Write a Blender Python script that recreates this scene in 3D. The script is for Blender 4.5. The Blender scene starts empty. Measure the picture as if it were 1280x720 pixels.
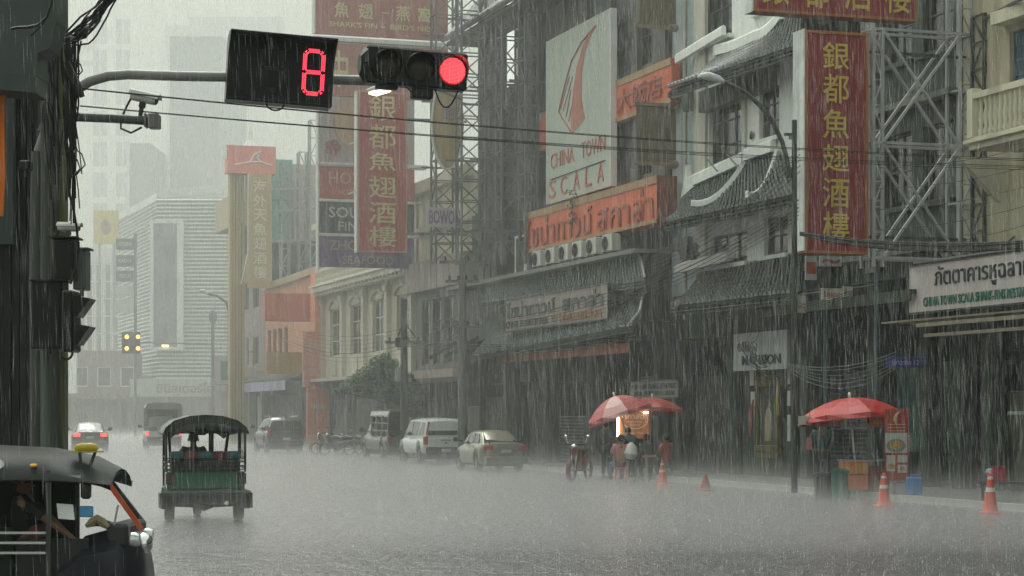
import bpy, bmesh, math, random
import numpy as np
from mathutils import Vector, Matrix, Euler
random.seed(7); rng = np.random.default_rng(7)
R = math.radians; PI = math.pi
scene = bpy.context.scene; COL = scene.collection
# ---------------------------------------------------------------- camera
EYE = 1.75; FPX = 2600.0; HOR = 520.0
cd = bpy.data.cameras.new('camera'); cam = bpy.data.objects.new('camera', cd); COL.objects.link(cam)
cam.location = (0, 0, EYE); cam.rotation_euler = (R(90), 0, 0)
cd.sensor_width = 36; cd.lens = FPX/1280*36; cd.shift_y = (HOR-360)/1280; cd.clip_start = .1; cd.clip_end = 5000
cd.dof.use_dof = True; cd.dof.focus_distance = 42; cd.dof.aperture_fstop = 16
scene.camera = cam
# ---------------------------------------------------------------- sky, sun, exposure
SUN_EL, SUN_ROT = R(58), R(-25)
w = bpy.data.worlds.new('World'); scene.world = w; w.use_nodes = True
nt = w.node_tree; bg = nt.nodes['Background']
sky = nt.nodes.new('ShaderNodeTexSky'); sky.sky_type = 'NISHITA'; sky.sun_disc = False
sky.sun_elevation = SUN_EL; sky.sun_rotation = SUN_ROT; sky.air_density = 2.5; sky.dust_density = 6; sky.ozone_density = 1
hs = nt.nodes.new('ShaderNodeHueSaturation'); hs.inputs['Saturation'].default_value = .12
tint = nt.nodes.new('ShaderNodeMix'); tint.data_type = 'RGBA'; tint.blend_type = 'MULTIPLY'; tint.inputs[0].default_value = 1
tint.inputs[7].default_value = (.925, 1.0, .915, 1)
nt.links.new(sky.outputs[0], hs.inputs['Color']); nt.links.new(hs.outputs[0], tint.inputs[6]); nt.links.new(tint.outputs[2], bg.inputs[0])
bg.inputs[1].default_value = .15
sd = bpy.data.lights.new('sun', 'SUN'); sun = bpy.data.objects.new('sun', sd); COL.objects.link(sun)
sd.energy = .8; sd.angle = R(25); sd.color = (1, .985, .95)
sdir = Vector((math.sin(-SUN_ROT)*-1*math.cos(SUN_EL), math.cos(SUN_ROT)*math.cos(SUN_EL), math.sin(SUN_EL)))
sun.rotation_euler = sdir.to_track_quat('Z', 'Y').to_euler(); sun.location = (0, 60, 55)
scene.view_settings.view_transform = 'Standard'; scene.view_settings.look = 'None'
scene.view_settings.exposure = .92; scene.view_settings.gamma = 1
scene.render.engine = 'CYCLES'
cy = scene.cycles
cy.max_bounces = 6; cy.diffuse_bounces = 3; cy.glossy_bounces = 3; cy.transmission_bounces = 4; cy.volume_bounces = 1; cy.transparent_max_bounces = 24
cy.volume_step_rate = 2.0; cy.volume_max_steps = 128
cy.use_denoising = True; cy.sample_clamp_indirect = 6
try: cy.denoiser = 'OPENIMAGEDENOISE'; cy.denoising_input_passes = 'RGB_ALBEDO_NORMAL'; cy.denoising_prefilter = 'NONE'
except Exception: pass
# ---------------------------------------------------------------- frames of reference
# street frame: u runs along the right-hand row of facades towards the camera, y into the buildings, z up
SL = .325; F0 = Vector((-1.0, 80.0)); _n = math.hypot(SL, 1); T = Vector((SL/_n, -1/_n)); N = Vector((-1/_n, -SL/_n))
ANG = math.atan2(T.y, T.x)
MS = Matrix.Translation((F0.x, F0.y, 0)) @ Matrix.Rotation(ANG, 4, 'Z')
MW = Matrix.Identity(4)
FR = {'S': MS, 'W': MW}
def fp(px, py, o=0.0):
    k = (px-640)/FPX; Y = (25-_n*o)/(k+SL); X = k*Y
    return ((X-F0.x)*T.x+(Y-F0.y)*T.y, EYE+(HOR-py)/FPX*Y)
def un(px, o=0.0): return fp(px, 0, o)[0]
def cp(px, py, u):
    k = (px-640)/FPX; ax = F0.x+u*T.x; ay = F0.y+u*T.y
    o = (k*ay-ax)/(N.x-k*N.y); Y = ay+o*N.y
    return (o, EYE+(HOR-py)/FPX*Y)
def W(px, py, Y): return Vector(((px-640)/FPX*Y, Y, EYE+(HOR-py)/FPX*Y))
def SW(u, o, z=0): return Vector((F0.x+u*T.x+o*N.x, F0.y+u*T.y+o*N.y, z))
# ---------------------------------------------------------------- mesh builder
class B:
    def __init__(s): s.v = []; s.f = []; s.mi = []; s.m = 0
    def add(s, vs, fs):
        n = len(s.v); s.v += [tuple(v) for v in vs]; s.f += [tuple(i+n for i in f) for f in fs]; s.mi += [s.m]*len(fs); return s
    def box(s, x0, x1, y0, y1, z0, z1):
        return s.add([(x0,y0,z0),(x1,y0,z0),(x1,y1,z0),(x0,y1,z0),(x0,y0,z1),(x1,y0,z1),(x1,y1,z1),(x0,y1,z1)],
            [(0,3,2,1),(4,5,6,7),(0,1,5,4),(1,2,6,5),(2,3,7,6),(3,0,4,7)])
    def bev(s, x0, x1, y0, y1, z0, z1, c):
        a = B(); P = []
        for z, d in ((z0, c), (z0+c, 0), (z1-c, 0), (z1, c)):
            for x, y in ((x0+d, y0+c), (x0+c, y0+d), (x1-c, y0+d), (x1-d, y0+c), (x1-d, y1-c), (x1-c, y1-d), (x0+c, y1-d), (x0+d, y1-c)): P.append((x, y, z))
        F = [tuple(range(7, -1, -1)), tuple(range(24, 32))]
        for r in range(3):
            for i in range(8): F.append((r*8+i, r*8+(i+1) % 8, r*8+8+(i+1) % 8, r*8+8+i))
        return s.add(P, F)
    def bar(s, p, q, w, h=None):
        h = h or w; p = Vector(p); q = Vector(q); d = q-p; L = d.length
        if L < 1e-6: return s
        z = d/L; up = Vector((0, 0, 1)) if abs(z.z) < .9 else Vector((0, 1, 0)); x = z.cross(up).normalized(); y = x.cross(z)
        P = []
        for c in (p, q):
            for a, b in ((-1,-1),(1,-1),(1,1),(-1,1)): P.append(c+x*a*w/2+y*b*h/2)
        return s.add(P, [(3,2,1,0),(4,5,6,7),(0,1,5,4),(1,2,6,5),(2,3,7,6),(3,0,4,7)])
    def tube(s, pts, r, n=6, cap=True):
        pts = [Vector(p) for p in pts]; m = len(pts); P = []; px = None
        for i, p in enumerate(pts):
            d = (pts[min(i+1, m-1)]-pts[max(i-1, 0)])
            d = d.normalized() if d.length > 1e-9 else Vector((0, 0, 1))
            if px is None:
                up = Vector((0, 0, 1)) if abs(d.z) < .9 else Vector((0, 1, 0)); x = d.cross(up).normalized()
            else:
                x = (px-d*px.dot(d)); x = x.normalized() if x.length > 1e-6 else px
            px = x; y = d.cross(x); rr = r[i] if isinstance(r, (list, tuple)) else r
            for k in range(n):
                a = 2*PI*k/n; P.append(p+x*math.cos(a)*rr+y*math.sin(a)*rr)
        F = [(i*n+k, i*n+(k+1) % n, (i+1)*n+(k+1) % n, (i+1)*n+k) for i in range(m-1) for k in range(n)]
        if cap: F += [tuple(range(n-1, -1, -1)), tuple((m-1)*n+k for k in range(n))]
        return s.add(P, F)
    def lathe(s, prof, n=16, M=None, a0=0, a1=2*PI):
        M = M or Matrix.Identity(4); P = []; full = abs(a1-a0-2*PI) < 1e-6; nn = n if full else n+1
        for r, z in prof:
            for k in range(nn):
                a = a0+(a1-a0)*k/n; P.append(M @ Vector((r*math.cos(a), r*math.sin(a), z)))
        F = []
        for i in range(len(prof)-1):
            for k in range(n):
                k2 = (k+1) % nn; F.append((i*nn+k, i*nn+k2, (i+1)*nn+k2, (i+1)*nn+k))
        return s.add(P, F)
    def prism(s, pts, y0, y1, axis='y'):
        n = len(pts)
        f = {'y': lambda a, b, c: (a, c, b), 'x': lambda a, b, c: (c, a, b), 'z': lambda a, b, c: (a, b, c)}[axis]
        P = [f(a, b, y0) for a, b in pts]+[f(a, b, y1) for a, b in pts]
        F = [tuple(range(n)), tuple(range(2*n-1, n-1, -1))]+[(i, i+n, (i+1) % n+n, (i+1) % n) for i in range(n)]
        return s.add(P, F)
    def ball(s, c, r, n=10, m=6):
        if not isinstance(r, (tuple, list)): r = (r, r, r)
        P = [(c[0], c[1], c[2]+r[2])]; F = []
        for i in range(1, m):
            t = PI*i/m
            for k in range(n):
                a = 2*PI*k/n; P.append((c[0]+r[0]*math.sin(t)*math.cos(a), c[1]+r[1]*math.sin(t)*math.sin(a), c[2]+r[2]*math.cos(t)))
        P.append((c[0], c[1], c[2]-r[2]))
        for k in range(n): F.append((0, 1+k, 1+(k+1) % n)); F.append((len(P)-1, 1+(m-2)*n+(k+1) % n, 1+(m-2)*n+k))
        for i in range(m-2):
            for k in range(n): F.append((1+i*n+k, 1+(i+1)*n+k, 1+(i+1)*n+(k+1) % n, 1+i*n+(k+1) % n))
        return s.add(P, F)
    def sheet(s, fn, nu, nv):
        P = [fn(i/nu, j/nv) for j in range(nv+1) for i in range(nu+1)]
        return s.add(P, [(j*(nu+1)+i, j*(nu+1)+i+1, (j+1)*(nu+1)+i+1, (j+1)*(nu+1)+i) for j in range(nv) for i in range(nu)])
    def wall(s, u0, u1, z0, z1, y0, y1, holes=()):
        us = sorted({u0, u1, *[min(max(h[i], u0), u1) for h in holes for i in (0, 1)]}); zs = sorted({z0, z1, *[min(max(h[i], z0), z1) for h in holes for i in (2, 3)]})
        for a, b in zip(us, us[1:]):
            run = None
            for c, d in zip(zs, zs[1:]):
                mu, mz = (a+b)/2, (c+d)/2; hole = any(h[0] < mu < h[1] and h[2] < mz < h[3] for h in holes)
                if hole:
                    if run: s.box(a, b, y0, y1, run[0], run[1]); run = None
                else: run = (run[0] if run else c, d)
            if run: s.box(a, b, y0, y1, run[0], run[1])
        return s
ORG = {}
def root(name, label, cat, o=(0,0,0), fr='W', rz=0, group=None, own=False):
    e = bpy.data.objects.new(name, None); COL.objects.link(e); e.empty_display_size = .3
    e.matrix_world = FR[fr] @ Matrix.Translation(o) @ Matrix.Rotation(rz, 4, 'Z')
    e['label'] = label; e['category'] = cat
    if group: e['group'] = group
    ORG[e.name] = (Vector((0,0,0)) if own else Vector(o)); return e
def mesh(name, b, mats, smooth=False, org=None):
    me = bpy.data.meshes.new(name); v = b.v
    if org is not None: v = [(p[0]-org[0], p[1]-org[1], p[2]-org[2]) for p in v]
    me.from_pydata(v, [], b.f)
    if not isinstance(mats, (list, tuple)): mats = [mats]
    for m in mats: me.materials.append(m)
    if len(mats) > 1: me.polygons.foreach_set('material_index', b.mi)
    bm = bmesh.new(); bm.from_mesh(me); bmesh.ops.recalc_face_normals(bm, faces=bm.faces)
    if smooth:
        for f in bm.faces: f.smooth = True
        for e in bm.edges:
            if len(e.link_faces) == 2 and e.calc_face_angle(0) > .7: e.smooth = False
    bm.to_mesh(me); bm.free(); return me
def part(name, b, mats, par, smooth=False, label=None, kind=None):
    o = bpy.data.objects.new(name, mesh(name, b, mats, smooth, ORG.get(par.name))); COL.objects.link(o); o.parent = par
    ORG[o.name] = ORG.get(par.name, Vector((0,0,0)))
    if label: o['label'] = label
    if kind: o['kind'] = kind
    return o
def single(name, b, mats, label=None, cat=None, fr='W', group=None, smooth=False, kind=None):
    a = np.array(b.v); lo = a.min(0); hi = a.max(0); org = Vector(((lo[0]+hi[0])/2, (lo[1]+hi[1])/2, lo[2]))
    o = bpy.data.objects.new(name, mesh(name, b, mats, smooth, org)); COL.objects.link(o)
    o.matrix_world = FR[fr] @ Matrix.Translation(org); ORG[o.name] = org
    if label: o['label'] = label
    if cat: o['category'] = cat
    if group: o['group'] = group
    if kind: o['kind'] = kind
    return o
def shared(name, me, par, M):
    o = bpy.data.objects.new(name, me); COL.objects.link(o); o.parent = par
    o.matrix_local = Matrix.Translation(-ORG[par.name]) @ M; ORG[o.name] = Vector((0,0,0)); return o
# ---------------------------------------------------------------- materials
MT = {}
def mat(name, rgb, rough=.5, metal=0, var=.18, sc=1.5, streak=.25, bump=.15, coat=0., emit=0, trans=0, dirt=None, alpha=1, spec=.16, rnd=.06, bsc=None):
    if name in MT: return MT[name]
    m = bpy.data.materials.new(name); m.use_nodes = True; t = m.node_tree; bs = t.nodes['Principled BSDF']
    c = (*rgb, 1); bs.inputs['Roughness'].default_value = rough; bs.inputs['Metallic'].default_value = metal
    bs.inputs['Coat Weight'].default_value = coat; bs.inputs['Coat Roughness'].default_value = .12; bs.inputs['Specular IOR Level'].default_value = spec
    bs.inputs['Transmission Weight'].default_value = trans; bs.inputs['Alpha'].default_value = alpha
    if emit: bs.inputs['Emission Color'].default_value = c; bs.inputs['Emission Strength'].default_value = emit
    tc = t.nodes.new('ShaderNodeTexCoord')
    def noise(scale, det, z=1):
        mp = t.nodes.new('ShaderNodeMapping'); mp.inputs['Scale'].default_value = (1, 1, z); n = t.nodes.new('ShaderNodeTexNoise')
        n.inputs['Scale'].default_value = scale; n.inputs['Detail'].default_value = det
        t.links.new(tc.outputs['Object'], mp.inputs[0]); t.links.new(mp.outputs[0], n.inputs['Vector']); return n.outputs[0]
    def mathn(op, a, b):
        n = t.nodes.new('ShaderNodeMath'); n.operation = op
        for i, x in enumerate((a, b)):
            if isinstance(x, (int, float)): n.inputs[i].default_value = x
            else: t.links.new(x, n.inputs[i])
        return n.outputs[0]
    if emit < .5 and (var or streak):
        f = mathn('ADD', mathn('MULTIPLY', mathn('SUBTRACT', noise(sc, 5), .5), 2.4*var), 1.0)
        if streak:
            s2 = mathn('MULTIPLY', mathn('SUBTRACT', noise(sc*3.2, 4, .07), .45), 3*streak); s2 = mathn('MAXIMUM', s2, 0); f = mathn('SUBTRACT', f, s2)
        if rnd:
            oi = t.nodes.new('ShaderNodeObjectInfo'); f = mathn('ADD', f, mathn('MULTIPLY', mathn('SUBTRACT', oi.outputs['Random'], .5), 2*rnd))
        mx = t.nodes.new('ShaderNodeMix'); mx.data_type = 'RGBA'; mx.blend_type = 'MIX'
        d = dirt or tuple(x*.25 for x in rgb); mx.inputs[6].default_value = (*d, 1); mx.inputs[7].default_value = c
        mx.clamp_factor = False; t.links.new(mathn('MINIMUM', mathn('MAXIMUM', f, .1), 1.25), mx.inputs[0])
        t.links.new(mx.outputs[2], bs.inputs['Base Color'])
        rr = mathn('ADD', mathn('MULTIPLY', noise(sc*2, 3), .3*rough), rough*.85); t.links.new(rr, bs.inputs['Roughness'])
    else: bs.inputs['Base Color'].default_value = c
    if bump:
        bn = t.nodes.new('ShaderNodeBump'); bn.inputs['Strength'].default_value = bump; bn.inputs['Distance'].default_value = .02
        t.links.new(noise(bsc or sc*9, 5), bn.inputs['Height']); t.links.new(bn.outputs[0], bs.inputs['Normal'])
    MT[name] = m; return m
def emis(name, rgb, s):
    if name in MT: return MT[name]
    m = bpy.data.materials.new(name); m.use_nodes = True; bs = m.node_tree.nodes['Principled BSDF']
    bs.inputs['Base Color'].default_value = (*[c*.4 for c in rgb], 1); bs.inputs['Emission Color'].default_value = (*rgb, 1); bs.inputs['Emission Strength'].default_value = s
    MT[name] = m; return m
def glass(name, rgb=(.02,.025,.025), rough=.08): return mat(name, rgb, rough, var=.1, streak=.1, bump=.03, spec=.4)
black = mat('black_paint', (.010,.012,.010), .32, streak=.3, bump=.1)
steel = mat('galvanised_steel', (.30,.31,.30), .38, .55, sc=3)
dsteel = mat('dark_steel', (.055,.06,.055), .4, .3, sc=3)
gsteel = mat('grey_pole_paint', (.20,.20,.19), .35, sc=3)
scaf = mat('scaffold_steel', (.13,.13,.13), .45, .4, sc=3)
cable = mat('black_cable', (.014,.014,.013), .5, streak=0, bump=0)
rubber = mat('rubber', (.02,.02,.02), .6, streak=0)
chrome = mat('chrome', (.6,.6,.58), .15, 1, var=.05, streak=0, bump=0)
dglass = glass('dark_glass')
cream = mat('cream_plaster', (.56,.53,.40), .6, sc=.8, streak=.45, dirt=(.12,.12,.09))
white = mat('white_plaster', (.80,.82,.77), .6, sc=.8, streak=.25, dirt=(.16,.17,.15))
wpaint = mat('white_paint', (.7,.71,.68), .35, streak=.15)
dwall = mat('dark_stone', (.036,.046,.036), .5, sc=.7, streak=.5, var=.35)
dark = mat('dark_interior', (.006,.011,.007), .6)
dark2 = mat('dark_brown_timber', (.045,.035,.028), .5)
redp = mat('red_sign_paint', (.30,.055,.04), .45, streak=.35, sc=1.2, dirt=(.11,.03,.03))
orange = mat('orange_sign_paint', (.62,.13,.05), .45, streak=.4, sc=.8, dirt=(.2,.05,.03))
gold = mat('gold_lettering', (.50,.36,.08), .4, streak=.3, dirt=(.12,.09,.04))
palegold = mat('pale_gold_lettering', (.55,.46,.24), .5, streak=.2)
inkg = mat('green_black_lettering', (.02,.07,.05), .5, streak=.1, bump=0)
inkb = mat('black_lettering', (.03,.035,.045), .5, streak=.1, bump=0)
greyc = mat('grey_concrete', (.20,.195,.18), .55, sc=1, streak=.45, dirt=(.06,.06,.055))
tile = mat('grey_roof_tile', (.10,.105,.10), .38, sc=6, streak=.1, var=.4, rnd=.1)
tile2 = mat('brown_roof_tile', (.17,.155,.14), .4, sc=6, streak=.1, var=.4)
# ---------------------------------------------------------------- lettering
_txt = {}
def text_verts(s, bold=.0, ext=.02):
    k = (s, bold, ext)
    if k not in _txt:
        c = bpy.data.curves.new('lettering', 'FONT'); c.body = s; c.size = 1; c.offset = bold; c.extrude = ext; c.resolution_u = 2
        o = bpy.data.objects.new('lettering', c); COL.objects.link(o)
        dg = bpy.context.evaluated_depsgraph_get(); m = bpy.data.meshes.new_from_object(o.evaluated_get(dg))
        _txt[k] = ([tuple(v.co) for v in m.vertices], [tuple(p.vertices) for p in m.polygons])
        bpy.data.objects.remove(o); bpy.data.curves.remove(c)
    return _txt[k]
def letters(b, s, P0, PX, PZ, out, bold=.0, ext=.03, slant=0):
    """fit text s in the parallelogram P0 (lower left), PX (right edge vector), PZ (up vector), standing out along `out`"""
    v, f = text_verts(s, bold, ext)
    if not v: return b
    a = np.array(v); lo = a.min(0); hi = a.max(0); P0 = Vector(P0); PX = Vector(PX); PZ = Vector(PZ); out = Vector(out)
    V = [P0+PX*((x-lo[0])/(hi[0]-lo[0])+slant*(y-lo[1])/(hi[1]-lo[1]))+PZ*((y-lo[1])/(hi[1]-lo[1]))+out*(z+ext) for x, y, z in v]
    return b.add(V, f)
def vchars(par, s, u, o0, o1, z0, z1, m, bold=.0, ylift=.012, sgn=1, name='character', gap=.16):
    """upright characters down a cross-street sign face in the plane u (the face towards the camera); y=-o"""
    n = len(s); h = (z1-z0)/n
    for i, ch in enumerate(s):
        b = B(); zt = z1-i*h
        letters(b, ch, (u+ylift, -o1, zt-h*(1-gap/2)), (0, o1-o0, 0), (0, 0, h*(1-gap)), (.6, 0, 0), bold, .012)
        part(name, b, m, par)
# ================================================================ ground
def ground():
    m = mat('wet_asphalt', (.050,.046,.050), .22, sc=.35, streak=0, var=.3, bump=0, spec=.9)
    t = m.node_tree; bs = t.nodes['Principled BSDF']; tc = t.nodes.new('ShaderNodeTexCoord')
    def nz(s, d, sy=1):
        mp = t.nodes.new('ShaderNodeMapping'); mp.inputs['Scale'].default_value = (1, sy, 1)
        n = t.nodes.new('ShaderNodeTexNoise'); n.inputs['Scale'].default_value = s; n.inputs['Detail'].default_value = d
        t.links.new(tc.outputs['Object'], mp.inputs[0]); t.links.new(mp.outputs[0], n.inputs['Vector']); return n.outputs[0]
    b1 = t.nodes.new('ShaderNodeBump'); b1.inputs['Strength'].default_value = 1; b1.inputs['Distance'].default_value = .06; t.links.new(nz(8, 6, .5), b1.inputs['Height'])
    b2 = t.nodes.new('ShaderNodeBump'); b2.inputs['Strength'].default_value = .8; b2.inputs['Distance'].default_value = .12; t.links.new(nz(1.8, 4, .5), b2.inputs['Height']); t.links.new(b1.outputs[0], b2.inputs['Normal'])
    t.links.new(b2.outputs[0], bs.inputs['Normal'])
    b = B(); b.add([(-900,-60,0),(900,-60,0),(900,1500,0),(-900,1500,0)], [(0,1,2,3)])
    single('road', b, m, kind='structure')
    pv = mat('pavement_concrete', (.11,.105,.10), .35, sc=.8, streak=0, bump=.3)
    kerb = [(20.4-.29*y, y) for y in (22, 36, 50, 64, 78, 92, 106)]+[(20.4-.29*106-.33*(y-106), y) for y in (122, 138)]
    b = B(); b.prism(kerb+[(25.8-.325*138, 138), (25.8-.325*22, 22)], 0, .13, 'z'); single('pavement', b, pv, kind='structure')
    b = B()
    for (x0, y0), (x1, y1) in zip(kerb, kerb[1:]):
        n = max(1, int((y1-y0)/1.2))
        for i in range(n):
            a = i/n; c = (i+.985)/n
            p = (x0+(x1-x0)*a, y0+(y1-y0)*a); q = (x0+(x1-x0)*c, y0+(y1-y0)*c)
            b.prism([(p[0]-.16, p[1]), (q[0]-.16, q[1]), (q[0]+.02, q[1]), (p[0]+.02, p[1])], 0, .137, 'z')
    single('kerb', b, mat('kerb_stone', (.3,.3,.28), .4, sc=2), kind='structure')
    b = B(); b.prism([(-4.35,14),(-6.6,30),(-20,30),(-20,14)], 0, .13, 'z'); single('pavement', b, pv, kind='structure')
ground()
# ================================================================ right-hand row helpers (street frame, y = -o)
def bld(name, label, cat, ua, ub, z=0, group=None): return root(name, label, cat, ((ua+ub)/2, 0, z), 'S', group=group)
def window(par, u0, u1, z0, z1, y=.10, fm=None, gm=None, nx=2, nz=2, fw=.07, d=.08, sill=None, name='window', shutter=None):
    """a framed window set back in its opening: frame part with pane sub-parts"""
    b = B(); b.box(u0, u0+fw, y, y+d, z0, z1); b.box(u1-fw, u1, y, y+d, z0, z1); b.box(u0+fw, u1-fw, y, y+d, z1-fw, z1); b.box(u0+fw, u1-fw, y, y+d, z0, z0+fw)
    for i in range(1, nx): x = u0+(u1-u0)*i/nx; b.box(x-fw/3, x+fw/3, y+.005, y+d-.01, z0+fw, z1-fw)
    for i in range(1, nz): z = z0+(z1-z0)*i/nz; b.box(u0+fw, u1-fw, y+.012, y+d-.02, z-fw/3, z+fw/3)
    f = part(name, b, fm or dark2, par)
    for i in range(nx):
        for j in range(nz):
            a = u0+(u1-u0)*i/nx; c = u0+(u1-u0)*(i+1)/nx; e = z0+(z1-z0)*j/nz; g = z0+(z1-z0)*(j+1)/nz
            part('pane', B().box(a+.01, c-.01, y+d*.5, y+d*.5+.01, e+.01, g-.01), gm or dglass, f)
    if sill: part('sill', B().box(u0-.12, u1+.12, -.14, .02, z0-.12, z0-.01), sill, f)
    return f
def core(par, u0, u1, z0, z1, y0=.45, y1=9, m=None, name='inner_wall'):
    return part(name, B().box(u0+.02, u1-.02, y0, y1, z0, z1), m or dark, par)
def roof(par, e0, e1, r0, r1, m, cols=None, rows=9, sag=.12, name='roof_tiles', thick=.10, tilt=0):
    """tiled slope between eave points e0-e1 and ridge points r0-r1: overlapping curved tiles"""
    e0, e1, r0, r1 = map(Vector, (e0, e1, r0, r1)); L = (e1-e0).length; cols = cols or max(4, int(L/.26)); b = B(); rad = L/cols*.5
    def P(a, t):
        p = (e0.lerp(e1, a)).lerp(r0.lerp(r1, a), t); return p-Vector((0, 0, sag*4*t*(1-t)))
    def Pt(a, t): return P(a, t)
    b.sheet(lambda i, j: tuple(Pt(i, j)-Vector((0,0,.05))), 6, 4); b.sheet(lambda i, j: tuple(Pt(i, j)-Vector((0,0,.05+thick))), 6, 4)
    for i in range(cols):
        a = (i+.5)/cols; w = .44/cols
        for j in range(rows):
            t0 = j/rows-.02; t1 = (j+1)/rows; jit = random.uniform(-.008, .008)
            V = []
            for t, up in ((t0, .045), (t1, .005)):
                for s, h in ((-w, 0), (-w*.55, rad*.55), (0, rad*.8), (w*.55, rad*.55), (w, 0)):
                    p = Pt(a+s+jit*.1, max(0, t)) if t >= 0 else Pt(a+s, 0)+(e0-r0)*.012
                    V.append(p+Vector((0, 0, h+up+jit)))
            b.add(V, [(k, k+1, k+6, k+5) for k in range(4)]+[(0, 1, 2, 3, 4)])
    return part(name, b, m, par, kind='stuff')
def ridge(par, pts, m, r=.12, name='roof_ridge'):
    b = B(); pts = [Vector(p) for p in pts]
    for p, q in zip(pts, pts[1:]): b.bar(p, q, r*1.6, r*2.2)
    b.tube([p+Vector((0,0,r*1.3)) for p in pts], r*.75, 8); return part(name, b, m, par)
def arc(p, q, bow, n=8, d=(0,0,-1)):
    p = Vector(p); q = Vector(q); d = Vector(d); return [p.lerp(q, i/n)+d*bow*4*(i/n)*(1-i/n) for i in range(n+1)]
def board(par, u0, u1, z0, z1, y, m, d=.12, rim=None, name='sign_panel', rw=.07):
    p = part(name, B().box(u0, u1, y-d, y, z0, z1), m, par)
    if rim:
        b = B(); b.box(u0-rw, u1+rw, y-d-.03, y+.01, z1, z1+rw).box(u0-rw, u1+rw, y-d-.03, y+.01, z0-rw, z0).box(u0-rw, u0, y-d-.03, y+.01, z0, z1).box(u1, u1+rw, y-d-.03, y+.01, z0, z1)
        part('sign_frame', b, rim, par)
    return p
def ftext(par, s, u0, u1, z0, z1, y, m, bold=.01, ext=.012, name='lettering', rise=0):
    b = B(); letters(b, s, (u0, y, z0), (u1-u0, 0, rise), (0, 0, z1-z0), (0, -1, 0), bold, ext); return part(name, b, m, par)
def ac_unit(u, y, z, label, group=None, s=1., fr='S', rz=0):
    r = root('air_conditioner', label, 'air conditioner', (u, y, z), fr, rz=rz, group=group, own=True)
    w = .82*s; h = .56*s; d = .3*s
    part('casing', B().bev(-w/2, w/2, -d/2, d/2, .06, h, .02), mat('ac_casing', (.55,.55,.5), .4, streak=.4, sc=2), r)
    b = B(); b.lathe([(.21*s, 0), (.225*s, .02), (.21*s, .03)], 18, Matrix.Translation((-.1*s, -d/2-.012, h*.53)) @ Matrix.Rotation(PI/2, 4, 'X'))
    for k in range(6): a = k*PI/6; b.bar((-.1*s+.2*s*math.cos(a), -d/2-.015, h*.53+.2*s*math.sin(a)), (-.1*s-.2*s*math.cos(a), -d/2-.015, h*.53-.2*s*math.sin(a)), .008)
    part('fan_grille', b, dsteel, r)
    part('fan_opening', B().lathe([(0, 0), (.2*s, 0), (.2*s, .01)], 18, Matrix.Translation((-.1*s, -d/2-.004, h*.53)) @ Matrix.Rotation(PI/2, 4, 'X')), dark, r)
    for x in (-.3*s, .3*s): part('foot', B().box(x-.03, x+.03, -d/2, d/2, 0, .06), dsteel, r)
    return r
def shutter(par, u0, u1, z0, z1, y, m=None):
    """a corrugated roller shutter: each slat a part"""
    n = max(3, int((z1-z0)/.11)); h = (z1-z0)/n
    b = B().prism([(u0, 0), (u0, 0)], 0, 1) if 0 else B(); b.prism([(0, 0), (-.03, h*.35), (-.03, h*.65), (0, h), (.02, h), (.02, 0)], u0, u1, 'x')
    me = mesh('shutter_slat', b, m or mat('shutter_grey', (.16,.165,.155), .4, .3, streak=.3), org=(0,0,0))
    for i in range(n): shared('shutter_slat', me, par, Matrix.Translation((0, y, z0+i*h)))
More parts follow.
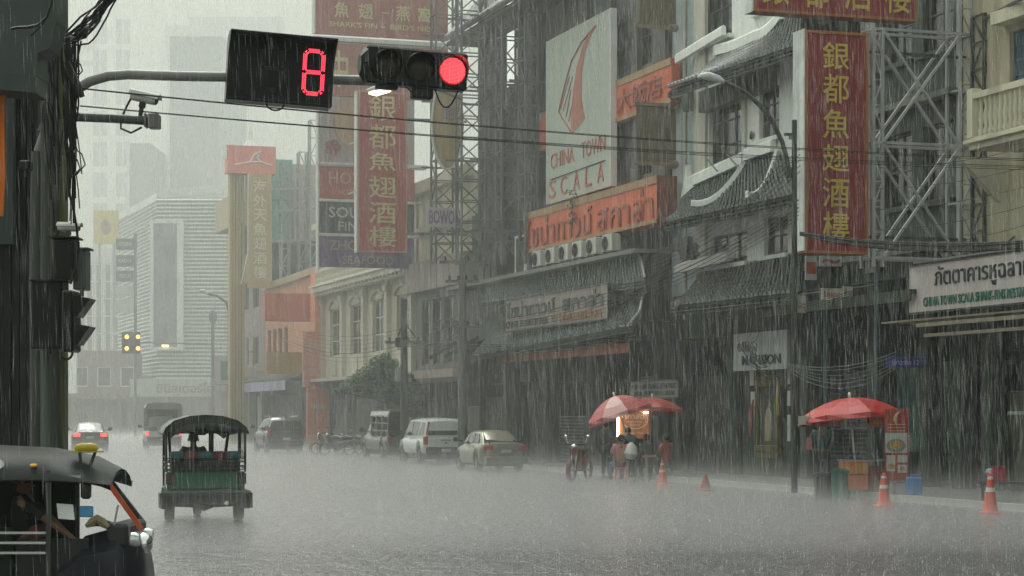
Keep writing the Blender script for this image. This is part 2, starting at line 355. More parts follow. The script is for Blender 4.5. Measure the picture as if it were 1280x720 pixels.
# ================================================================ cream building with the balcony, far right
def cream_building():
    ua, ub = un(1204), un(1204)+9.5; r = bld('shophouse', 'cream plastered building with balustraded balcony and blue shuttered window', 'building', ua, ub)
    w1 = (un(1262), un(1262)+1.5, fp(1262,112)[1], fp(1262,40)[1]); w2 = (w1[1]+1.6, w1[1]+3.1, w1[2], w1[3])
    d1 = (un(1207), un(1207)+1.1, 5.7, 7.4); d2 = (un(1207)+3.2, un(1207)+4.6, 5.7, 7.5)
    part('wall', B().wall(ua, ub, 5.35, 15, 0, .3, [w1, w2, d2]), mat('cream_wall', (.40,.36,.25), .6, sc=.8, streak=.5, dirt=(.1,.1,.07)), r)
    core(r, ua, ub, 3.2, 15); blue = mat('blue_grey_shutter', (.06,.11,.14), .5)
    for w_ in (w1, w2, d2): window(r, *w_, fm=blue, gm=mat('shutter_blue', (.05,.10,.13), .5), nx=2, nz=4)
    part('lintel', B().box(w1[0]-.2, ub, -.35, .0, w1[3]+.15, w1[3]+.42).box(ua, ub, -.5, 0, 13.2, 13.6), cream, r)
    zb0 = fp(1240,166,1.3)[1]; zb1 = fp(1240,110,1.3)[1]; uc = un(1211, 1.3)
    part('balcony_slab', B().box(uc, ub, -1.3, 0, zb0-.25, zb0).box(uc-.08, ub, -1.4, 0, zb0-.12, zb0-.05), cream, r)
    part('balcony_rail', B().box(uc, ub, -1.34, -1.14, zb1-.13, zb1).box(uc, uc+.22, -1.35, -1.13, zb0, zb1+.1), cream, r)
    me = mesh('baluster', B().lathe([(.045, 0), (.07, .08), (.035, .2), (.065, .38), (.03, .6), (.055, zb1-zb0-.13)], 8), cream, True)
    u = uc+.4
    while u < ub: shared('baluster', me, r, Matrix.Translation((u, -1.24, zb0))); u += .19
    for u in (ua+1.4, ua+4.6): part('bracket', B().prism([(0, 0), (-1.0, 0), (-1.0, -.15), (-.2, -.7), (0, -.9)], u, u+.2, 'x'), cream, r) if 0 else part('bracket', B().add([(u, 0, zb0-.26), (u, -1, zb0-.26), (u, -.15, zb0-1.1), (u, 0, zb0-1.2), (u+.18, 0, zb0-.26), (u+.18, -1, zb0-.26), (u+.18, -.15, zb0-1.1), (u+.18, 0, zb0-1.2)], [(0,1,2,3), (7,6,5,4), (0,4,5,1), (1,5,6,2), (2,6,7,3), (3,7,4,0)]), cream, r)
    # ground floor: columns, dark opening, fascia
    part('awning', B().box(un(1150,.9), ub, -1.0, -.88, 3.72, 3.80).box(un(1152,.9), ub, -.85, -.7, 3.50, 3.57).box(un(1150), ub, -1.0, 0, 3.86, 3.9), mat('awning_trim', (.30,.27,.2), .4), r)
    for u in (un(1150), ua+.8, ua+4.2, ua+7.6): part('column', B().bev(u, u+.4, -.05, .35, .12, 5.3, .03), dwall, r)
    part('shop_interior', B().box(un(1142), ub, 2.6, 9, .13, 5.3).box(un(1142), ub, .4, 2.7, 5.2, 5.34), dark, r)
    part('sill', B().box(ua+2.3, ub, -.28, .1, 1.78, 1.85), mat('counter_edge', (.22,.26,.22), .4), r)
    part('cupboard', B().bev(ua+1.0, ua+2.1, .5, 1.0, .13, 2.3, .03), mat('olive_cupboard', (.09,.1,.07), .5), r)
    part('counter', B().bev(ua+3.0, ub, .3, .9, .13, 1.3, .03), mat('green_counter', (.08,.1,.08), .5), r)
    return r
cream_building()
def big_sign():
    (ua, zt) = fp(1143, 334, .95); (_, zb) = fp(1147, 391, .95); zt2 = zt; ub = ua+8
    r = root('shop_sign', 'long white restaurant signboard with Thai words over green English capitals', 'sign', ((ua+ub)/2, -.95, zb), 'S')
    m = mat('white_signboard', (.52,.47,.45), .4, sc=.7, streak=.35, dirt=(.2,.16,.15)); board(r, ua, ub, zb, zt, -.95, m, .14, dsteel, rw=.035)
    y = -1.095; u0, _ = fp(1169, 355, .95+.14); u1, _ = fp(1280, 340, .95+.14)
    h = zt-zb
    ftext(r, 'ภัตตาคารหูฉลาม', u0, u0+(u1-u0)*1.075, zb+.40*h, zb+.93*h, y, inkb, .004)
    u2, _ = fp(1155, 380, 1.09); cw = (fp(1280, 372, 1.09)[0]-u2)/30
    ftext(r, 'CHINA TOWN SCALA SHARK-FINS RESTAURANT', u2, u2+cw*38*.93, zb+.10*h, zb+.30*h, y, mat('green_letter', (.02,.13,.08), .4, streak=.1, bump=0), .012)
    part('lamp_strip', B().box(ua+.3, ub, -1.15, -1.05, zt+.05, zt+.09), steel, r)
    for k in range(4): part('bracket', B().bar((ua+.6+2*k, -.9, zt-.2), (ua+.6+2*k, 0, zt+.5), .05), dsteel, r)
big_sign()
# ================================================================ dark building behind the scaffold
def dark_building():
    ua, ub = un(1000)+.05, un(1204)-.03; r = bld('dark_shophouse', 'tall dark stained building standing behind the steel scaffold', 'building', ua, ub)
    mw = mat('dark_green_wall', (.036,.045,.036), .5, sc=.6, streak=.5, var=.4)
    H = []; us = [ua+.7+i*(ub-ua-.6)/4 for i in range(4)]
    for fz in (5.9, 9.3, 12.7):
        for u in us: H.append((u, u+1.35, fz+.75, fz+2.5))
    part('wall', B().wall(ua, ub, 5.0, 16, .02, .32, H), mw, r); core(r, ua, ub, 3, 16)
    for h in H: window(r, *h, y=.16, nx=2, nz=2, fm=mat('weathered_frame', (.12,.12,.10), .5), sill=mw)
    for z in (5.5, 8.9, 12.3): part('ledge', B().box(ua, ub, -.35, .02, z, z+.14), mat('stained_ledge', (.12,.12,.105), .5, streak=.5), r)
    ul = un(1087); part('tiled_pillar', B().box(ul, ul+.5, -.12, .02, 5.2, 14), mat('pale_tile', (.20,.20,.18), .4, streak=.4), r)
    for u in (ua+.02, ua+3.7, ub-.42): part('column', B().bev(u, u+.4, -.05, .4, .12, 4.95, .03), dwall, r)
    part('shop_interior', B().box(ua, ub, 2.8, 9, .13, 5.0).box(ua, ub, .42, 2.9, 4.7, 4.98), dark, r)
    part('pipe', B().tube([(ua+1.6, -.1, .2), (ua+1.6, -.1, 4.9)], .05), mat('blue_pipe', (.08,.13,.14), .4), r)
    shutter(r, ua+.5, ua+2.9, .2, 2.9, .6, mat('dark_shutter', (.03,.036,.032), .4, .2))
    part('panel', B().box(ua+4.2, ua+6.8, .5, .56, .9, 3.2), mat('teal_panel', (.04,.075,.068), .35), r)
    part('canopy', B().box(ua+.1, ub-.1, -1.2, 0, 4.45, 4.55).box(ua+.1, ub-.1, -1.25, -1.2, 4.3, 4.55), dwall, r)
    for k in (0, 1):
        u = ua+1.2+k*2.3; ac_unit(u, -.28, 9.1+.0*k+(3.4 if k == 1 else 0), ['grey air conditioner on the dark building ledge, nearest the red sign', 'grey air conditioner on the higher ledge of the dark building', 'grey air conditioner on the dark building ledge behind the X braces'][k])
dark_building()
# ================================================================ white Chinese-roofed building
def chinese_building():
    ua, ub = un(838), un(1000); r = bld('chinese_house', 'white building with stacked grey tiled Chinese roofs and curved white ridges', 'building', ua, ub)
    um = un(872)
    H = []
    def op(x0, x1, yt, yb, pyx): # window by its picture corners
        u0 = un(x0); u1 = un(x1); zt = fp(pyx, yt)[1]; zb = fp(pyx, yb)[1]; return (u0, u1, zb, zt)
    w1 = op(886, 929, 122, 212, 900); w2 = op(949, 974, 108, 172, 962); w3 = op(888, 934, 292, 330, 910); w4 = op(880, 915, -30, 48, 900); w5 = op(945, 985, -60, 10, 960); w6 = op(955, 985, 270, 318, 970)
    H = [w1, w2, w3, w4, w5, w6]
    part('wall', B().wall(um, ub, 5.2, 17, 0, .3, H), white, r)
    bw = mat('blue_grey_plaster', (.36,.42,.43), .55, sc=.7, streak=.4, dirt=(.15,.17,.18)); part('side_wall', B().box(ua, um-.01, .06, .3, 4.4, 17), bw, r)
    part('rain_pipe', B().tube([(ua+1.1, 0, 4.6), (ua+1.1, 0, 16)], .05), mat('pale_pipe', (.5,.48,.4), .4), r)
    part('pilaster', B().box(um-.05, un(885), -.1, .0, 5.2, 17).box(un(930), un(934), -.08, 0, 8, 11), mat('cream_pilaster', (.52,.5,.42), .6, streak=.5), r)
    core(r, ua, ub, 4.2, 17)
    wf = mat('dark_window_frame', (.075,.07,.062), .5)
    for h, (nx, nz) in zip(H, ((3, 3), (2, 3), (3, 1), (2, 2), (2, 2), (2, 2))): window(r, *h, y=.12, fm=wf, nx=nx, nz=nz, sill=white)
    for u in (un(941),): part('roundel', B().lathe([(0, 0), (.09, .0), (.12, .03), (0, .07)], 12, Matrix.Translation((u, -.02, 9.4)) @ Matrix.Rotation(PI/2, 4, 'X')), dsteel, r)
    def tier(pl, pr, rl, rr, oe, sag, rows, tl=tile):
        """pl,pr: eave ends in picture; rl,rr: ridge ends (at the wall)"""
        e0 = fp(*pl, oe); e1 = fp(*pr, oe); a = fp(*rl); c = fp(*rr)
        e0 = (e0[0], -oe, e0[1]); e1 = (e1[0], -oe, e1[1]); a = (a[0], -.05, a[1]); c = (c[0], -.05, c[1])
        roof(r, e0, e1, a, c, tl, rows=rows, sag=sag); 
        b = B(); b.bar((e0[0], e0[1]+.1, e0[2]-.16), (e1[0], e1[1]+.1, e1[2]-.16), .08, .16)
        n = int((e1[0]-e0[0])/.5)
        part('fascia', b, dwall, r)
        b = B()
        for i in range(n): t = (i+.5)/n; p = Vector(e0).lerp(Vector(e1), t); q = Vector(a).lerp(Vector(c), t); b.bar(p+Vector((0,.05,-.14)), q+Vector((0,0,-.34)), .07, .12)
        part('rafters', b, dwall, r, kind='stuff'); return Vector(e0), Vector(e1), Vector(a), Vector(c)
    e0, e1, a, c = tier((832, 112), (1000, 56), (905, 68), (1006, 8), 1.15, .16, 9)
    ridge(r, arc(tuple(a+Vector((-.2,-.12,.1))), tuple(Vector((un(957), -.3, fp(957, 47)[1]))), .05), white, .1)
    ridge(r, arc((un(957), -.3, fp(957,47)[1]), (un(985), -.2, fp(985,20)[1]), .12), white, .1); ridge(r, [(un(858), -.3, fp(858,76)[1]), (un(915), -.25, fp(915,40)[1])], white, .09)
    part('soffit_board', B().box(un(885), un(972), -.3, 0, fp(940,118)[1]-.1, fp(940,100)[1]+.1), mat('eave_carving', (.06,.06,.055), .5), r)  # dark board beneath the top eave
    e0, e1, a, c = tier((829, 279), (994, 244), (864, 236), (975, 190), 1.35, .2, 11)
    ridge(r, arc(tuple(a+Vector((0,-.1,.1))), (un(936), -.15, fp(936,204)[1]+.1), .0), white, .11)
    ridge(r, arc((un(937), -.12, fp(937,196)[1]), (un(972), -.12, fp(972,184)[1]), .0), white, .11)
    u, z = fp(862, 257, 1.35); ridge(r, arc((un(936), -.1, fp(936,200)[1]), (u, -1.3, z+.05), .38, 10), white, .055)
    u, z = fp(931, 246, 1.35); ridge(r, arc((un(976), -.1, fp(976,190)[1]), (u, -1.3, z+.05), .42, 10), white, .06)
    b = B(); up, zp = fp(868, 238); b.add([(up-.45, -.15, zp-.1), (up+.1, -.15, zp-.1), (up-.05, -.15, zp+.45), (up+.25, -.15, zp+.1), (up-.2, -.15, zp+1.0)], [(0, 1, 3, 2), (0, 2, 4)]) if 0 else b.prism([(up-.45, zp-.2), (up+.5, zp+.05), (up+.1, zp+.15), (up-.05, zp+.75), (up-.25, zp+.2)], -.25, -.1)
    part('roof_finial', b, white, r)
    for px_, py_ in ((897, 210), (922, 204)): u, z = fp(px_, py_, .3); part('spike', B().bar((u, -.3, z-.1), (u-.15, -.55, z+.25), .05), steel, r)
    e0, e1, a, c = tier((838, 384), (1000, 366), (876, 344), (1004, 318), 1.5, .15, 8)
    ridge(r, [(un(860), -.35, fp(860,338)[1]), (un(925), -.35, fp(925,322)[1])], mat('pink_white_ridge', (.5,.47,.44), .5, streak=.3), .09)
    for px_, py_ in ((868, 327), (870, 312)):
        u, z = fp(px_, py_, .3); part('finial', B().lathe([(.1, 0), (.14, .1), (.05, .16), (.12, .28), (0, .42)], 10, Matrix.Translation((u, -.3, z-.2))), dwall, r)
    part('hanging_bracket', B().prism([(un(850), 11.4), (un(872), 11.4), (un(872), 10.6), (un(866), 10.6), (un(864), 11.1), (un(850), 11.1)], -.3, -.15), dsteel, r)
    part('hanging_bracket', B().prism([(un(850), 6.95), (un(872), 6.95), (un(870), 6.3), (un(862), 6.3), (un(860), 6.6), (un(850), 6.6)], -.3, -.15), dsteel, r)
    # ground floor
    for u in (ua+.1, un(910), ub-.5): part('column', B().bev(u, u+.4, -.05, .4, .12, 4.5, .03), dwall, r)
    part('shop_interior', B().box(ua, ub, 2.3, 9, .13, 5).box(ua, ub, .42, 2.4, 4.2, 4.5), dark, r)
    part('cross_beam', B().box(ua, ub, -.02, .3, 4.0, 5.3), dwall, r)
    part('screen_wall', B().box(un(925), ub-.5, .1, .3, .13, 3.6), mat('dark_screen', (.035,.045,.04), .45, sc=1), r)
    part('stall_front', B().box(un(862), un(918), .2, .3, .13, 2.9), mat('brown_door', (.045,.04,.034), .5), r)
    return r
chinese_building()
def mansion_sign():
    ua, zt = fp(921, 418, .35); ub, _ = fp(988, 418, .35); zb = fp(921, 464, .35)[1]
    r = root('hotel_sign', 'pale grey mansion signboard above the gold framed picture', 'sign', ((ua+ub)/2, -.35, zb), 'S')
    board(r, ua, ub, zb, zt, -.35, mat('pale_grey_board', (.34,.35,.35), .4, streak=.35), .1)
    h = zt-zb; ftext(r, 'SH', ua+.62, ua+1.05, zb+.5*h, zb+.78*h, -.455, inkb, .02); ftext(r, 'ANGHAI', ua+1.08, ub-.15, zb+.52*h, zb+.76*h, -.455, mat('faint_letters', (.2,.21,.2), .4), .02) if 0 else None
    ftext(r, 'MANSION', ua+.6, ub-.35, zb+.14*h, zb+.4*h, -.455, inkb, .01)
    part('emblem', B().lathe([(0, 0), (.12, 0), (.12, .02)], 12, Matrix.Translation((ua+.42, -.45, zb+.63*h)) @ Matrix.Rotation(PI/2, 4, 'X')), inkb, r)
mansion_sign()
def picture():
    r = root('framed_picture', 'tall ornate gold framed portrait shrine on the dark wall', 'picture frame', (un(961), 0, .9), 'S')
    u0, u1 = un(947), un(974); z0 = fp(960, 563)[1]; z1 = fp(960, 478)[1]; gf = mat('gilt_frame', (.11,.085,.025), .4, .3, sc=6, bump=.5)
    b = B(); b.bev(u0, u0+.12, -.06, .1, z0, z1, .02).bev(u1-.12, u1, -.06, .1, z0, z1, .02).bev(u0-.05, u1+.05, -.07, .1, z1-.12, z1+.05, .02).bev(u0-.05, u1+.05, -.07, .1, z0-.05, z0+.14, .02)
    b.prism([(u0-.08, z0-.05), (u1+.08, z0-.05), (u1-.05, z0-.2), (u0+.05, z0-.2)], -.06, .08).prism([(u0-.08, z1+.05), (u1+.08, z1+.05), (u1-.1, z1+.16), ((u0+u1)/2, z1+.25), (u0+.1, z1+.16)], -.06, .08)
    part('frame', b, gf, r)
    part('picture', B().box(u0+.1, u1-.1, .0, .03, z0+.1, z1-.1), mat('picture_ground', (.05,.06,.05), .4), r)
    um = (u0+u1)/2; b = B(); b.prism([(um-.18, z0+.25), (um+.2, z0+.25), (um+.18, z0+1.0), (um+.05, z0+1.15), (um-.08, z0+1.1), (um-.2, z0+.85)], -.015, 0)
    part('painted_figure', b, mat('figure_cream', (.26,.22,.14), .5, sc=8, var=.5), r)
    part('painted_face', B().lathe([(0, 0), (.13, 0), (.13, .01)], 12, Matrix.Translation((um, 0, z0+1.25)) @ Matrix.Rotation(PI/2, 4, 'X')), mat('figure_tan', (.28,.2,.12), .5), r)
    pl = [(936, 470), (937, 496), (983, 468), (983, 495), (983, 525), (983, 539)]
    txt = ['top left of the gold frame', 'lower left of the gold frame', 'top right of the gold frame', 'second down on the right of the gold frame', 'third down on the right of the gold frame', 'lowest on the right of the gold frame']
    for (px, py), s in zip(pl, txt):
        u, z = fp(px+2, py, 0); b = B(); b.box(u-.13, u+.13, .04, .06, z-.26, z+.14)
        single('paper_notice', b, mat('notice_paper', (.48,.49,.46), .6, streak=.1), 'small white paper notice, '+s, 'notice', 'S', 'paper notices round the gold frame')
    u, z = fp(944, 520); b = B(); b.tube([(u-.2, -.05, z-.6), (u-.1, -.1, z), (u, -.05, z+.45)], [.03, .09, .02], 8)
    single('folded_flag', b, mat('flag_red', (.3,.1,.09), .6), 'red and white folded cloth hanging beside the gold frame', 'cloth', 'S', smooth=True)
    u, z = fp(977, 500); b = B(); b.tube([(u, -.1, z-.4), (u+.02, -.13, z), (u, -.1, z+.5)], [.03, .06, .02], 8)
    single('folded_flag', b, mat('flag_yellow', (.32,.25,.04), .6), 'yellow furled cloth hanging right of the gold frame', 'cloth', 'S', smooth=True)
picture()

def plain_row(label, fr_, u0, u1, y0, dirn, h, m, fl=3.6):
    """a shophouse row outside the picture: fr_ places it, facade at y=y0"""
    r = root('shophouse', label, 'building', ((u0+u1)/2, y0, 0), fr_); n = int((u1-u0)/3.4); H = []
    for i in range(n):
        for k in range(int((h-4.5)/fl)): c = u0+(u1-u0)*(i+.5)/n; H.append((c-.8, c+.8, 4.8+k*fl, 6.6+k*fl))
    a, b_ = (y0, y0+.3) if dirn > 0 else (y0-.3, y0)
    part('wall', B().wall(u0, u1, 3.6, h, a, b_, H), m, r); part('inner_wall', B().box(u0, u1, min(y0+dirn*.4, y0+dirn*9), max(y0+dirn*.4, y0+dirn*9), 0, h-.1), dark, r)
    for c in H: part('window', B().wall(*c, a+.1, b_-.1, [(c[0]+.1, (c[0]+c[1])/2-.04, c[2]+.1, c[3]-.1), ((c[0]+c[1])/2+.04, c[1]-.1, c[2]+.1, c[3]-.1)]), dark2, r)
    part('canopy', B().box(u0, u1, min(y0-dirn*1.3, y0), max(y0-dirn*1.3, y0), 3.5, 3.6), greyc, r)
ub_ = un(1204)+9.5
plain_row('grey shophouse row just outside the right border, nearest the camera', 'S', ub_+.1, ub_+34, 0, 1, 15, greyc)
plain_row('stained shophouse row opposite the restaurants, outside the left border', 'S', -75, -20, -31, -1, 10, dwall)
plain_row('grey shophouse row opposite, outside the left border and nearer the camera', 'S', -19.8, 30, -31, -1, 17, dwall)
# ================================================================ Scala building
def scala():
    ua, ub = un(590), un(838)-.03; r = bld('restaurant_building', 'large dark stone restaurant building with tiled roofs and tall panels', 'building', ua, ub)
    H = []
    um = un(676)
    for fz in (9.2, 12.6, 16):
        for i in range(4):
            u = um+.9+i*(ub-um-2)/3.6; H.append((u, u+1.3, fz, fz+1.9))
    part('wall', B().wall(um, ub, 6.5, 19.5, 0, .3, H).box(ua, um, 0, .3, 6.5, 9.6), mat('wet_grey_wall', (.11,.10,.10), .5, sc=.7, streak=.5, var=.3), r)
    core(r, um, ub, 6.5, 19); core(r, ua, um, 3, 9.5)
    for h in H: window(r, *h, y=.14, fm=mat('weathered_frame', (.12,.12,.10), .5), nx=2, nz=2)
    for u in [um+.05+i*(ub-um-.6)/5 for i in range(6)]: part('pilaster', B().box(u, u+.5, -.14, -.003, 6.6, 17.5), mat('pilaster_grey', (.10,.10,.095), .5, sc=.8, streak=.5), r)
    # upper sloping canopy
    u0, z0 = fp(600, 62, 1.5); u1 = un(760, 1.5); zz = 18.3
    b = B(); b.prism([(0,0),(0,0)],0,0) if 0 else None
    roof(r, (ua+1.6, -1.6, 16.2), (ub-3.4, -1.6, 16.2), (ua+1.6, -.1, 17.9), (ub-3.4, -.1, 17.9), mat('slate_canopy', (.17,.17,.165), .4, sc=4), rows=10, sag=.05)
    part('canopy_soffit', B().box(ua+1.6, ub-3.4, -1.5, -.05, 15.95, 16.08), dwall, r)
    # lower storey shelf and tiled roofs
    part('shelf', B().box(ua+.6, ub, -1.2, .0, 6.62, 6.75), greyc, r)
    zr = 6.6; 
    e = lambda px, py, o: (lambda q: (q[0], -o, q[1]))(fp(px, py, o))
    dgt = mat('green_grey_tile', (.085,.10,.09), .36, sc=6, streak=.1, var=.4)
    roof(r, e(600, 380, 1.5), e(806, 352, 1.5), e(622, 347, .6), e(800, 318, .6), dgt, rows=8, sag=.08)
    roof(r, e(590, 446, 2.0), e(790, 408, 2.0), e(615, 410, 1.0), e(806, 366, 1.0), dgt, rows=9, sag=.12)
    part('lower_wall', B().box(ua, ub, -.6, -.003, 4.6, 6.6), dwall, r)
    hip = mat('pale_hip', (.20,.21,.20), .4)
    ridge(r, [e(806, 362, 1.1), e(800, 392, 1.6), e(786, 410, 2.0)], hip, .06); ridge(r, [e(800, 318, .7), e(806, 350, 1.4)], hip, .05)
    b = B(); 
    for k in range(9): u = ua+.6+k*(ub-ua-1.5)/9; b.bar((u, -1.9, 4.0), (u, -.3, 4.9), .08, .14)
    part('rafters', b, dwall, r, kind='stuff')
    # orange valance, in two lengths
    ov = mat('orange_valance', (.42,.12,.06), .5, streak=.4, sc=1.5, dirt=(.14,.07,.05))
    for x0, x1 in ((622, 716), (718, 786)):
        u0, z0 = fp(x0, 458+(622-x0)*.09, 1.5); u1, _ = fp(x1, 450, 1.5); b = B(); n = max(4, int((u1-u0)/.35))
        b.sheet(lambda i, j: (u0+(u1-u0)*i, -1.5-.05*math.sin(i*n*2.2)*(1-j), 3.62+.3*j), n*3, 2); part('valance', b, ov, r)
    # ground floor
    for u in (ua+.1, un(640), un(690), un(745), ub-.5): part('column', B().bev(u, u+.4, -.35, .2, .12, 4.6, .03), mat('dark_column', (.07,.07,.062), .5, streak=.4), r)
    part('shop_interior', B().box(ua, ub, 2.3, 9, .13, 5).box(ua, ub, .42, 2.4, 4.3, 4.6), dark, r)
    shutter(r, un(697), un(727), .15, fp(712, 520)[1], .1, mat('grey_shutter', (.10,.105,.10), .4, .3))
    part('panel', B().box(un(655), un(690), .25, .32, .13, 3.0), mat('brown_panel', (.06,.05,.04), .5), r)
    part('panel', B().box(un(600), un(640), .25, .32, .13, 2.5), mat('grey_panel', (.05,.055,.05), .5), r)
    shutter(r, un(790), un(832), 1.6, 3.0, .3, mat('grey_shutter', (.10,.105,.10), .4, .3))
    part('display_case', B().bev(un(745), un(785), -.1, .4, .13, 1.1, .03), dwall, r)
scala()
def white_panel():
    o = .5; u0, zb = fp(684, 256, o); u1, zt = fp(763, 10, o)
    r = root('fin_sign', 'tall pale panel with a red shark fin over the words of the restaurant', 'sign', ((u0+u1)/2, -o, zb), 'S')
    board(r, u0, u1, zb, zt, -.38, mat('pale_green_board', (.43,.47,.41), .5, sc=.5, streak=.3, var=.12, dirt=(.25,.27,.23)), .12, None)
    part('edge_trim', B().box(u0-.06, u0, -.52, -.3, zb, zt), wpaint, r); part('edge_trim', B().box(u1, u1+.06, -.52, -.3, zb, zt), wpaint, r)
    y = -.503; fr = mat('faded_red', (.42,.13,.09), .5, streak=.35, sc=2, dirt=(.45,.4,.33)); w = u1-u0; h = zt-zb
    q = lambda px, py: ((px-683)/80*w+u0, zb+h*(1-((py-(40-(px-683)*.40))/(217+(px-683)*.08))))
    def P(px, py): return fp(px, py, .503)
    outer = [(746, 31), (738, 46), (731, 66), (727, 92), (727, 125), (731, 148), (722, 160), (715, 167), (713, 160), (706, 150), (698, 140), (703, 118), (709, 95), (716, 75), (724, 56), (735, 40)]
    inner = [(715, 152), (701, 139), (707, 118), (712, 98), (718, 82), (716, 110), (713, 132)]
    b = B(); mid = [(746, 31), (738, 46), (731, 66), (727, 92), (727, 125), (731, 148), (722, 160), (715, 167), (714, 158), (714, 140), (717, 110), (721, 84), (729, 56), (738, 40)]
    pts = [P(*p) for p in mid]; b.add([(u, y, z) for u, z in pts], [tuple(range(len(pts)))])
    b.add([(u, y-.012, z) for u, z in pts], [tuple(range(len(pts)))])
    part('fin_emblem', b, fr, r)
    b = B(); ol = [(745, 32), (728, 52), (715, 76), (706, 108), (699, 140), (705, 150), (714, 164)]
    pl = [P(*p) for p in ol]
    for p, q2 in zip(pl, pl[1:]): b.bar((p[0], y-.01, p[1]), (q2[0], y-.01, q2[1]), .06, .02)
    for k, (x0, y0, x1, y1) in enumerate(((704, 139, 716, 96), (708, 146, 714, 112), (701, 136, 712, 96), (711, 152, 716, 128))):
        p = P(x0, y0); q2 = P(x1, y1); b.bar((p[0], y-.008, p[1]), (q2[0], y-.008, q2[1]), .035, .016)
    part('fin_outline', b, fr, r)
    a = P(689, 212); c = P(716, 206); _, z1 = P(689, 193); ftext(r, 'CHINA', a[0], P(718, 200)[0], a[1], z1, y, fr, -.005)
    ftext(r, 'TOWN', P(727, 200)[0], P(757, 190)[0], a[1]+.02, z1+.02, y, fr, -.005)
    p = P(688, 225); q2 = P(757, 200); part('underline', B().bar((p[0], y-.01, p[1]), (q2[0], y-.01, p[1]+.05), .05, .02), inkb, r)
    for ch, px in zip('SCALA', (691, 705, 721, 736, 751)):
        u, z = P(px-4, 249-(px-691)*.34); u2, _ = P(px+4, 240); b = B(); letters(b, ch, (u, y, z), (u2-u, 0, 0), (0, 0, .62), (0, -1, 0), -.005, .012); part('letter', b, fr, r)
white_panel()
def orange_signs():
    o = .9; u0, z0 = fp(654, 317, o); u1, z1 = fp(820, 236, o); zt = fp(654, 268, o)[1]; zb = z0-.0
    r = root('neon_sign', 'long orange box sign with raised neon characters under the fin panel', 'sign', ((u0+u1)/2, -o, zb), 'S')
    board(r, u0, u1, zb, zt, -.25, orange, .62, None); tan = mat('tan_rim', (.36,.23,.12), .5, streak=.4)
    part('sign_frame', B().box(u0, u1, -.9, -.86, zt-.22, zt+.01).box(u0, u1, -.9, -.86, zb-.01, zb+.1), tan, r)
    part('side_panel', B().box(u1, u1+.05, -.88, -.25, zb, zt), mat('side_red', (.2,.06,.04), .5, streak=.5), r)
    neon = mat('unlit_neon_letters', (.32,.055,.03), .35, streak=.4, dirt=(.15,.06,.05)); n = 9
    s = 'ไชน่าทาวน์สกาล่า'
    ftext(r, 'ไชน่าทาวน์', u0+.3, u0+(u1-u0)*.56, zb+.14, zt-.26, -.89, neon, .0, .015); ftext(r, 'สกาล่า', u0+(u1-u0)*.6, u1-.25, zb+.14, zt-.26, -.89, neon, .0, .015)
    part('bracket', B().box(u0+1, u0+1.1, -.3, 0, zb+.1, zb+.2).box(u1-1, u1-.9, -.3, 0, zb+.1, zb+.2), dsteel, r)
    for px, py, l in ((716, 262, 'small green plant sprouting from the long orange sign'),):
        pass
    # upper orange sign behind the panel
    o = .35; u0, zb = fp(655, 184, o); u1 = un(838, o); zt = fp(838, 72, o)[1]; zb = fp(838, 127, o)[1]
    r = root('neon_sign', 'faded orange sign running behind the tall pale fin panel', 'sign', ((u0+u1)/2, -o, zb), 'S')
    board(r, u0, u1, zb, zt, -.02, orange, .3, None); part('sign_frame', B().box(u0, u1, -.35, -.31, zt-.2, zt+.01).box(u0, u1, -.35, -.31, zb-.01, zb+.12), tan, r)
    ua_ = un(772, .35); ftext(r, 'TIT', ua_, u1-.5, zb+.3, zt-.4, -.33, neon, .01, .03) if 0 else ftext(r, '大飯店', ua_, un(828, .35), zb+.25, zt-.35, -.36, neon, .0, .015)
    for k, (px, py, s) in enumerate(((716, 268, 'green weed growing out of the orange neon sign'), (608, 322, 'green weed growing at the foot of the lattice tower'))):
        u, z = fp(px, py, .95); b = B()
        for i in range(70):
            a = random.uniform(0, 2*PI); h_ = random.random(); rr = .28*(1-h_)+.05; c = Vector((u+rr*math.cos(a)*random.random(), -.98+.18*math.sin(a)*random.random(), z-.35+h_*1.15))
            d = Vector((random.uniform(-1,1), random.uniform(-1,1), random.uniform(-.3,1))).normalized()*.09; e_ = Vector((-d.y, d.x, .02))*.5
            b.add([c-d, c+e_, c+d, c-e_], [(0,1,2,3)])
        rr = root('weed', s, 'plant', (u, -.95, z-.4), 'S'); part('leaves', b, mat('weed_green', (.09,.14,.025), .5, streak=0, var=.4), rr, kind='stuff'); part('stem', B().tube([(u, -.95, z-.45), (u, -.98, z+.3)], .012, 5), dark2, rr)
orange_signs()
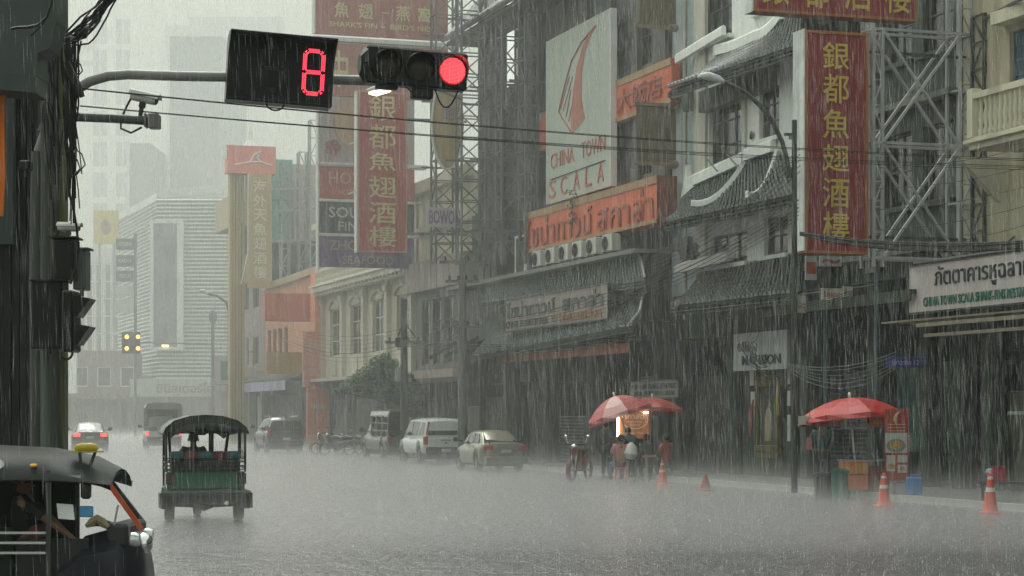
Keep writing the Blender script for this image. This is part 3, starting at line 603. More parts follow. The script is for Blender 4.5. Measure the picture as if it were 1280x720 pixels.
def scala_sign():
    o = 1.7; u0, zb = fp(632, 414, o); u1, zt0 = fp(760, 360, o); zt = fp(632, 377, o)[1]
    r = root('shop_sign', 'grey-pink Thai signboard on posts above the tiled awning', 'sign', ((u0+u1)/2, -o, zb), 'S')
    board(r, u0, u1, zb, zt, -1.6, mat('pinkish_board', (.27,.22,.20), .5, sc=.8, streak=.4, dirt=(.13,.12,.1)), .1, dsteel, rw=.04)
    h = zt-zb; w = u1-u0; il = mat('sign_ink', (.05,.06,.05), .5, bump=0)
    ftext(r, 'ไชน่าทาวน์', u0+.12, u0+.52*w, zb+.40*h, zb+.93*h, -1.703, il, .02); ftext(r, 'สกาล่า', u0+.59*w, u0+.96*w, zb+.40*h, zb+.93*h, -1.703, il, .02)
    ftext(r, 'CHINA TOWN SCALA', u0+.1, u0+.45*w, zb+.07*h, zb+.31*h, -1.703, il, .01)
    ftext(r, '中國城銀都魚翅', u0+.49*w, u0+.95*w, zb+.08*h, zb+.32*h, -1.703, mat('brown_chars', (.33,.15,.06), .5, bump=0), .01)
    for u in (u0+.5, u1-.5, (u0+u1)/2): part('post', B().box(u-.03, u+.03, -1.6, -1.54, zb-.5, zt), dsteel, r)
    o = 1.3; u0, zb = fp(787, 497, o); u1, zt = fp(848, 475, o); zb = fp(818, 497, o)[1]
    r = root('shop_sign', 'small grey Chinese signboard above the dull red umbrella', 'sign', ((u0+u1)/2, -o, zb), 'S')
    board(r, u0, u1, zb, zt, -1.2, mat('grey_board', (.19,.2,.19), .5, streak=.4), .08, dsteel, rw=.03); h = zt-zb
    ftext(r, '中國城酒家', u0+.15, u1-.15, zb+.52*h, zb+.88*h, -1.283, il, .01); ftext(r, '魚翅燕窩', u0+.3, u1-.3, zb+.12*h, zb+.42*h, -1.283, il, .01)
    part('post', B().box(u0-.15, u0-.09, -1.25, -1.19, .13, zt+.3), dsteel, r)
    for k, px in enumerate((679, 696, 713, 730, 748, 768)):
        u, z = fp(px, 331-(px-679)*.19, .85)
        ac_unit(u, -.95, 6.78, ['first air conditioner of the shelf row, farthest from the street corner pole', 'second air conditioner from the far end of the shelf row', 'third air conditioner from the far end of the shelf row', 'third air conditioner from the near end of the shelf row', 'second air conditioner from the near end of the shelf row', 'nearest air conditioner of the row under the orange neon sign'][k], 'air conditioners on the restaurant shelf', 1.05)
    r = root('steel_gantry', 'empty upright steel frame standing left of the air conditioners', 'frame', (un(652,.9), -.9, 6.8), 'S')
    u0, u1 = un(645,.9), un(658,.9); part('frame', B().box(u0, u0+.08, -.95, -.87, 6.8, 8.1).box(u1-.08, u1, -.95, -.87, 6.8, 8.1).box(u0, u1, -.94, -.88, 8.02, 8.1), wpaint, r); part('panel', B().box(u0+.08, u1-.08, -.92, -.9, 6.8, 8.0), dwall, r)
scala_sign()
def hang_sign(name, label, pl, pr, yt, yb, pxu, m, rim, chars=None, cm=gold, thick=.28, inset=.18, uu=None, rows=None, trimw=.06, backm=None, ctop=0, cbot=0):
    """box sign across the pavement; corners by picture columns pl..pr at rows yt..yb in the plane reached at facade column pxu"""
    u = uu if uu is not None else un(pxu); o1, zt = cp(pl, yt, u); o0, _ = cp(pr, yt, u); _, zb = cp(pl, yb, u)
    r = root(name, label, 'sign', (u-thick/2, -(o0+o1)/2, zb), 'S')
    part('sign_panel', B().box(u-thick, u, -o1, -o0, zb, zt), m, r)
    if rim:
        b = B(); t = trimw; d = .03
        b.box(u, u+d, -o1, -o0, zt-t, zt).box(u, u+d, -o1, -o0, zb, zb+t).box(u, u+d, -o1, -o1+t, zb+t, zt-t).box(u, u+d, -o0-t, -o0, zb+t, zt-t); part('sign_frame', b, rim, r)
    if chars: vchars(r, chars, u, o0+inset*(o1-o0), o1-inset*(o1-o0), zb+cbot*(zt-zb)+.12, zt-ctop*(zt-zb)-.12, cm)
    return r, u, o0, o1, zb, zt
def right_sign():
    fr = mat('red_banner', (.23,.045,.045), .42, sc=1.2, streak=.4, dirt=(.09,.03,.03)); ofr = mat('orange_trim', (.33,.13,.045), .45, streak=.4)
    r, u, o0, o1, zb, zt = hang_sign('vertical_sign', 'tall red vertical sign with gold Chinese characters and white edge beside the lattice frame', 1006, 1085, 37, 316, 1215, fr, ofr, thick=.5)
    part('edge_box', B().box(u-.52, u+.01, -o1-.03, -o1-.002, zb+.05, zt+.02), mat('weathered_white', (.62,.64,.6), .45, sc=2.5, streak=.6, var=.4, dirt=(.1,.09,.07)), r)
    ys = [(52, 88), (92, 130), (136, 174), (180, 215), (222, 260), (264, 303)]
    for ch, (a, c) in zip('銀都魚翅酒樓', ys):
        oa, z1 = cp(1028, a, u); oc, z0 = cp(1061, c, u); b = B(); letters(b, ch, (u+.012, -oa, z0), (0, oa-oc, 0), (0, 0, z1-z0), (.6, 0, 0), .006, .012); part('character', b, gold, r)
    for z in (zt-.35, zb+.4): part('bracket', B().bar((u-.25, -o0, z), (u-.25, -.02, z), .07), dsteel, r)
    b = B(); o, z = cp(1050, 250, u); part('water_streak', B().box(u+.001, u+.006, -o-.03, -o+.03, z-.5, z+.45), mat('worn_patch', (.42,.3,.26), .5), r)
    r, u2, o0, o1, zb, zt = hang_sign('overhead_sign', 'wide red sign with gold trim overhead, cropped by the top edge', 942, 1145, -60, 14, 1215, fr, ofr, uu=u-.9, thick=.4)
    part('edge_box', B().box(u2-.42, u2+.01, -o1-.03, -o1-.002, zb, zt), MT['weathered_white'], r)
    wd = (o1-o0)/4
    for i, ch in enumerate('銀都酒樓'):
        b = B(); oa = o1-wd*i-.2; letters(b, ch, (u2+.012, -oa, zb+.16), (0, wd-.35, 0), (0, 0, zt-zb-.35), (.6, 0, 0), .006, .012); part('character', b, gold, r)
    return u
SU = right_sign()
def lattice(par, us, os_, z0, z1, step, m=scaf, w=.07, wd=.035, faces=None, name='brace'):
    """lattice mast: four posts, and on each side one diagonal and one rail per bay"""
    (u0, u1), (o0, o1) = us, os_
    cs = [(u0, -o0), (u1, -o0), (u1, -o1), (u0, -o1)]
    for c in cs: part('post', B().bar((*c, z0), (*c, z1), w), m, par)
    n = max(1, round((z1-z0)/step)); h = (z1-z0)/n
    for i in range(n):
        za = z0+i*h; zc = za+h
        for k in range(4):
            if faces and k not in faces: continue
            p, q = cs[k], cs[(k+1) % 4]
            if i % 2: p, q = q, p
            part(name, B().bar((*p, za), (*q, zc), wd), m, par); part('rail', B().bar((*p, zc), (*q, zc), wd), m, par)
def scaffolds():
    u = SU
    r = root('scaffold_frame', 'steel sign scaffold with big crossed braces right of the tall red sign', 'scaffold', (u, -1.5, 4.9), 'S')
    g = mat('scaffold_grey', (.32,.325,.32), .5, 0, sc=3)
    oL, zt = cp(1098, 36, u); oM, _ = cp(1103, 36, u); oR, _ = cp(1200, 36, u); oS, _ = cp(1214, 36, u); zm = cp(1100, 178, u)[1]; zb = cp(1100, 322, u)[1]; zT = cp(1100, -60, u)[1]
    def bars(o_a, o_b, z0, z1, nm='bracing_rung'):
        n = max(2, int((z1-z0)/.55)); h = (z1-z0)/n
        for i in range(n):
            s = (o_a, o_b) if i % 2 == 0 else (o_b, o_a)
            part('brace', B().bar((u, -s[0], z0+i*h), (u, -s[1], z0+(i+1)*h), .025), g, r); part('rung', B().bar((u, -o_a, z0+(i+1)*h), (u, -o_b, z0+(i+1)*h), .025), g, r)
    for uu in (u, u-.55):
        for oo in (oL+.12, oM, oR, oS): part('post', B().bar((uu, -oo, zb-.2), (uu, -oo, zT if oo < oL-1 else zt), .065), g, r)
        for z0, z1 in ((zm, zt), (zb, zm)):
            part('cross_brace', B().bar((uu+.04, -oM, z0), (uu+.04, -oR, z1), .055), g, r); part('cross_brace', B().bar((uu, -oM, z1), (uu, -oR, z0), .055), g, r)
        for z in (zt, zm, zb): part('beam', B().bar((uu, -oL-.1, z), (uu, -oS, z), .06), g, r)
    part('drop_pipe', B().tube([(u-.3, -oM, .13), (u-.3, -oM, zb)], .035), mat('blue_pipe', (.08,.13,.14), .4), r)
    bars(oL+.12, oM, zb, zt); bars(oR, oS, zb, zT)
    for z in (zt, zm, zb, (zt+zm)/2, (zm+zb)/2): 
        for oo in (oL+.1, oM, oR, oS): part('tie', B().bar((u, -oo, z), (u-.55, -oo, z+.02), .04), g, r)
    # smaller dark lattice further right
    dk = mat('dark_lattice', (.07,.075,.065), .45, .3, sc=3)
    r2 = root('lattice_tower', 'dark steel lattice tower in front of the cream building', 'scaffold', (u+.1, -.7, 5.2), 'S')
    oa, z1 = cp(1221, 20, u+.3); oc, z0 = cp(1243, 330, u+.3); lattice(r2, (u+.1, u+.6), (oc, oa), 5.2, z1, .62, dk, .06, .04)
    zz = cp(1240, 28, u+.3)[1]; part('beam', B().bar((u+.6, -oa, zz), (u+3, -.5, zz), .06), dk, r2)
    # the two towers at the far side of the restaurant
    for k, (xa, xb, uu_, top, lab) in enumerate(((577, 606, un(640), -40, 'thin pale steel lattice tower right of the red traffic light'), (628, 652, un(672), -40, 'lattice tower standing close in front of the dark restaurant wall'), (545, 572, un(585), -60, 'distant lattice mast behind the red traffic light'), (607, 627, un(655), -40, 'dark lattice tower in front of the corrugated riser'), (657, 672, un(690), -40, 'narrow lattice tower touching the left edge of the fin panel'))):
        oa, zt_ = cp(xa, top, uu_); oc, zb_ = cp(xb, 330, uu_)
        if oc < .05: d = .05-oc; oa += d; oc += d
        r3 = root('lattice_tower', lab, 'scaffold', (uu_, -(oa+oc)/2, zb_), 'S'); lattice(r3, (uu_-.7, uu_), (oc, oa), zb_, zt_, .8, scaf, .075, .045)
        for z in np.arange(zb_+1.2, zt_, 2.6): part('beam', B().bar((uu_-.3, -oa-.5, z), (uu_-.3, -.02, z), .07), scaf, r3)
    # dark cladding column between the towers
    r4 = root('service_riser', 'dark corrugated riser between the two steel lattice towers', 'riser', (un(618), -.5, 4.5), 'S')
    u0, u1 = un(604, .3), un(629, .3); b = B()
    for i in range(6):
        a = u0+(u1-u0)*i/6; part('riser_panel', B().box(a+.01, a+(u1-u0)/6-.01, -.5-.04*(i % 2), -.15, 5, 19), mat('riser_grey', (.075,.07,.07), .5, sc=.8, streak=.5), r4)
scaffolds()
def riser2():
    r = root('service_riser', 'dark column of cladding between lattice tower and the tall fin panel', 'riser', (un(660), -.3, 9.6), 'S'); u0, u1 = un(653, .3), un(672, .3)
    for i in range(3): a = u0+(u1-u0)*i/3; part('riser_panel', B().box(a+.01, a+(u1-u0)/3-.01, -.5-.04*(i % 2), -.15, 9.6, 19), MT['riser_grey'], r)
riser2()
def riser3():
    r = root('service_riser', 'low dark cladding panel joining the two risers behind the lattice towers', 'riser', (un(640), -.3, 9.6), 'S'); u0, u1 = un(630, .2), un(675, .2); zt = fp(645, 104, .2)[1]
    for i in range(6): a = u0+(u1-u0)*i/6; part('riser_panel', B().box(a+.01, a+(u1-u0)/6-.01, -.2-.04*(i % 2), -.02, 9.62, zt), MT['riser_grey'], r)
riser3()
def brown_sign():
    u = un(848)
    m = mat('brown_banner', (.15,.115,.07), .55, sc=.8, streak=.5, dirt=(.07,.05,.035))
    rr = root('banner_sign', 'long faded brown banner sign on steel arms beside the pale blue wall', 'sign', (u, -1.6, 8), 'S')
    o1, zt = cp(796, -30, u); o0, zb = cp(845, 206, u)
    if o0 < .02: o0 = .02
    for (ya, yb) in ((-30, 34), (132, 205)):
        _, a = cp(796, ya, u); _, c = cp(796, yb, u); part('banner', B().box(u-.06, u, -o1, -o0, c, a), m, rr)
    for py in (34, 131, 205):
        _, z = cp(820, py, u); part('arm', B().bar((u+.03, -o1-.1, z), (u+.03, -.02, z), .1), mat('rusty_arm', (.2,.15,.10), .5), rr); part('arm_end', B().lathe([(.05, 0), (.12, .05), (.12, .25), (.04, .3)], 8, Matrix.Translation((u+.03, -.32, z)) @ Matrix.Rotation(-PI/2, 4, 'X')), MT['rusty_arm'], rr)
    b = B(); o2, z = cp(812, 205, u); 
brown_sign()
def left_signs():
    """the stack of boards and the red vertical sign over the colonial house"""
    pk = mat('faded_red_board', (.33,.12,.10), .55, sc=.8, streak=.3, dirt=(.22,.13,.11)); steelw = mat('white_steel', (.6,.6,.57), .4, streak=.3)
    u = un(545)
    r, u_, o0, o1, zb, zt = hang_sign('billboard', 'wide faded red bird nest billboard at the top of the sign stack', 394, 560, -40, 41, 0, pk, None, uu=un(565), thick=.3)
    W_ = o1-o0; h = zt-zb
    def ch(s, fx0, fx1, fz0, fz1, m=palegold, bold=.015):
        b = B(); letters(b, s, (u_+.012, -o1+fx0*W_, zb+fz0*h), (0, (fx1-fx0)*W_, 0), (0, 0, (fz1-fz0)*h), (.6, 0, 0), bold, .012); part('lettering', b, m, r)
    for c, x in zip('魚翅燕窩', (.14, .32, .60, .77)): ch(c, x, x+.11, .26, .50)
    ch('-', .5, .55, .36, .38); ch("SHARK'S FIN", .10, .46, .115, .20); ch('-', .49, .52, .14, .16); ch("BIRD'S NEST", .56, .92, .115, .20)
    part('sign_frame', B().box(u_-.35, u_+.05, -o1-.1, -o0+.3, zb-.28, zb-.12).box(u_-.35, u_+.05, -o1-.06, -o1, zb, zt), steelw, r)
    r, u_, o0, o1, zb, zt = hang_sign('billboard', 'faded red board with one large character, second in the stack', 395, 560, 52, 118, 0, pk, None, uu=un(565), thick=.3)
    W_ = o1-o0; h = zt-zb
    ch('中', .10, .24, .16, .86); ch('國', .52, .66, .3, .95)
    r, u_, o0, o1, zb, zt = hang_sign('billboard', 'grey board with a tan circle and red flower, left of the red sign', 399, 518, 119, 202, 0, mat('grey_lilac_board', (.33,.30,.30), .55, streak=.3), None, uu=un(525), thick=.3)
    W_ = o1-o0; h = zt-zb; oc = o1-.45*W_; part('painted_circle', B().lathe([(0, 0), (1.25, 0), (1.25, .02)], 32, Matrix.Translation((u_+.002, -oc, zb+.62*h)) @ Matrix.Rotation(PI/2, 4, 'Y')), mat('tan_disc', (.40,.29,.19), .5), r)
    b = B(); of = o1-.14*W_
    for k in range(5): a = k*2*PI/5; b.lathe([(0, .0), (.16, 0), (.16, .02)], 8, Matrix.Translation((u_+.03, -of+.2*math.cos(a), zb+.22*h+.2*math.sin(a))) @ Matrix.Rotation(PI/2, 4, 'Y'))
    part('flower_emblem', b, pk, r)
    part('sign_frame', B().box(u_-.3, u_+.12, -o1-.08, -o0+.6, zb-.12, zb-.01).box(u_-.3, u_+.06, -o1-.08, -o1-.01, zb-4.6, zt), steelw, r)
    data = [('red board', (.38,.10,.08), 208, 247, [('HO2', .1, .42, .45, .85, (.5,.28,.2)), ('HOTEL', .2, .42, .1, .3, (.5,.28,.2))], 'red board above the black one in the sign stack'),
            ('black board', (.045,.055,.06), 252, 291, [('SOU', .1, .42, .5, .85, (.45,.45,.42)), ('FIN', .2, .40, .08, .38, (.4,.4,.36))], 'black board with grey capitals in the sign stack'),
            ('purple board', (.13,.09,.2), 295, 333, [('ZHO', .1, .4, .55, .88, (.36,.29,.22)), ('SEAFOOD', .24, .78, .1, .38, (.36,.28,.26))], 'purple seafood board at the foot of the sign stack')]
    for nm, c, yt, yb, tx, lab in data:
        r, u_, o0, o1, zb, zt = hang_sign('billboard', lab, 398.6, 518, yt, yb, 0, mat(nm.replace(' ', '_'), c, .5, streak=.3), None, uu=un(525), thick=.25)
        W_ = o1-o0; h = zt-zb
        for s, a, c2, e, f, cc in tx: ch(s, a, c2, e, f, mat('ink_'+nm[:3]+str(int(cc[1]*100)), cc, .5, bump=0), .01)
        part('sign_rail', B().box(u_-.25, u_+.06, -o1-.06, -o0+.5, zt+.02, zt+.13), steelw, r)
    r, u_, o0, o1, zb, zt = hang_sign('vertical_sign', 'faded red vertical sign with cream Chinese characters before the stack of boards', 447, 509, 113, 315, 0, mat('faded_red_banner', (.36,.07,.06), .5, sc=.8, streak=.3, dirt=(.2,.08,.07)), mat('pale_red_trim', (.42,.2,.15), .5), uu=un(585), thick=.35, trimw=.07)
    part('edge_box', B().box(u_-.36, u_+.01, -o1-.05, -o1-.002, zb, zt), steelw, r)
    for c, (a, e) in zip('銀都魚翅酒樓', ((118, 152), (155, 187), (190, 214), (220, 248), (252, 280), (282, 309))):
        oa, z1 = cp(461, a, u_); oc, z0 = cp(495, e, u_); b = B(); letters(b, c, (u_+.012, -oa, z0), (0, oa-oc, 0), (0, 0, z1-z0), (.6, 0, 0), .005, .012); part('character', b, palegold, r)
    for py in (176, 238): o, z = cp(440, py, u_); part('bracket', B().bar((u_-.2, -o-.1, z-.12), (u_-.2, -o1+.1, z+.05), .06), steelw, r)
    for z in (zb+.8, zt-1): part('beam', B().bar((u_-.2, -o0, z), (u_-.2, 0, z), .08), scaf, r)
    # oval gold sign
    u_ = un(612); o1, zt = cp(540, 100, u_); o0, zb = cp(578, 212, u_); oc = (o0+o1)/2; zc = (zt+zb)/2
    r = root('oval_sign', 'tall oval gold sign with a pale rim behind the red traffic light', 'sign', (u_, -oc, zb), 'S'); b = B(); a_, h_ = (o1-o0)/2, (zt-zb)/2
    ring = [(math.cos(2*PI*k/32)*a_, math.sin(2*PI*k/32)*h_) for k in range(32)]
    b.add([(u_, -oc+p, zc+q) for p, q in ring]+[(u_-.2, -oc+p, zc+q) for p, q in ring], [tuple(range(32)), tuple(range(63, 31, -1))]+[(i, (i+1) % 32, 32+(i+1) % 32, 32+i) for i in range(32)])
    part('sign_panel', b, mat('gold_board', (.42,.31,.13), .5, streak=.3), r)
    b = B(); b.tube([(u_+.02, -oc+p*1.01, zc+q*1.01) for p, q in ring+ring[:1]], .05, 6); part('sign_frame', b, steelw, r)
    b = B(); letters(b, '鮑', (u_+.01, -oc-.35*a_, zc+.1*h_), (0, .8*a_, 0), (0, 0, .35*h_), (.6, 0, 0), .006, .012); part('character', b, mat('violet_ink', (.2,.14,.25), .5), r)
    part('beam', B().bar((u_-.1, -oc, zc+.5*h_), (u_-.1, 0, zc+.5*h_), .08), scaf, r)
    # purple slanting sign under it
    u_ = un(612)-1; o1, zt = cp(534, 262, u_); o0, zb = cp(578, 281, u_)
    r = root('shop_sign', 'small pale sign with purple capitals below the oval gold sign', 'sign', (u_, -(o0+o1)/2, zb), 'S'); part('sign_panel', B().box(u_-.1, u_, -o1, -o0, zb-.1, zt+.1), mat('pale_panel', (.5,.48,.47), .5), r)
    b = B(); letters(b, 'BOWON', (u_+.005, -o1+.08, zb), (0, o1-o0-.16, 0), (0, 0, zt-zb), (.6, 0, 0), .02, .012); part('lettering', b, mat('purple_ink', (.25,.11,.27), .5), r)
left_signs()
# ================================================================ beige shop, colonial house, orange house and beyond
def zf(px, py, o=0): return fp(px, py, o)[1]
def ground_floor(r, ua, ub, zt, n=2, cols=None, sh=None):
    for u in np.linspace(ua+.05, ub-.4, n): part('column', B().bev(u, u+.35, -.3, .15, .12, zt, .03), cols or greyc, r)
    part('shop_interior', B().box(ua, ub, 2, 9, .13, zt+.2).box(ua, ub, .42, 2.1, zt-.2, zt), dark, r)
    part('shop_front', B().box(ua+.4, ua+(ub-ua)*.5, .5, .6, .13, zt*.75), sh or dark2, r)
def beige_shop():
    ua, ub = un(520), un(590)-.02; r = bld('shophouse', 'beige shop with a long plain fascia and dark glazed front', 'building', ua, ub)
    bg = mat('beige_panel', (.34,.29,.26), .5, sc=.8, streak=.4)
    zt = zf(560, 322); zb = zf(560, 360)
    H = [(ua+.9+i*1.75, ua+2.3+i*1.75, zf(550, 455), zf(550, 372)) for i in range(4)]
    part('wall', B().wall(ua, ub, zf(550, 478), zb, .0, .3, H), mat('brown_grey_wall', (.16,.14,.13), .5, streak=.5), r)
    for h in H: window(r, *h, y=.1, nx=3, nz=3, fm=mat('weathered_frame', (.12,.12,.10), .5))
    part('fascia', B().box(ua, ub+.2, -.5, -.003, zb, zt), bg, r)
    for i in range(8): part('fascia_joint', B().box(ua+.9*i+.5, ua+.9*i+.54, -.52, -.5, zb, zt), greyc, r)
    part('upper_wall', B().box(ua, ub, .1, .4, zt, zt+3.2), cream, r)
    part('parapet', B().box(ua, ub, -.2, .1, zt+3.0, zt+3.5).box(ua, ub, -.1, .1, zt+1.3, zt+1.55), mat('cream_trim', (.56,.52,.42), .55), r)
    part('sign_band', B().box(ua+.4, ub-.3, -.7, -.4, zf(550, 473), zf(550, 463)), mat('pink_grey_band', (.38,.31,.29), .5), r)
    core(r, ua, ub, 2.5, zt+3); ground_floor(r, ua, ub, zf(550, 478), 3)
beige_shop()
def colonial():
    ua, ub = un(406), un(520)-.02; r = bld('colonial_shophouse', 'cream colonial shophouse with tall arched windows and deep cornice', 'building', ua, ub)
    zc = zf(460, 350); n = 4; H = []; sp = (ub-ua)/n
    for i in range(n):
        u = ua+sp*(i+.5); H.append((u-1.05, u+1.05, zf(470, 440), zf(470, 375)))
        H.append((u-.9, u+.9, zf(470, 330), zf(470, 300)))
    G = [(ua+sp*(i+.5)-.6, ua+sp*(i+.5)+.6, 3.9, 4.7) for i in range(n)]
    part('wall', B().wall(ua, ub, 3.55, 11.5, 0, .3, H), mat('old_cream', (.52,.48,.37), .6, sc=.8, streak=.4, dirt=(.15,.13,.1)), r); core(r, ua, ub, 3, 11.4)
    tr = mat('cream_trim', (.56,.52,.42), .55)
    for h in H: window(r, *h, y=.12, nx=2, nz=3, fm=tr, fw=.08)
    for i in range(n+1):
        u = ua+sp*i; part('pilaster', B().box(max(ua, u-.2), min(ub, u+.2), -.22, -.003, 3.6, zc-.2).box(max(ua, u-.28), min(ub, u+.28), -.3, -.003, zc-.75, zc-.5), tr, r)
    for i in range(n):
        u = ua+sp*(i+.5); b = B(); P = [(u+1.15*math.cos(a), H[2*i][3]+.42*math.sin(a)) for a in np.linspace(0, PI, 11)]
        for p, q in zip(P, P[1:]): b.bar((p[0], -.06, p[1]), (q[0], -.06, q[1]), .12, .1)
        part('arch_moulding', b, tr, r); part('dado_panel', B().bev(u-.5, u+.5, -.08, -.003, 3.75, 4.6, .03), tr, r)
    part('cornice', B().box(ua, ub, -.7, -.003, zc-.12, zc+.12).box(ua, ub, -.55, -.003, zc-.28, zc-.12).box(ua, ub, -.85, -.003, zc+.12, zc+.2), mat('pale_cornice', (.66,.64,.52), .5), r)
    for i in range(26): u = ua+(ub-ua)*(i+.5)/26; part('dentil', B().box(u-.07, u+.07, -.68, -.55, zc-.24, zc-.12), tr, r)
    part('balustrade', B().box(ua, ub, -.5, -.4, zc+.9, zc+1.05).box(ua, ub, -.5, -.4, zc+.2, zc+.35), tr, r)
    me = mesh('baluster', B().lathe([(.05, 0), (.08, .12), (.04, .3), (.07, .55)], 6), tr, org=(0,0,0))
    for i in range(60): shared('baluster', me, r, Matrix.Translation((ua+(ub-ua)*(i+.5)/60, -.45, zc+.35)))
    part('top_cornice', B().box(ua, ub, -.7, -.003, 11.2, 11.5), tr, r)
    part('canopy', B().box(ua+.2, ub-2.5, -1.1, -.003, 3.45, 3.6), mat('pale_canopy', (.4,.38,.35), .5), r)
    ground_floor(r, ua, ub, 3.4, 4, sh=mat('grey_shopfront', (.18,.18,.17), .4))
colonial()
def orange_house():
    ua, ub = un(332), un(406)-.02; r = bld('shophouse', 'salmon orange shophouse with a deep red fascia sign', 'building', ua, ub)
    sal = mat('salmon_wall', (.60,.24,.13), .55, sc=.6, streak=.3, dirt=(.3,.12,.08)); zt = zf(400, 338)
    zl = zf(336, 362); H = [(ua+.6+i*1.55, ua+1.6+i*1.55, zf(360, 446), zf(360, 408)) for i in range(4)]
    part('wall', B().wall(ua, ub, zf(360, 470), zl-.2, 0, .3, H), sal, r); part('gable', B().prism([(ua, zl-.2), (ub, zl-.2), (ub, zt), (ua, zl+.1)], .0, .3), sal, r)
    part('verge', B().bar((ua, -.1, zl+.15), (ub, -.1, zt+.05), .3, .35), mat('tan_verge', (.45,.32,.2), .5), r)
    for h in H: window(r, *h, y=.1, nx=2, nz=2, fm=mat('brown_frame', (.25,.12,.08), .5))
    part('corner_pier', B().box(ub-1.1, ub, -.5, -.003, .13, zt-.2), mat('bright_salmon', (.68,.24,.11), .5, streak=.3, dirt=(.35,.15,.1)), r)
    uf = un(396); (o1_, zt_), (o0_, zb_) = cp(331, 366, uf), cp(391, 402, uf); part('fascia_sign', B().box(uf-.5, uf, -o1_, -max(o0_, .0), zb_, zt_), mat('red_orange_fascia', (.50,.10,.045), .5, streak=.3, dirt=(.25,.07,.05)), r)
    (o1_, zt_), (o0_, zb_) = cp(333, 440, uf-2), cp(386, 468, uf-2); part('lower_fascia', B().box(uf-2.3, uf-2, -o1_, -max(o0_, .02), zb_, zt_), mat('ochre_fascia', (.42,.28,.10), .5, streak=.3), r)
    part('awning', B().prism([(0, 0), (-1.6, -.5), (-1.6, -.56), (0, -.12)], ua+.1, ub-1.2, 'x'), dwall, r) if 0 else part('awning', B().add([(ua, 0, 4.2), (ub-1.2, 0, 4.2), (ub-1.2, -1.6, 3.7), (ua, -1.6, 3.7), (ua, 0, 4.1), (ub-1.2, 0, 4.1), (ub-1.2, -1.6, 3.6), (ua, -1.6, 3.6)], [(0,1,2,3), (7,6,5,4), (3,2,6,7), (0,3,7,4), (1,5,6,2)]), dwall, r)
    part('awning_valance', B().sheet(lambda i, j: (ua+.3+(ub-2-ua)*i, -1.66-.05*math.sin(i*40), 3.1+.5*j), 40, 2), mat('lilac_cloth', (.36,.33,.48), .6), r)
    ground_floor(r, ua, ub, 3.9, 2); core(r, ua, ub, 3.9, zl-.3)
    for k, (xa, xb, ya, yb, lab, wd) in enumerate(((379, 401, 414, 484, 'orange hanging sign with columns of pale writing', '金行金舗'), (384, 411, 485, 553, 'tall orange pavement banner below the hanging sign', '金'))):
        u = un(415); r2, u_, o0, o1, zb, z1 = hang_sign('banner_sign', lab, xa, xb, ya, yb, 0, mat('salmon_sign', (.66,.20,.13), .5, streak=.25, dirt=(.35,.12,.1)), None, uu=u+.1*k, thick=.2)
        if k == 0:
            for c in (0, 1, 2): vchars(r2, '金行利和', u_, o0+.14+c*(o1-o0)/3.3, o0+.38+c*(o1-o0)/3.3, zb+.5, z1-.3, mat('pale_pink_ink', (.62,.45,.38), .5, bump=0))
        else: b = B(); letters(b, 'ห้างทอง', (u_+.012, -o1+.15, zb+.62*(z1-zb)), (0, o1-o0-.3, 0), (0, 0, .3), (.6, 0, 0), .03, .012); part('lettering', b, MT['pale_pink_ink'], r2)
        part('sign_rail', B().box(u_-.05, u_+.03, -o1, -o0, zb+.3, zb+.36), MT['pale_pink_ink'], r2)
orange_house()
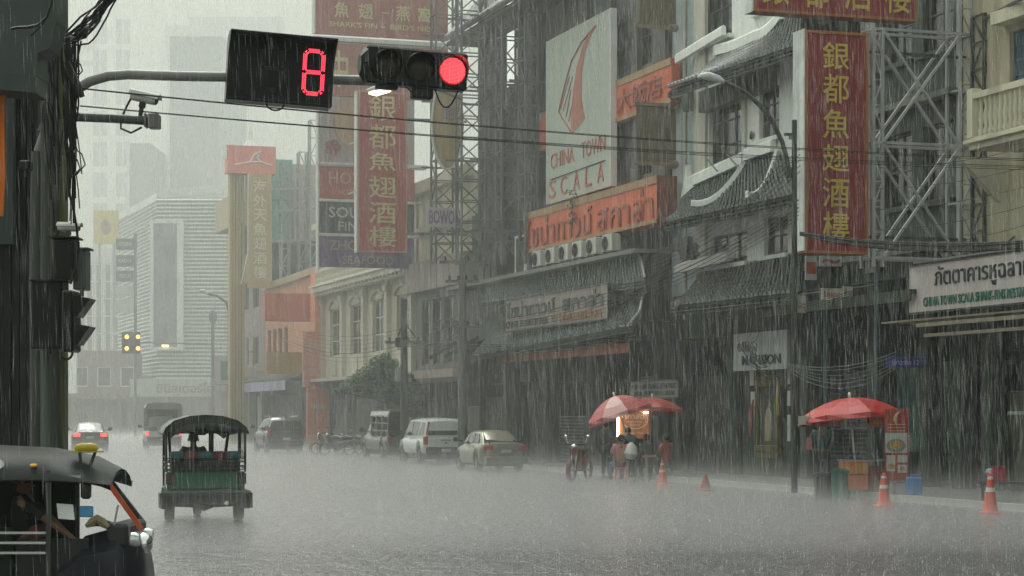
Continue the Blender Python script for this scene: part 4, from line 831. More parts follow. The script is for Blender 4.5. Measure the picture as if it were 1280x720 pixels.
def teal_block():
    u = un(335); hz = mat('teal_board', (.16,.42,.36), .5, sc=.5, streak=.25)
    r, u_, o0, o1, zb, zt = hang_sign('billboard', 'large blank teal hoarding in the scaffold behind the yellow banner', 316, 366, 198, 302, 0, hz, None, uu=un(335), thick=.3)
    part('sign_rail', B().box(u_, u_+.06, -o1-.2, -o0+2, (zb+zt)/2, (zb+zt)/2+.08).box(u_, u_+.06, -o1-.2, -o0+2, zb-.1, zb), scaf, r)
    r, u_, o0, o1, zb, zt = hang_sign('billboard', 'pale lilac hoarding beside the teal one', 367, 396, 205, 300, 0, mat('lilac_board', (.42,.37,.38), .5), None, uu=un(337), thick=.3)
    for k, (x, top) in enumerate(((352, 205), (374, 190), (388, 150))):
        uu_ = un(342+k*3); oa, zt_ = cp(x, top, uu_); oc, zb_ = cp(x+10, 352, uu_); r = root('lattice_tower', ['slim steel mast in front of the teal hoarding', 'slim steel mast between teal hoarding and sign stack', 'slim steel mast touching the sign stack'][k], 'scaffold', (uu_, -oa, zb_-2), 'S')
        lattice(r, (uu_-.5, uu_), (oc, oa), zb_-2, zt_, 1.0, steel, .08, .05, faces=(1, 2))
        for py in (235, 262, 300): z = cp(x, py, uu_)[1]; part('beam', B().bar((uu_, -oa-1.6, z-.15), (uu_, -oc+1.2, z+.15), .06), steel, r)
    # shophouse row beyond the orange house: mauve-grey fronts
    ua, ub = un(289), un(332)-.02; r = bld('shophouse', 'dim grey shophouse row beyond the orange house', 'building', ua, ub)
    H = [(ua+1+i*3.1, ua+2.8+i*3.1, z, z+1.7) for i in range(int((ub-ua-1)/3.1)) for z in (4.8, 8.2, 11.6)]
    part('wall', B().wall(ua, ub, 4.0, 15.5, 0, .3, H), mat('mauve_grey_wall', (.22,.17,.17), .55, sc=.5, streak=.5), r); core(r, ua, ub, 3, 15.4)
    for h in H: window(r, *h, y=.1, nx=2, nz=1, fm=greyc)
    ground_floor(r, ua, ub, 4.0, 4); part('canopy', B().box(ua, ub, -1.3, 0, 3.7, 3.85), greyc, r)
    for k, (px, py, w_, h_, c, l) in enumerate(((290, 463, 1.4, 1.1, (.16,.36,.33), 'small teal lightbox sign on the dim shopfronts'), (310, 465, .9, .6, (.6,.6,.57), 'small white square sign on the dim shopfronts'), (302, 440, .7, 1.8, (.42,.46,.5), 'narrow pale blue sign over the dim shopfronts'), (296, 480, .5, .9, (.5,.5,.5), 'little grey upright sign under the teal lightbox'))):
        o, z = cp(px, py, un(px+22)); u = un(px+22); r2 = root('hanging_sign', l, 'sign', (u, -o, z), 'S'); part('sign_panel', B().bev(u-.12, u, -o-w_/2, -o+w_/2, z-h_/2, z+h_/2, .02), mat('board_%d' % k, c, .5), r2); part('arm', B().bar((u-.06, -o+w_/2, z), (u-.06, 0, z), .05), scaf, r2)
    # yellow tower and the banner with the fin
    yl = mat('ochre_cladding', (.38,.29,.12), .5, sc=.5, streak=.3, dirt=(.3,.22,.12)); uy = un(340)
    oa, zt = cp(287, 214, uy); oc, zb = cp(306, 480, uy)
    r = root('clad_pylon', 'tall ochre clad pylon with vertical grooves under the pink fin sign', 'pylon', (uy, -(oa+oc)/2, .13), 'S')
    n = 5
    for i in range(n): a = -oa+(oa-oc)*i/n; part('cladding_strip', B().box(uy-.6+.04*(i % 2), uy-.08*(i % 2), a+.02, a+(oa-oc)/n-.02, .13, zt), yl, r)
    part('pylon_core', B().box(uy-.55, uy-.12, -oa+.05, -oc-.05, .13, zt), dwall, r)
    r, u_, o0, o1, zb, zt = hang_sign('fin_sign', 'salmon pink box sign with a white fin curve on top of the ochre pylon', 284, 345, 181, 216, 0, mat('pink_sign', (.68,.22,.17), .5, streak=.2), None, uu=uy+.5, thick=.8)
    P = lambda px, py: cp(px, py, u_); b = B()
    for pts, rr in (([(293, 206), (310, 203), (325, 202), (340, 207)], .045), ([(312, 203), (317, 194), (326, 189), (321, 197), (326, 203)], .05)):
        q = [P(*p) for p in pts]; b.tube([(u_+.02, -o, z) for o, z in q], rr, 5)
    part('fin_emblem', b, wpaint, r); part('edge_lamp', B().box(u_-.3, u_, -o1-.25, -o1-.02, zb+.8, zt-.1), white, r)
    r, u_, o0, o1, zb, zt = hang_sign('banner_sign', 'long ochre banner with pale Chinese characters hanging under the fin sign', 310, 340, 217, 360, 0, mat('tan_banner', (.42,.30,.15), .55, sc=.5, streak=.25, dirt=(.33,.24,.15)), None, uu=uy+.6, thick=.15)
    vchars(r, '海外天魚翅酒樓', u_, o0+.3, o1-.3, zb+.5, zt-.3, mat('pale_characters', (.66,.6,.48), .5, bump=0), .01)
    b = B(); b.tube([(u_, -o1, zt), (u_, -o1-.02, zb+2), (u_, -o1-.4, zb+.2)], .03, 5); part('edge_rope', b, wpaint, r)
    # small spire
    u_ = un(330); o, z = cp(313, 180, u_); r = root('roof_turret', 'little pointed turret above the pink fin sign', 'turret', (u_, -o, z-1), 'S')
    part('spire', B().lathe([(.75, 0), (.5, .4), (.22, .8), (.08, 1.5), (0, 1.9)], 6, Matrix.Translation((u_, -o, z-.6))), white, r); part('turret_base', B().lathe([(.35, -3), (.35, 0)], 6, Matrix.Translation((u_, -o, z-.4))), greyc, r)
    u0 = un(322); part('low_roof', B().box(u_-9, u_-3, -o-.5, -o+1.2, z-4.5, z-2.6), mat('ochre_block', (.42,.36,.24), .5), r)
teal_block()
# ================================================================ closing the view: buildings round the bend
def facing_tower(name, label, Y, x0, x1, yt, m, winm, rows, cols, win_rect, depth=30, group=None, pair=False, ybase=None, hh=1.8, ww=1.2, side=None):
    a = W(x0, yt, Y); b_ = W(x1, yt, Y); r = root(name, label, 'building', ((a.x+b_.x)/2, Y, 0), 'W', group=group)
    part('body', B().box(a.x, b_.x, Y+.5, Y+depth, 0, a.z), m, r); H = []
    X0, Z1 = W(win_rect[0], win_rect[1], Y).x, W(0, win_rect[1], Y).z; X1 = W(win_rect[2], 0, Y).x; Z0 = W(0, win_rect[3], Y).z
    for i in range(cols):
        for j in range(rows):
            cx = X0+(X1-X0)*(i+.5)/cols; cz = Z0+(Z1-Z0)*(j+.5)/rows
            for d in ((-ww*.75, ww*.75) if pair else (0,)): H.append((cx+d-ww/2, cx+d+ww/2, cz-hh/2, cz+hh/2))
    part('wall', B().wall(a.x, b_.x, 0, a.z, Y, Y+.49, H), m, r)
    for h in H:
        p = part('window', B().wall(h[0], h[1], h[2], h[3], Y+.15, Y+.3, [(h[0]+.1, (h[0]+h[1])/2-.05, h[2]+.1, h[3]-.1), ((h[0]+h[1])/2+.05, h[1]-.1, h[2]+.1, h[3]-.1)]), MT['white_paint'], r)
        part('pane', B().box(h[0]+.05, h[1]-.05, Y+.32, Y+.34, h[2]+.05, h[3]-.05), winm, p)
    return r, a, b_
mat('white_paint', (.7,.71,.68), .35)
def background():
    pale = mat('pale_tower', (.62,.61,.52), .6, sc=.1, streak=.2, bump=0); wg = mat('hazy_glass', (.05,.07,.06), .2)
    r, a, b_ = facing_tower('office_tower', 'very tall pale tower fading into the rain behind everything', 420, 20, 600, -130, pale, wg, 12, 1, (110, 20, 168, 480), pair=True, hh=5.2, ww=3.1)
    b = B(); letters(b, 'royal', W(88, 68, 419.9), (W(119, 0, 420)-W(88, 0, 420)), (0, 0, 3.1), (0, -1, 0), .02, .2); part('lettering', b, mat('faint_red', (.35,.2,.17), .5), r)
    part('sign_band', B().box(W(86,0,420).x, W(120,0,420).x, 419.5, 419.98, W(0,82,420).z, W(0,76,420).z), greyc, r)
    for k in range(7):
        x = W(240+k*17+10, 0, 420).x; part('window', B().box(x-2.1, x+.4, 419.2, 419.98, W(0, 42, 420).z, W(0, 22, 420).z), mat('tower_window', (.12,.14,.12), .3), r)
    b = B(); b.box(W(200,0,417).x, W(600,0,417).x, 417, 419.9, W(0,50,417).z, W(0,46,417).z); part('parapet', b, pale, r)
    # white radio mast on the grey tower
    g = mat('grey_tower', (.15,.19,.17), .5, sc=.1, streak=.3, bump=0); mull = mat('pale_mullion', (.6,.62,.57), .5)
    Y = 300; r = root('office_tower', 'plain grey slab tower with a glazed left flank', 'building', (W(230,0,Y).x, Y, 0), 'W')
    xl, xm, xr = W(180,0,Y).x, W(211,0,Y).x, W(275,0,Y).x; zt = W(0,46,Y).z; zs = W(0,195,Y).z
    part('slab', B().box(xm, xr, Y, Y+30, 0, zt), g, r); part('cap', B().box(xm-.5, xr+.5, Y-.5, Y+31, zt, zt+1.6), mull, r)
    xl2 = W(153,0,Y).x; x3 = W(183,0,Y).x
    b = B(); b.add([(xm, Y-.02, 0), (xm, Y-.02, zt), (xl, Y+55, zt), (xl, Y+55, 0), (xm, Y+60, 0), (xm, Y+60, zt)], [(0,1,2,3), (1,5,2), (3,2,5,4)]); part('glazed_flank', b, mat('flank_glass', (.38,.42,.38), .3), r)
    for k in range(7):
        t = k/6; x = xm+(xl-xm)*t; y = Y-.1+55*t; part('mullion', B().box(x-.18, x+.18, y-.4, y, 0, zt), mull, r)
    for k in range(24):
        z = zt-2-k*2.7
        if z > 4: part('transom', B().bar((xm, Y-.2, z), (xl, Y+54.8, z), .3), mull, r)
    part('low_block', B().box(x3, xm-.2, Y-14, Y-.5, 0, zs), g, r)
    b = B(); b.add([(x3, Y-14, 0), (x3, Y-14, zs), (xl2, Y+30, zs-2), (xl2, Y+30, 0), (x3, Y+31, 0), (x3, Y+31, zs)], [(0,1,2,3), (1,5,2), (3,2,5,4)]); part('glazed_flank', b, MT['flank_glass'], r)
    for k in range(6): t = k/5; x = x3+(xl2-x3)*t; y = Y-14.1+44*t; part('mullion', B().box(x-.18, x+.18, y-.4, y, 0, zs-2*t), mull, r)
    for k in range(8): z = zs-3-k*3.6; part('transom', B().bar((x3, Y-14.2, z), (xl2, Y+29.8, z-1), .25), mull, r)
    b = B(); x = W(221,0,Y).x; 
    for d in (-.9, .9): b.bar((x+d, Y+5, zt), (x+d, Y+5, zt+12), .25)
    for k in range(9): b.bar((x-.9, Y+5, zt+k*1.3), (x+.9, Y+5, zt+k*1.3+1.3), .15)
    part('roof_mast', b, mull, r)
    # slatted building
    Y = 190; xc, xr = W(197,0,Y).x, W(302,0,Y).x; zt = W(0,246,Y).z; zb = W(0,474,Y).z; xl = W(148,0,Y).x; YL = Y+22; xl = W(148,0,YL).x
    r = root('slatted_building', 'grey building clad in horizontal white slats with a dark tall poster', 'building', ((xc+xr)/2, Y, 0), 'W')
    cl = mat('grey_backing', (.22,.245,.235), .5, sc=.2, streak=.3); sl = mat('pale_slat', (.58,.60,.56), .45, sc=.5, streak=.3)
    part('body', B().box(xc, xr, Y+.1, Y+25, 4.8, zt-.1), cl, r)
    b = B(); b.add([(xc, Y+.08, 4.8), (xc, Y+.08, zt-.2), (xl, YL, zt-.2), (xl, YL, 4.8), (xc, YL+.1, 4.8), (xc, YL+.1, zt-.2)], [(0,1,2,3), (1,5,2), (3,2,5,4)]); part('side_body', b, cl, r)
    n = 46; h = (zt-zb)/n; me = mesh('slat', B().add([(xc-.02, Y, 0), (xr, Y, 0), (xr, Y-.14, h*.12), (xc-.14, Y-.14, h*.12), (xc-.02, Y, h*.5), (xr, Y, h*.5)], [(0,1,2,3), (3,2,5,4)]), sl, org=(0,0,0))
    me2 = mesh('slat', B().add([(xc, Y, 0), (xl, YL, 0), (xl-.1, YL-.14, h*.12), (xc-.1, Y-.14, h*.12), (xc, Y, h*.5), (xl, YL, h*.5)], [(0,1,2,3), (3,2,5,4)]), sl, org=(0,0,0))
    for i in range(n): shared('slat', me, r, Matrix.Translation((0, 0, zb+i*h))); shared('slat', me2, r, Matrix.Translation((0, 0, zb+i*h)))
    part('parapet', B().bar((xc, Y+1, zt+.3), (xr, Y+1, zt+1.0), .5, .8).bar((xc, Y+1, zt+.2), (xl, YL, zt+.1), .4, .6), sl, r)
    x0, x1 = W(188,0,Y-.6).x, W(229,0,Y-.6).x; z0, z1 = W(0,434,Y).z, W(0,280,Y).z
    part('poster_frame', B().box(x0, x0+.28, Y-.75, Y-.1, z0, z1).box(x1-.55, x1, Y-.75, Y-.1, z0, z1).box(x0, x1, Y-.75, Y-.1, z1, z1+.3).box(x0, x1, Y-.75, Y-.1, z0-.3, z0), sl, r)
    part('poster', B().box(x0+.28, x1-.55, Y-.6, Y-.5, z0, z1), mat('dim_poster', (.13,.14,.16), .4, sc=.45, var=.8, streak=.2, dirt=(.3,.3,.3)), r)
    part('poster_lamp', B().bar((x0+1.1, Y-.9, z0+.1), (x0+1.7, Y-.9, z0+.1), .14), emis('poster_lamp_glow', (1, .75, .3), 3), r)
    x0, x1 = W(162,0,Y-2).x, W(290,0,Y-2).x; z0, z1 = W(0,496,Y).z, W(0,474,Y).z
    part('fascia', B().box(x0, x1, Y-2, Y-1.6, z0, z1), mat('pale_fascia', (.42,.42,.38), .5, streak=.3), r)
    b = B(); letters(b, 'มินิสเตอร์โอ', (W(196,0,Y-2).x, Y-2.01, z0+.35), (W(266,0,Y).x-W(196,0,Y).x, 0, 0), (0, 0, .9), (0, -1, 0), .02, .02); part('lettering', b, mat('fascia_ink', (.14,.13,.13), .5), r)
    part('shop_interior', B().box(xl-3, xr+2, Y+2, Y+3, 0, 5.5), mat('mauve_grey_wall', (.2,.17,.17), .5), r)
    for k in range(5): x = xl+1+k*(xr-xl)/4.2; part('column', B().box(x, x+.5, Y-1.5, Y-1, 0, 4.9), greyc, r)
    # shops between the slatted building and the right-hand row
    r = root('shophouse', 'dim low shops linking the slatted building and the ochre pylon', 'building', (W(290,0,170).x, 172, 0), 'W')
    xa, xb = W(268,0,172).x, W(345,0,172).x; H = [(xa+.5+k*1.3, xa+1.3+k*1.3, 4.4, 5.6) for k in range(3)]
    part('wall', B().wall(xa, xb, 4, 6.6, 172, 172.4, H).box(xa, xb, 172.5, 176, 0, 6.5), mat('mauve_grey_wall', (.2,.17,.17), .5), r); part('canopy', B().box(xa, xb, 170.5, 172, 3.8, 4.0), greyc, r)
    # left: far side of the bend
    r = root('shophouse', 'row of hazy shophouses at the left, beyond the dark sedan', 'building', (W(90,0,185).x, 188, 0), 'W'); Y = 188
    xa, xb = W(20,0,Y).x, W(163,0,Y).x; z1 = W(0,438,Y).z
    H = [(xa+1+k*2.1, xa+2.3+k*2.1, 4.4, 6.2) for k in range(5)]
    part('wall', B().wall(xa, xb, 3.6, z1, Y, Y+.4, H).box(xa, xb, Y+.5, Y+6, 0, z1-.1), mat('mauve_grey_wall', (.2,.17,.17), .5), r); part('canopy', B().box(xa, xb, Y-1.5, Y, 3.3, 3.5), greyc, r)
    for h in H: window_w(r, h, Y+.1)
    part('white_column', B().box(W(85,0,Y-2).x, W(95,0,Y-2).x, Y-2, Y-1.5, W(0,492,Y).z, W(0,425,Y).z), white, r)
    # mid-height hazy block over them
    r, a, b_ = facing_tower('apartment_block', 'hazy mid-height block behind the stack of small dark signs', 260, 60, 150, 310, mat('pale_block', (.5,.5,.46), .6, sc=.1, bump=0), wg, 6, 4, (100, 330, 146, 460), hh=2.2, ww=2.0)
    # yellow billboard
    Y = 200; x0, x1 = W(117,0,Y).x, W(148,0,Y).x; z0, z1 = W(0,305,Y).z, W(0,263,Y).z
    r = root('billboard', 'hazy yellow billboard with a dark blurred figure, left of the slatted building', 'billboard', ((x0+x1)/2, Y, z0), 'W')
    part('sign_panel', B().box(x0, x1, Y, Y+.3, z0, z1), mat('dull_yellow', (.62,.50,.14), .5, sc=.5), r); part('figure', B().ball(((x0+x1)/2, Y-.02, (z0+z1)/2), (.5, .05, .75), 8, 6), mat('brown_smudge', (.25,.18,.08), .5), r)
    for x in (x0+.5, x1-.5): part('post', B().box(x-.12, x+.12, Y+.35, Y+.6, z0-8, z1), steel, r)
    # sign stack
    Y = 165; txt = [('CITIZEN', 298, 312), ('RADO', 319, 333), ('TITUS', 338, 352), ('', 357, 370), ('', 374, 391)]
    labs = ['topmost dark panel of the hazy sign stack before the slatted building', 'second dark panel of the hazy sign stack before the slatted building', 'third and lowest dark panel of the hazy sign stack', 'blank pale panel under the three dark ones in the hazy stack', 'lowest pale panel of the hazy sign stack']
    for (s, ya, yb), l in zip(txt, labs):
        x0, x1 = W(145,0,Y).x, W(167,0,Y).x; z0, z1 = W(0,yb,Y).z, W(0,ya,Y).z; dk = ya < 350
        r = root('stacked_sign', l, 'sign', ((x0+x1)/2, Y, z0), 'W', group='hazy stack of hanging signs'); part('sign_panel', B().bev(x0, x1, Y, Y+.25, z0, z1, .02), mat('slate_sign' if dk else 'pale_sign', (.10,.13,.13) if dk else (.48,.5,.47), .5), r)
        if s: b = B(); letters(b, s, (x0+.2, Y-.01, z0+.3), (x1-x0-.4, 0, 0), (0, 0, z1-z0-.6), (0, -1, 0), .02, .02); part('lettering', b, mat('pale_ink' if dk else 'fascia_ink', (.5,.5,.48), .5), r)
    r = root('sign_post', 'thin steel post carrying the hazy stack of signs', 'post', (W(169,0,Y).x, Y, 0), 'W'); x = W(169,0,Y).x; part('post', B().tube([(x, Y+.1, 0), (x, Y+.1, W(0,292,Y).z)], .12, 8), scaf, r)
    for ya in (305, 326, 345, 364, 383): part('arm', B().box(W(145,0,Y).x, x, Y+.26, Y+.34, W(0,ya,Y).z, W(0,ya,Y).z+.1), scaf, r)
def window_w(r, h, Y):
    p = part('window', B().wall(*h, Y, Y+.12, [(h[0]+.1, h[1]-.1, h[2]+.1, h[3]-.1)]), MT['white_paint'], r); part('pane', B().box(h[0]+.05, h[1]-.05, Y+.13, Y+.15, h[2]+.05, h[3]-.05), dglass, p)
background()
# ================================================================ vehicles (own frame: y forward from the rear bumper, x right)
HEAD = math.atan(.28)
plate_m = mat('number_plate', (.42,.42,.40), .4, var=.1, streak=.1); tail_m = mat('tail_lamp_red', (.34,.035,.03), .2, streak=0)
lit_tail = emis('lit_tail_lamp', (1, .05, .04), 1.6); trimb = mat('black_plastic', (.03,.03,.03), .5)
def wheel(par, x, y, r, wd=.2, m=None, hub=True):
    s = 1 if x > 0 else -1; M = Matrix.Translation((x, y, r)) @ Matrix.Rotation(PI/2*s, 4, 'Y')
    t = part('wheel', B().lathe([(r*.6, -wd/2), (r*.93, -wd/2), (r, -wd*.3), (r, wd*.3), (r*.93, wd/2), (r*.6, wd/2)], 20, M), rubber, par, True)
    b = B().lathe([(0, wd*.42), (r*.15, wd*.42), (r*.2, wd*.3), (r*.5, wd*.25), (r*.62, wd*.45)], 20, M)
    for k in range(6):
        a = k*PI/3; p = M @ Vector((r*.15*math.cos(a), r*.15*math.sin(a), wd*.36)); q = M @ Vector((r*.55*math.cos(a), r*.55*math.sin(a), wd*.36)); b.bar(p, q, r*.12, .03)
    part('rim', b, m or mat('alloy_rim', (.3,.3,.3), .35, .7), t, True); return t
def interp(L, y):
    for (a, p), (b_, q) in zip(L, L[1:]):
        if a <= y <= b_: return p+(q-p)*(y-a)/(b_-a)
    return L[0][1] if y < L[0][0] else L[-1][1]
def car(name, label, cat, loc, rz, paint, L, hw, top, wheels, wr, cabin, sill=.28, tails=None, lit=False, roofm=None, group=None, rear_win=None, side_wins=(), mirror=True, bump_m=None, plate_z=.75):
    r = root(name, label, cat, loc, 'W', rz, group, own=True)
    ys = sorted(set([0, .06, .15, .3]+list(np.linspace(.45, L-.4, 20))+[L-.25, L-.1, L]+[w_+d*wr*1.18 for w_ in wheels for d in (-1, -.92, -.7, -.4, 0, .4, .7, .92, 1)]))
    ys = [y for y in ys if 0 <= y <= L]; rings = []
    for y in ys:
        e = min(1, .80+.20*min(1, y/.35)**.5, .72+.28*min(1, (L-y)/.7)**.5); w_ = hw*e; zb = sill
        for c in wheels:
            d = abs(y-c)
            if d < wr*1.18: zb = max(zb, wr+math.sqrt((wr*1.18)**2-d*d)*.98)
        zt = interp(top, y)
        h = [(w_*.55, sill-.02), (w_*.93, zb), (w_, min(zt-.1, zb+.12)), (w_*1.0, zb*.45+zt*.55), (w_*.97, zt-.10), (w_*.90, zt-.02), (w_*.6, zt+.015), (0, zt+.025)]
        rings.append([(x, y, z) for x, z in h]+[(-x, y, z) for x, z in h[-2::-1]])
    b = B(); n = len(rings[0]); b.add([p for q in rings for p in q], [(i*n+k, i*n+k+1, (i+1)*n+k+1, (i+1)*n+k) for i in range(len(rings)-1) for k in range(n-1)]+[tuple(range(n)), tuple((len(rings)-1)*n+k for k in range(n-1, -1, -1))])
    part('body', b, paint, r, True)
    # cabin: list of (y, z roof, half width at belt, half width at roof)
    cr = []
    for (y, zr, wb, wro) in cabin:
        zt = interp(top, max(0, y))-.03; h = [(wb, zt), (wb*.4+wro*.6, zt+(zr-zt)*.6), (wro, zr-.06 if zr > zt+.1 else zr), (wro*.82, zr), (0, zr+.03 if zr > zt+.1 else zr)]
        cr.append([(x, y, z) for x, z in h]+[(-x, y, z) for x, z in h[-2::-1]])
    b = B(); n = 9; b.add([p for q in cr for p in q], [(i*n+k, i*n+k+1, (i+1)*n+k+1, (i+1)*n+k) for i in range(len(cr)-1) for k in range(n-1)]+[tuple(range(n)), tuple((len(cr)-1)*n+k for k in range(n-1, -1, -1))])
    cab = part('cabin', b, roofm or paint, r, True)
    if rear_win:
        (yb, zb_, wb_), (yt, zt_, wt_) = rear_win; part('rear_window', B().add([(-wb_, yb, zb_), (wb_, yb, zb_), (wt_, yt, zt_), (-wt_, yt, zt_), (-wb_, yb+.02, zb_), (wb_, yb+.02, zb_), (wt_, yt+.02, zt_), (-wt_, yt+.02, zt_)], [(0,1,2,3), (7,6,5,4), (0,4,5,1), (3,2,6,7), (0,3,7,4), (1,5,6,2)]), dglass, cab)
    for sgn in (-1, 1):
        for q in side_wins: part('side_window', B().add([(sgn*(x+.012), y, z) for x, y, z in q]+[(sgn*(x-.01), y, z) for x, y, z in q], [tuple(range(len(q))), tuple(range(2*len(q)-1, len(q)-1, -1))]), dglass, cab)
    for c in wheels:
        for s in (-1, 1): wheel(r, s*(hw-.12), c, wr)
    part('underbody', B().box(-hw*.8, hw*.8, .25, L-.3, .2, sill+.25), trimb, r)
    part('bumper', B().bev(-hw*.9, hw*.9, -.09, .08, sill-.02, sill+.26, .04), bump_m or paint, r)
    part('number_plate', B().box(-.18, .18, -.02-.08, -.0-.08, plate_z-.06, plate_z+.06), plate_m, r)
    for s in (-1, 1):
        for (x, y, z, dx, dy, dz) in (tails or [(hw*.74, -.0, .85, .16, .1, .09)]):
            part('tail_lamp', B().bev(s*x-dx, s*x+dx, y-.03, y+dy, z-dz, z+dz, .02), lit_tail if lit else tail_m, r)
        if mirror:
            ym = cabin[-1][0]-.35; zm = interp(top, ym)+.12; part('wing_mirror', B().bev(s*(hw+.16)-.1, s*(hw+.16)+.1, ym-.05, ym+.08, zm-.02, zm+.15, .03).bar((s*hw*.9, ym, zm), (s*(hw+.1), ym, zm+.05), .04), trimb, r, True)
    return r
def place(px, Y): return ((px-640)/FPX*Y, Y, 0)
white_car = mat('white_car_paint', (.62,.64,.60), .22, var=.05, streak=.12, bump=0, coat=.6)
gold_car = mat('champagne_paint', (.19,.18,.13), .3, .25, var=.05, streak=.12, bump=0, coat=.6)
dark_car = mat('dark_car_paint', (.035,.032,.032), .22, var=.05, streak=.1, bump=0, coat=.6)
wine_car = mat('dark_wine_paint', (.05,.035,.038), .25, var=.05, streak=.1, bump=0, coat=.6)
def sedan(label, loc, rz, paint, lit=False, roofm=None, hw=.84, s=1, group=None):
    top = [(0, .86), (.05, .96), (.6, 1.0), (1.2, .98), (3.0, .93), (3.4, .88), (4.1, .72), (4.4, .58)]
    cabin = [(.62, .99, .66, .62), (1.15, 1.36, .73, .56), (1.6, 1.43, .75, .57), (2.5, 1.42, .75, .58), (2.9, 1.33, .75, .57), (3.4, .88, .7, .64)]
    sw = [[(.735, 1.62, 1.0), (.60, 1.62, 1.34), (.585, 1.3, 1.32), (.70, .98, 1.02)], [(.745, 2.38, 1.0), (.61, 2.38, 1.35), (.60, 1.7, 1.35), (.735, 1.7, 1.0)], [(.72, 3.05, .99), (.595, 2.72, 1.30), (.60, 2.46, 1.34), (.745, 2.46, 1.0)]]
    return car('parked_car' if not lit else 'dark_sedan', label, 'car', loc, rz, paint, 4.4, hw, top, (.95, 3.5), .30, cabin, tails=[(hw*.72, .02, .84, .16, .12, .085)], lit=lit, roofm=roofm, rear_win=((.64, 1.01, .60), (1.14, 1.34, .5)), side_wins=sw, plate_z=.72, group=group)
g = sedan('champagne gold sedan parked at the kerb behind the white pickup', place(632, 65), HEAD, gold_car, group='vehicles parked along the kerb'); g.scale = (.90,)*3
part('spoiler', B().bar((-.6, .1, 1.06), (.6, .1, 1.06), .16, .025).bar((-.55, .12, .97), (-.55, .12, 1.05), .04).bar((.55, .12, .97), (.55, .12, 1.05), .04), dark_car, g)
part('boot_line', B().box(-.42, .42, -.012, 0, .66, .8).box(-.7, .7, -.012, .0, .55, .57), mat('dim_gold', (.2,.19,.14), .3), g)
sedan('dark sedan with lit tail lamps and pale wet rear window, driving away on the left', place(113, 100), HEAD-.05, wine_car, lit=True, hw=.88, roofm=mat('roof_sheen_grey', (.15,.16,.15), .2, coat=.6))  # cabin coloured paler than the dark body, standing for wet sheen
def pickup():
    hw = .86; top = [(0, 1.02), (.1, 1.06), (2.9, 1.06), (3.7, 1.04), (4.6, .94), (5.0, .75)]
    cabin = [(.02, 1.66, .80, .70), (.12, 1.76, .81, .70), (1.5, 1.80, .81, .70), (3.0, 1.76, .81, .68), (3.35, 1.66, .80, .64), (4.0, 1.0, .78, .68)]
    sw = [[(.80, .35, 1.12), (.715, .3, 1.62), (.715, .85, 1.66), (.80, 1.3, 1.12)], [(.81, 1.5, 1.12), (.715, 1.15, 1.66), (.715, 2.2, 1.68), (.81, 2.25, 1.12)], [(.81, 2.35, 1.12), (.715, 2.3, 1.68), (.70, 3.15, 1.62), (.80, 3.62, 1.12)]]
    r = car('pickup_truck', 'white pickup truck with a white rear canopy parked behind a dark covered truck', 'pickup truck', place(557, 75), HEAD, white_car, 5.0, hw, top, (1.0, 4.05), .37, cabin, sill=.42, tails=[(hw*.90, -.01, .93, .085, .2, .16)], rear_win=((.0, 1.14, .70), (.06, 1.66, .60)), side_wins=sw, bump_m=trimb, plate_z=.55, group='vehicles parked along the kerb')
    r.scale = (.93,)*3
    for s in (-1, 1): part('canopy_light', B().bar((s*.76, -.02, 1.16), (s*.66, .04, 1.66), .07, .05), tail_m, r)
    part('tailgate', B().bev(-.72, .72, -.045, .02, .62, 1.04, .02), white_car, r); part('tailgate_emblem', B().prism([(0, .80), (-.06, .84), (0, .88), (.06, .84)], -.06, -.045).box(-.2, .2, -.055, -.045, .93, .96), dark_car, r)
    part('aerial', B().tube([(-.0, .6, 1.8), (-.0, .3, 1.86)], .02), trimb, r)
pickup()
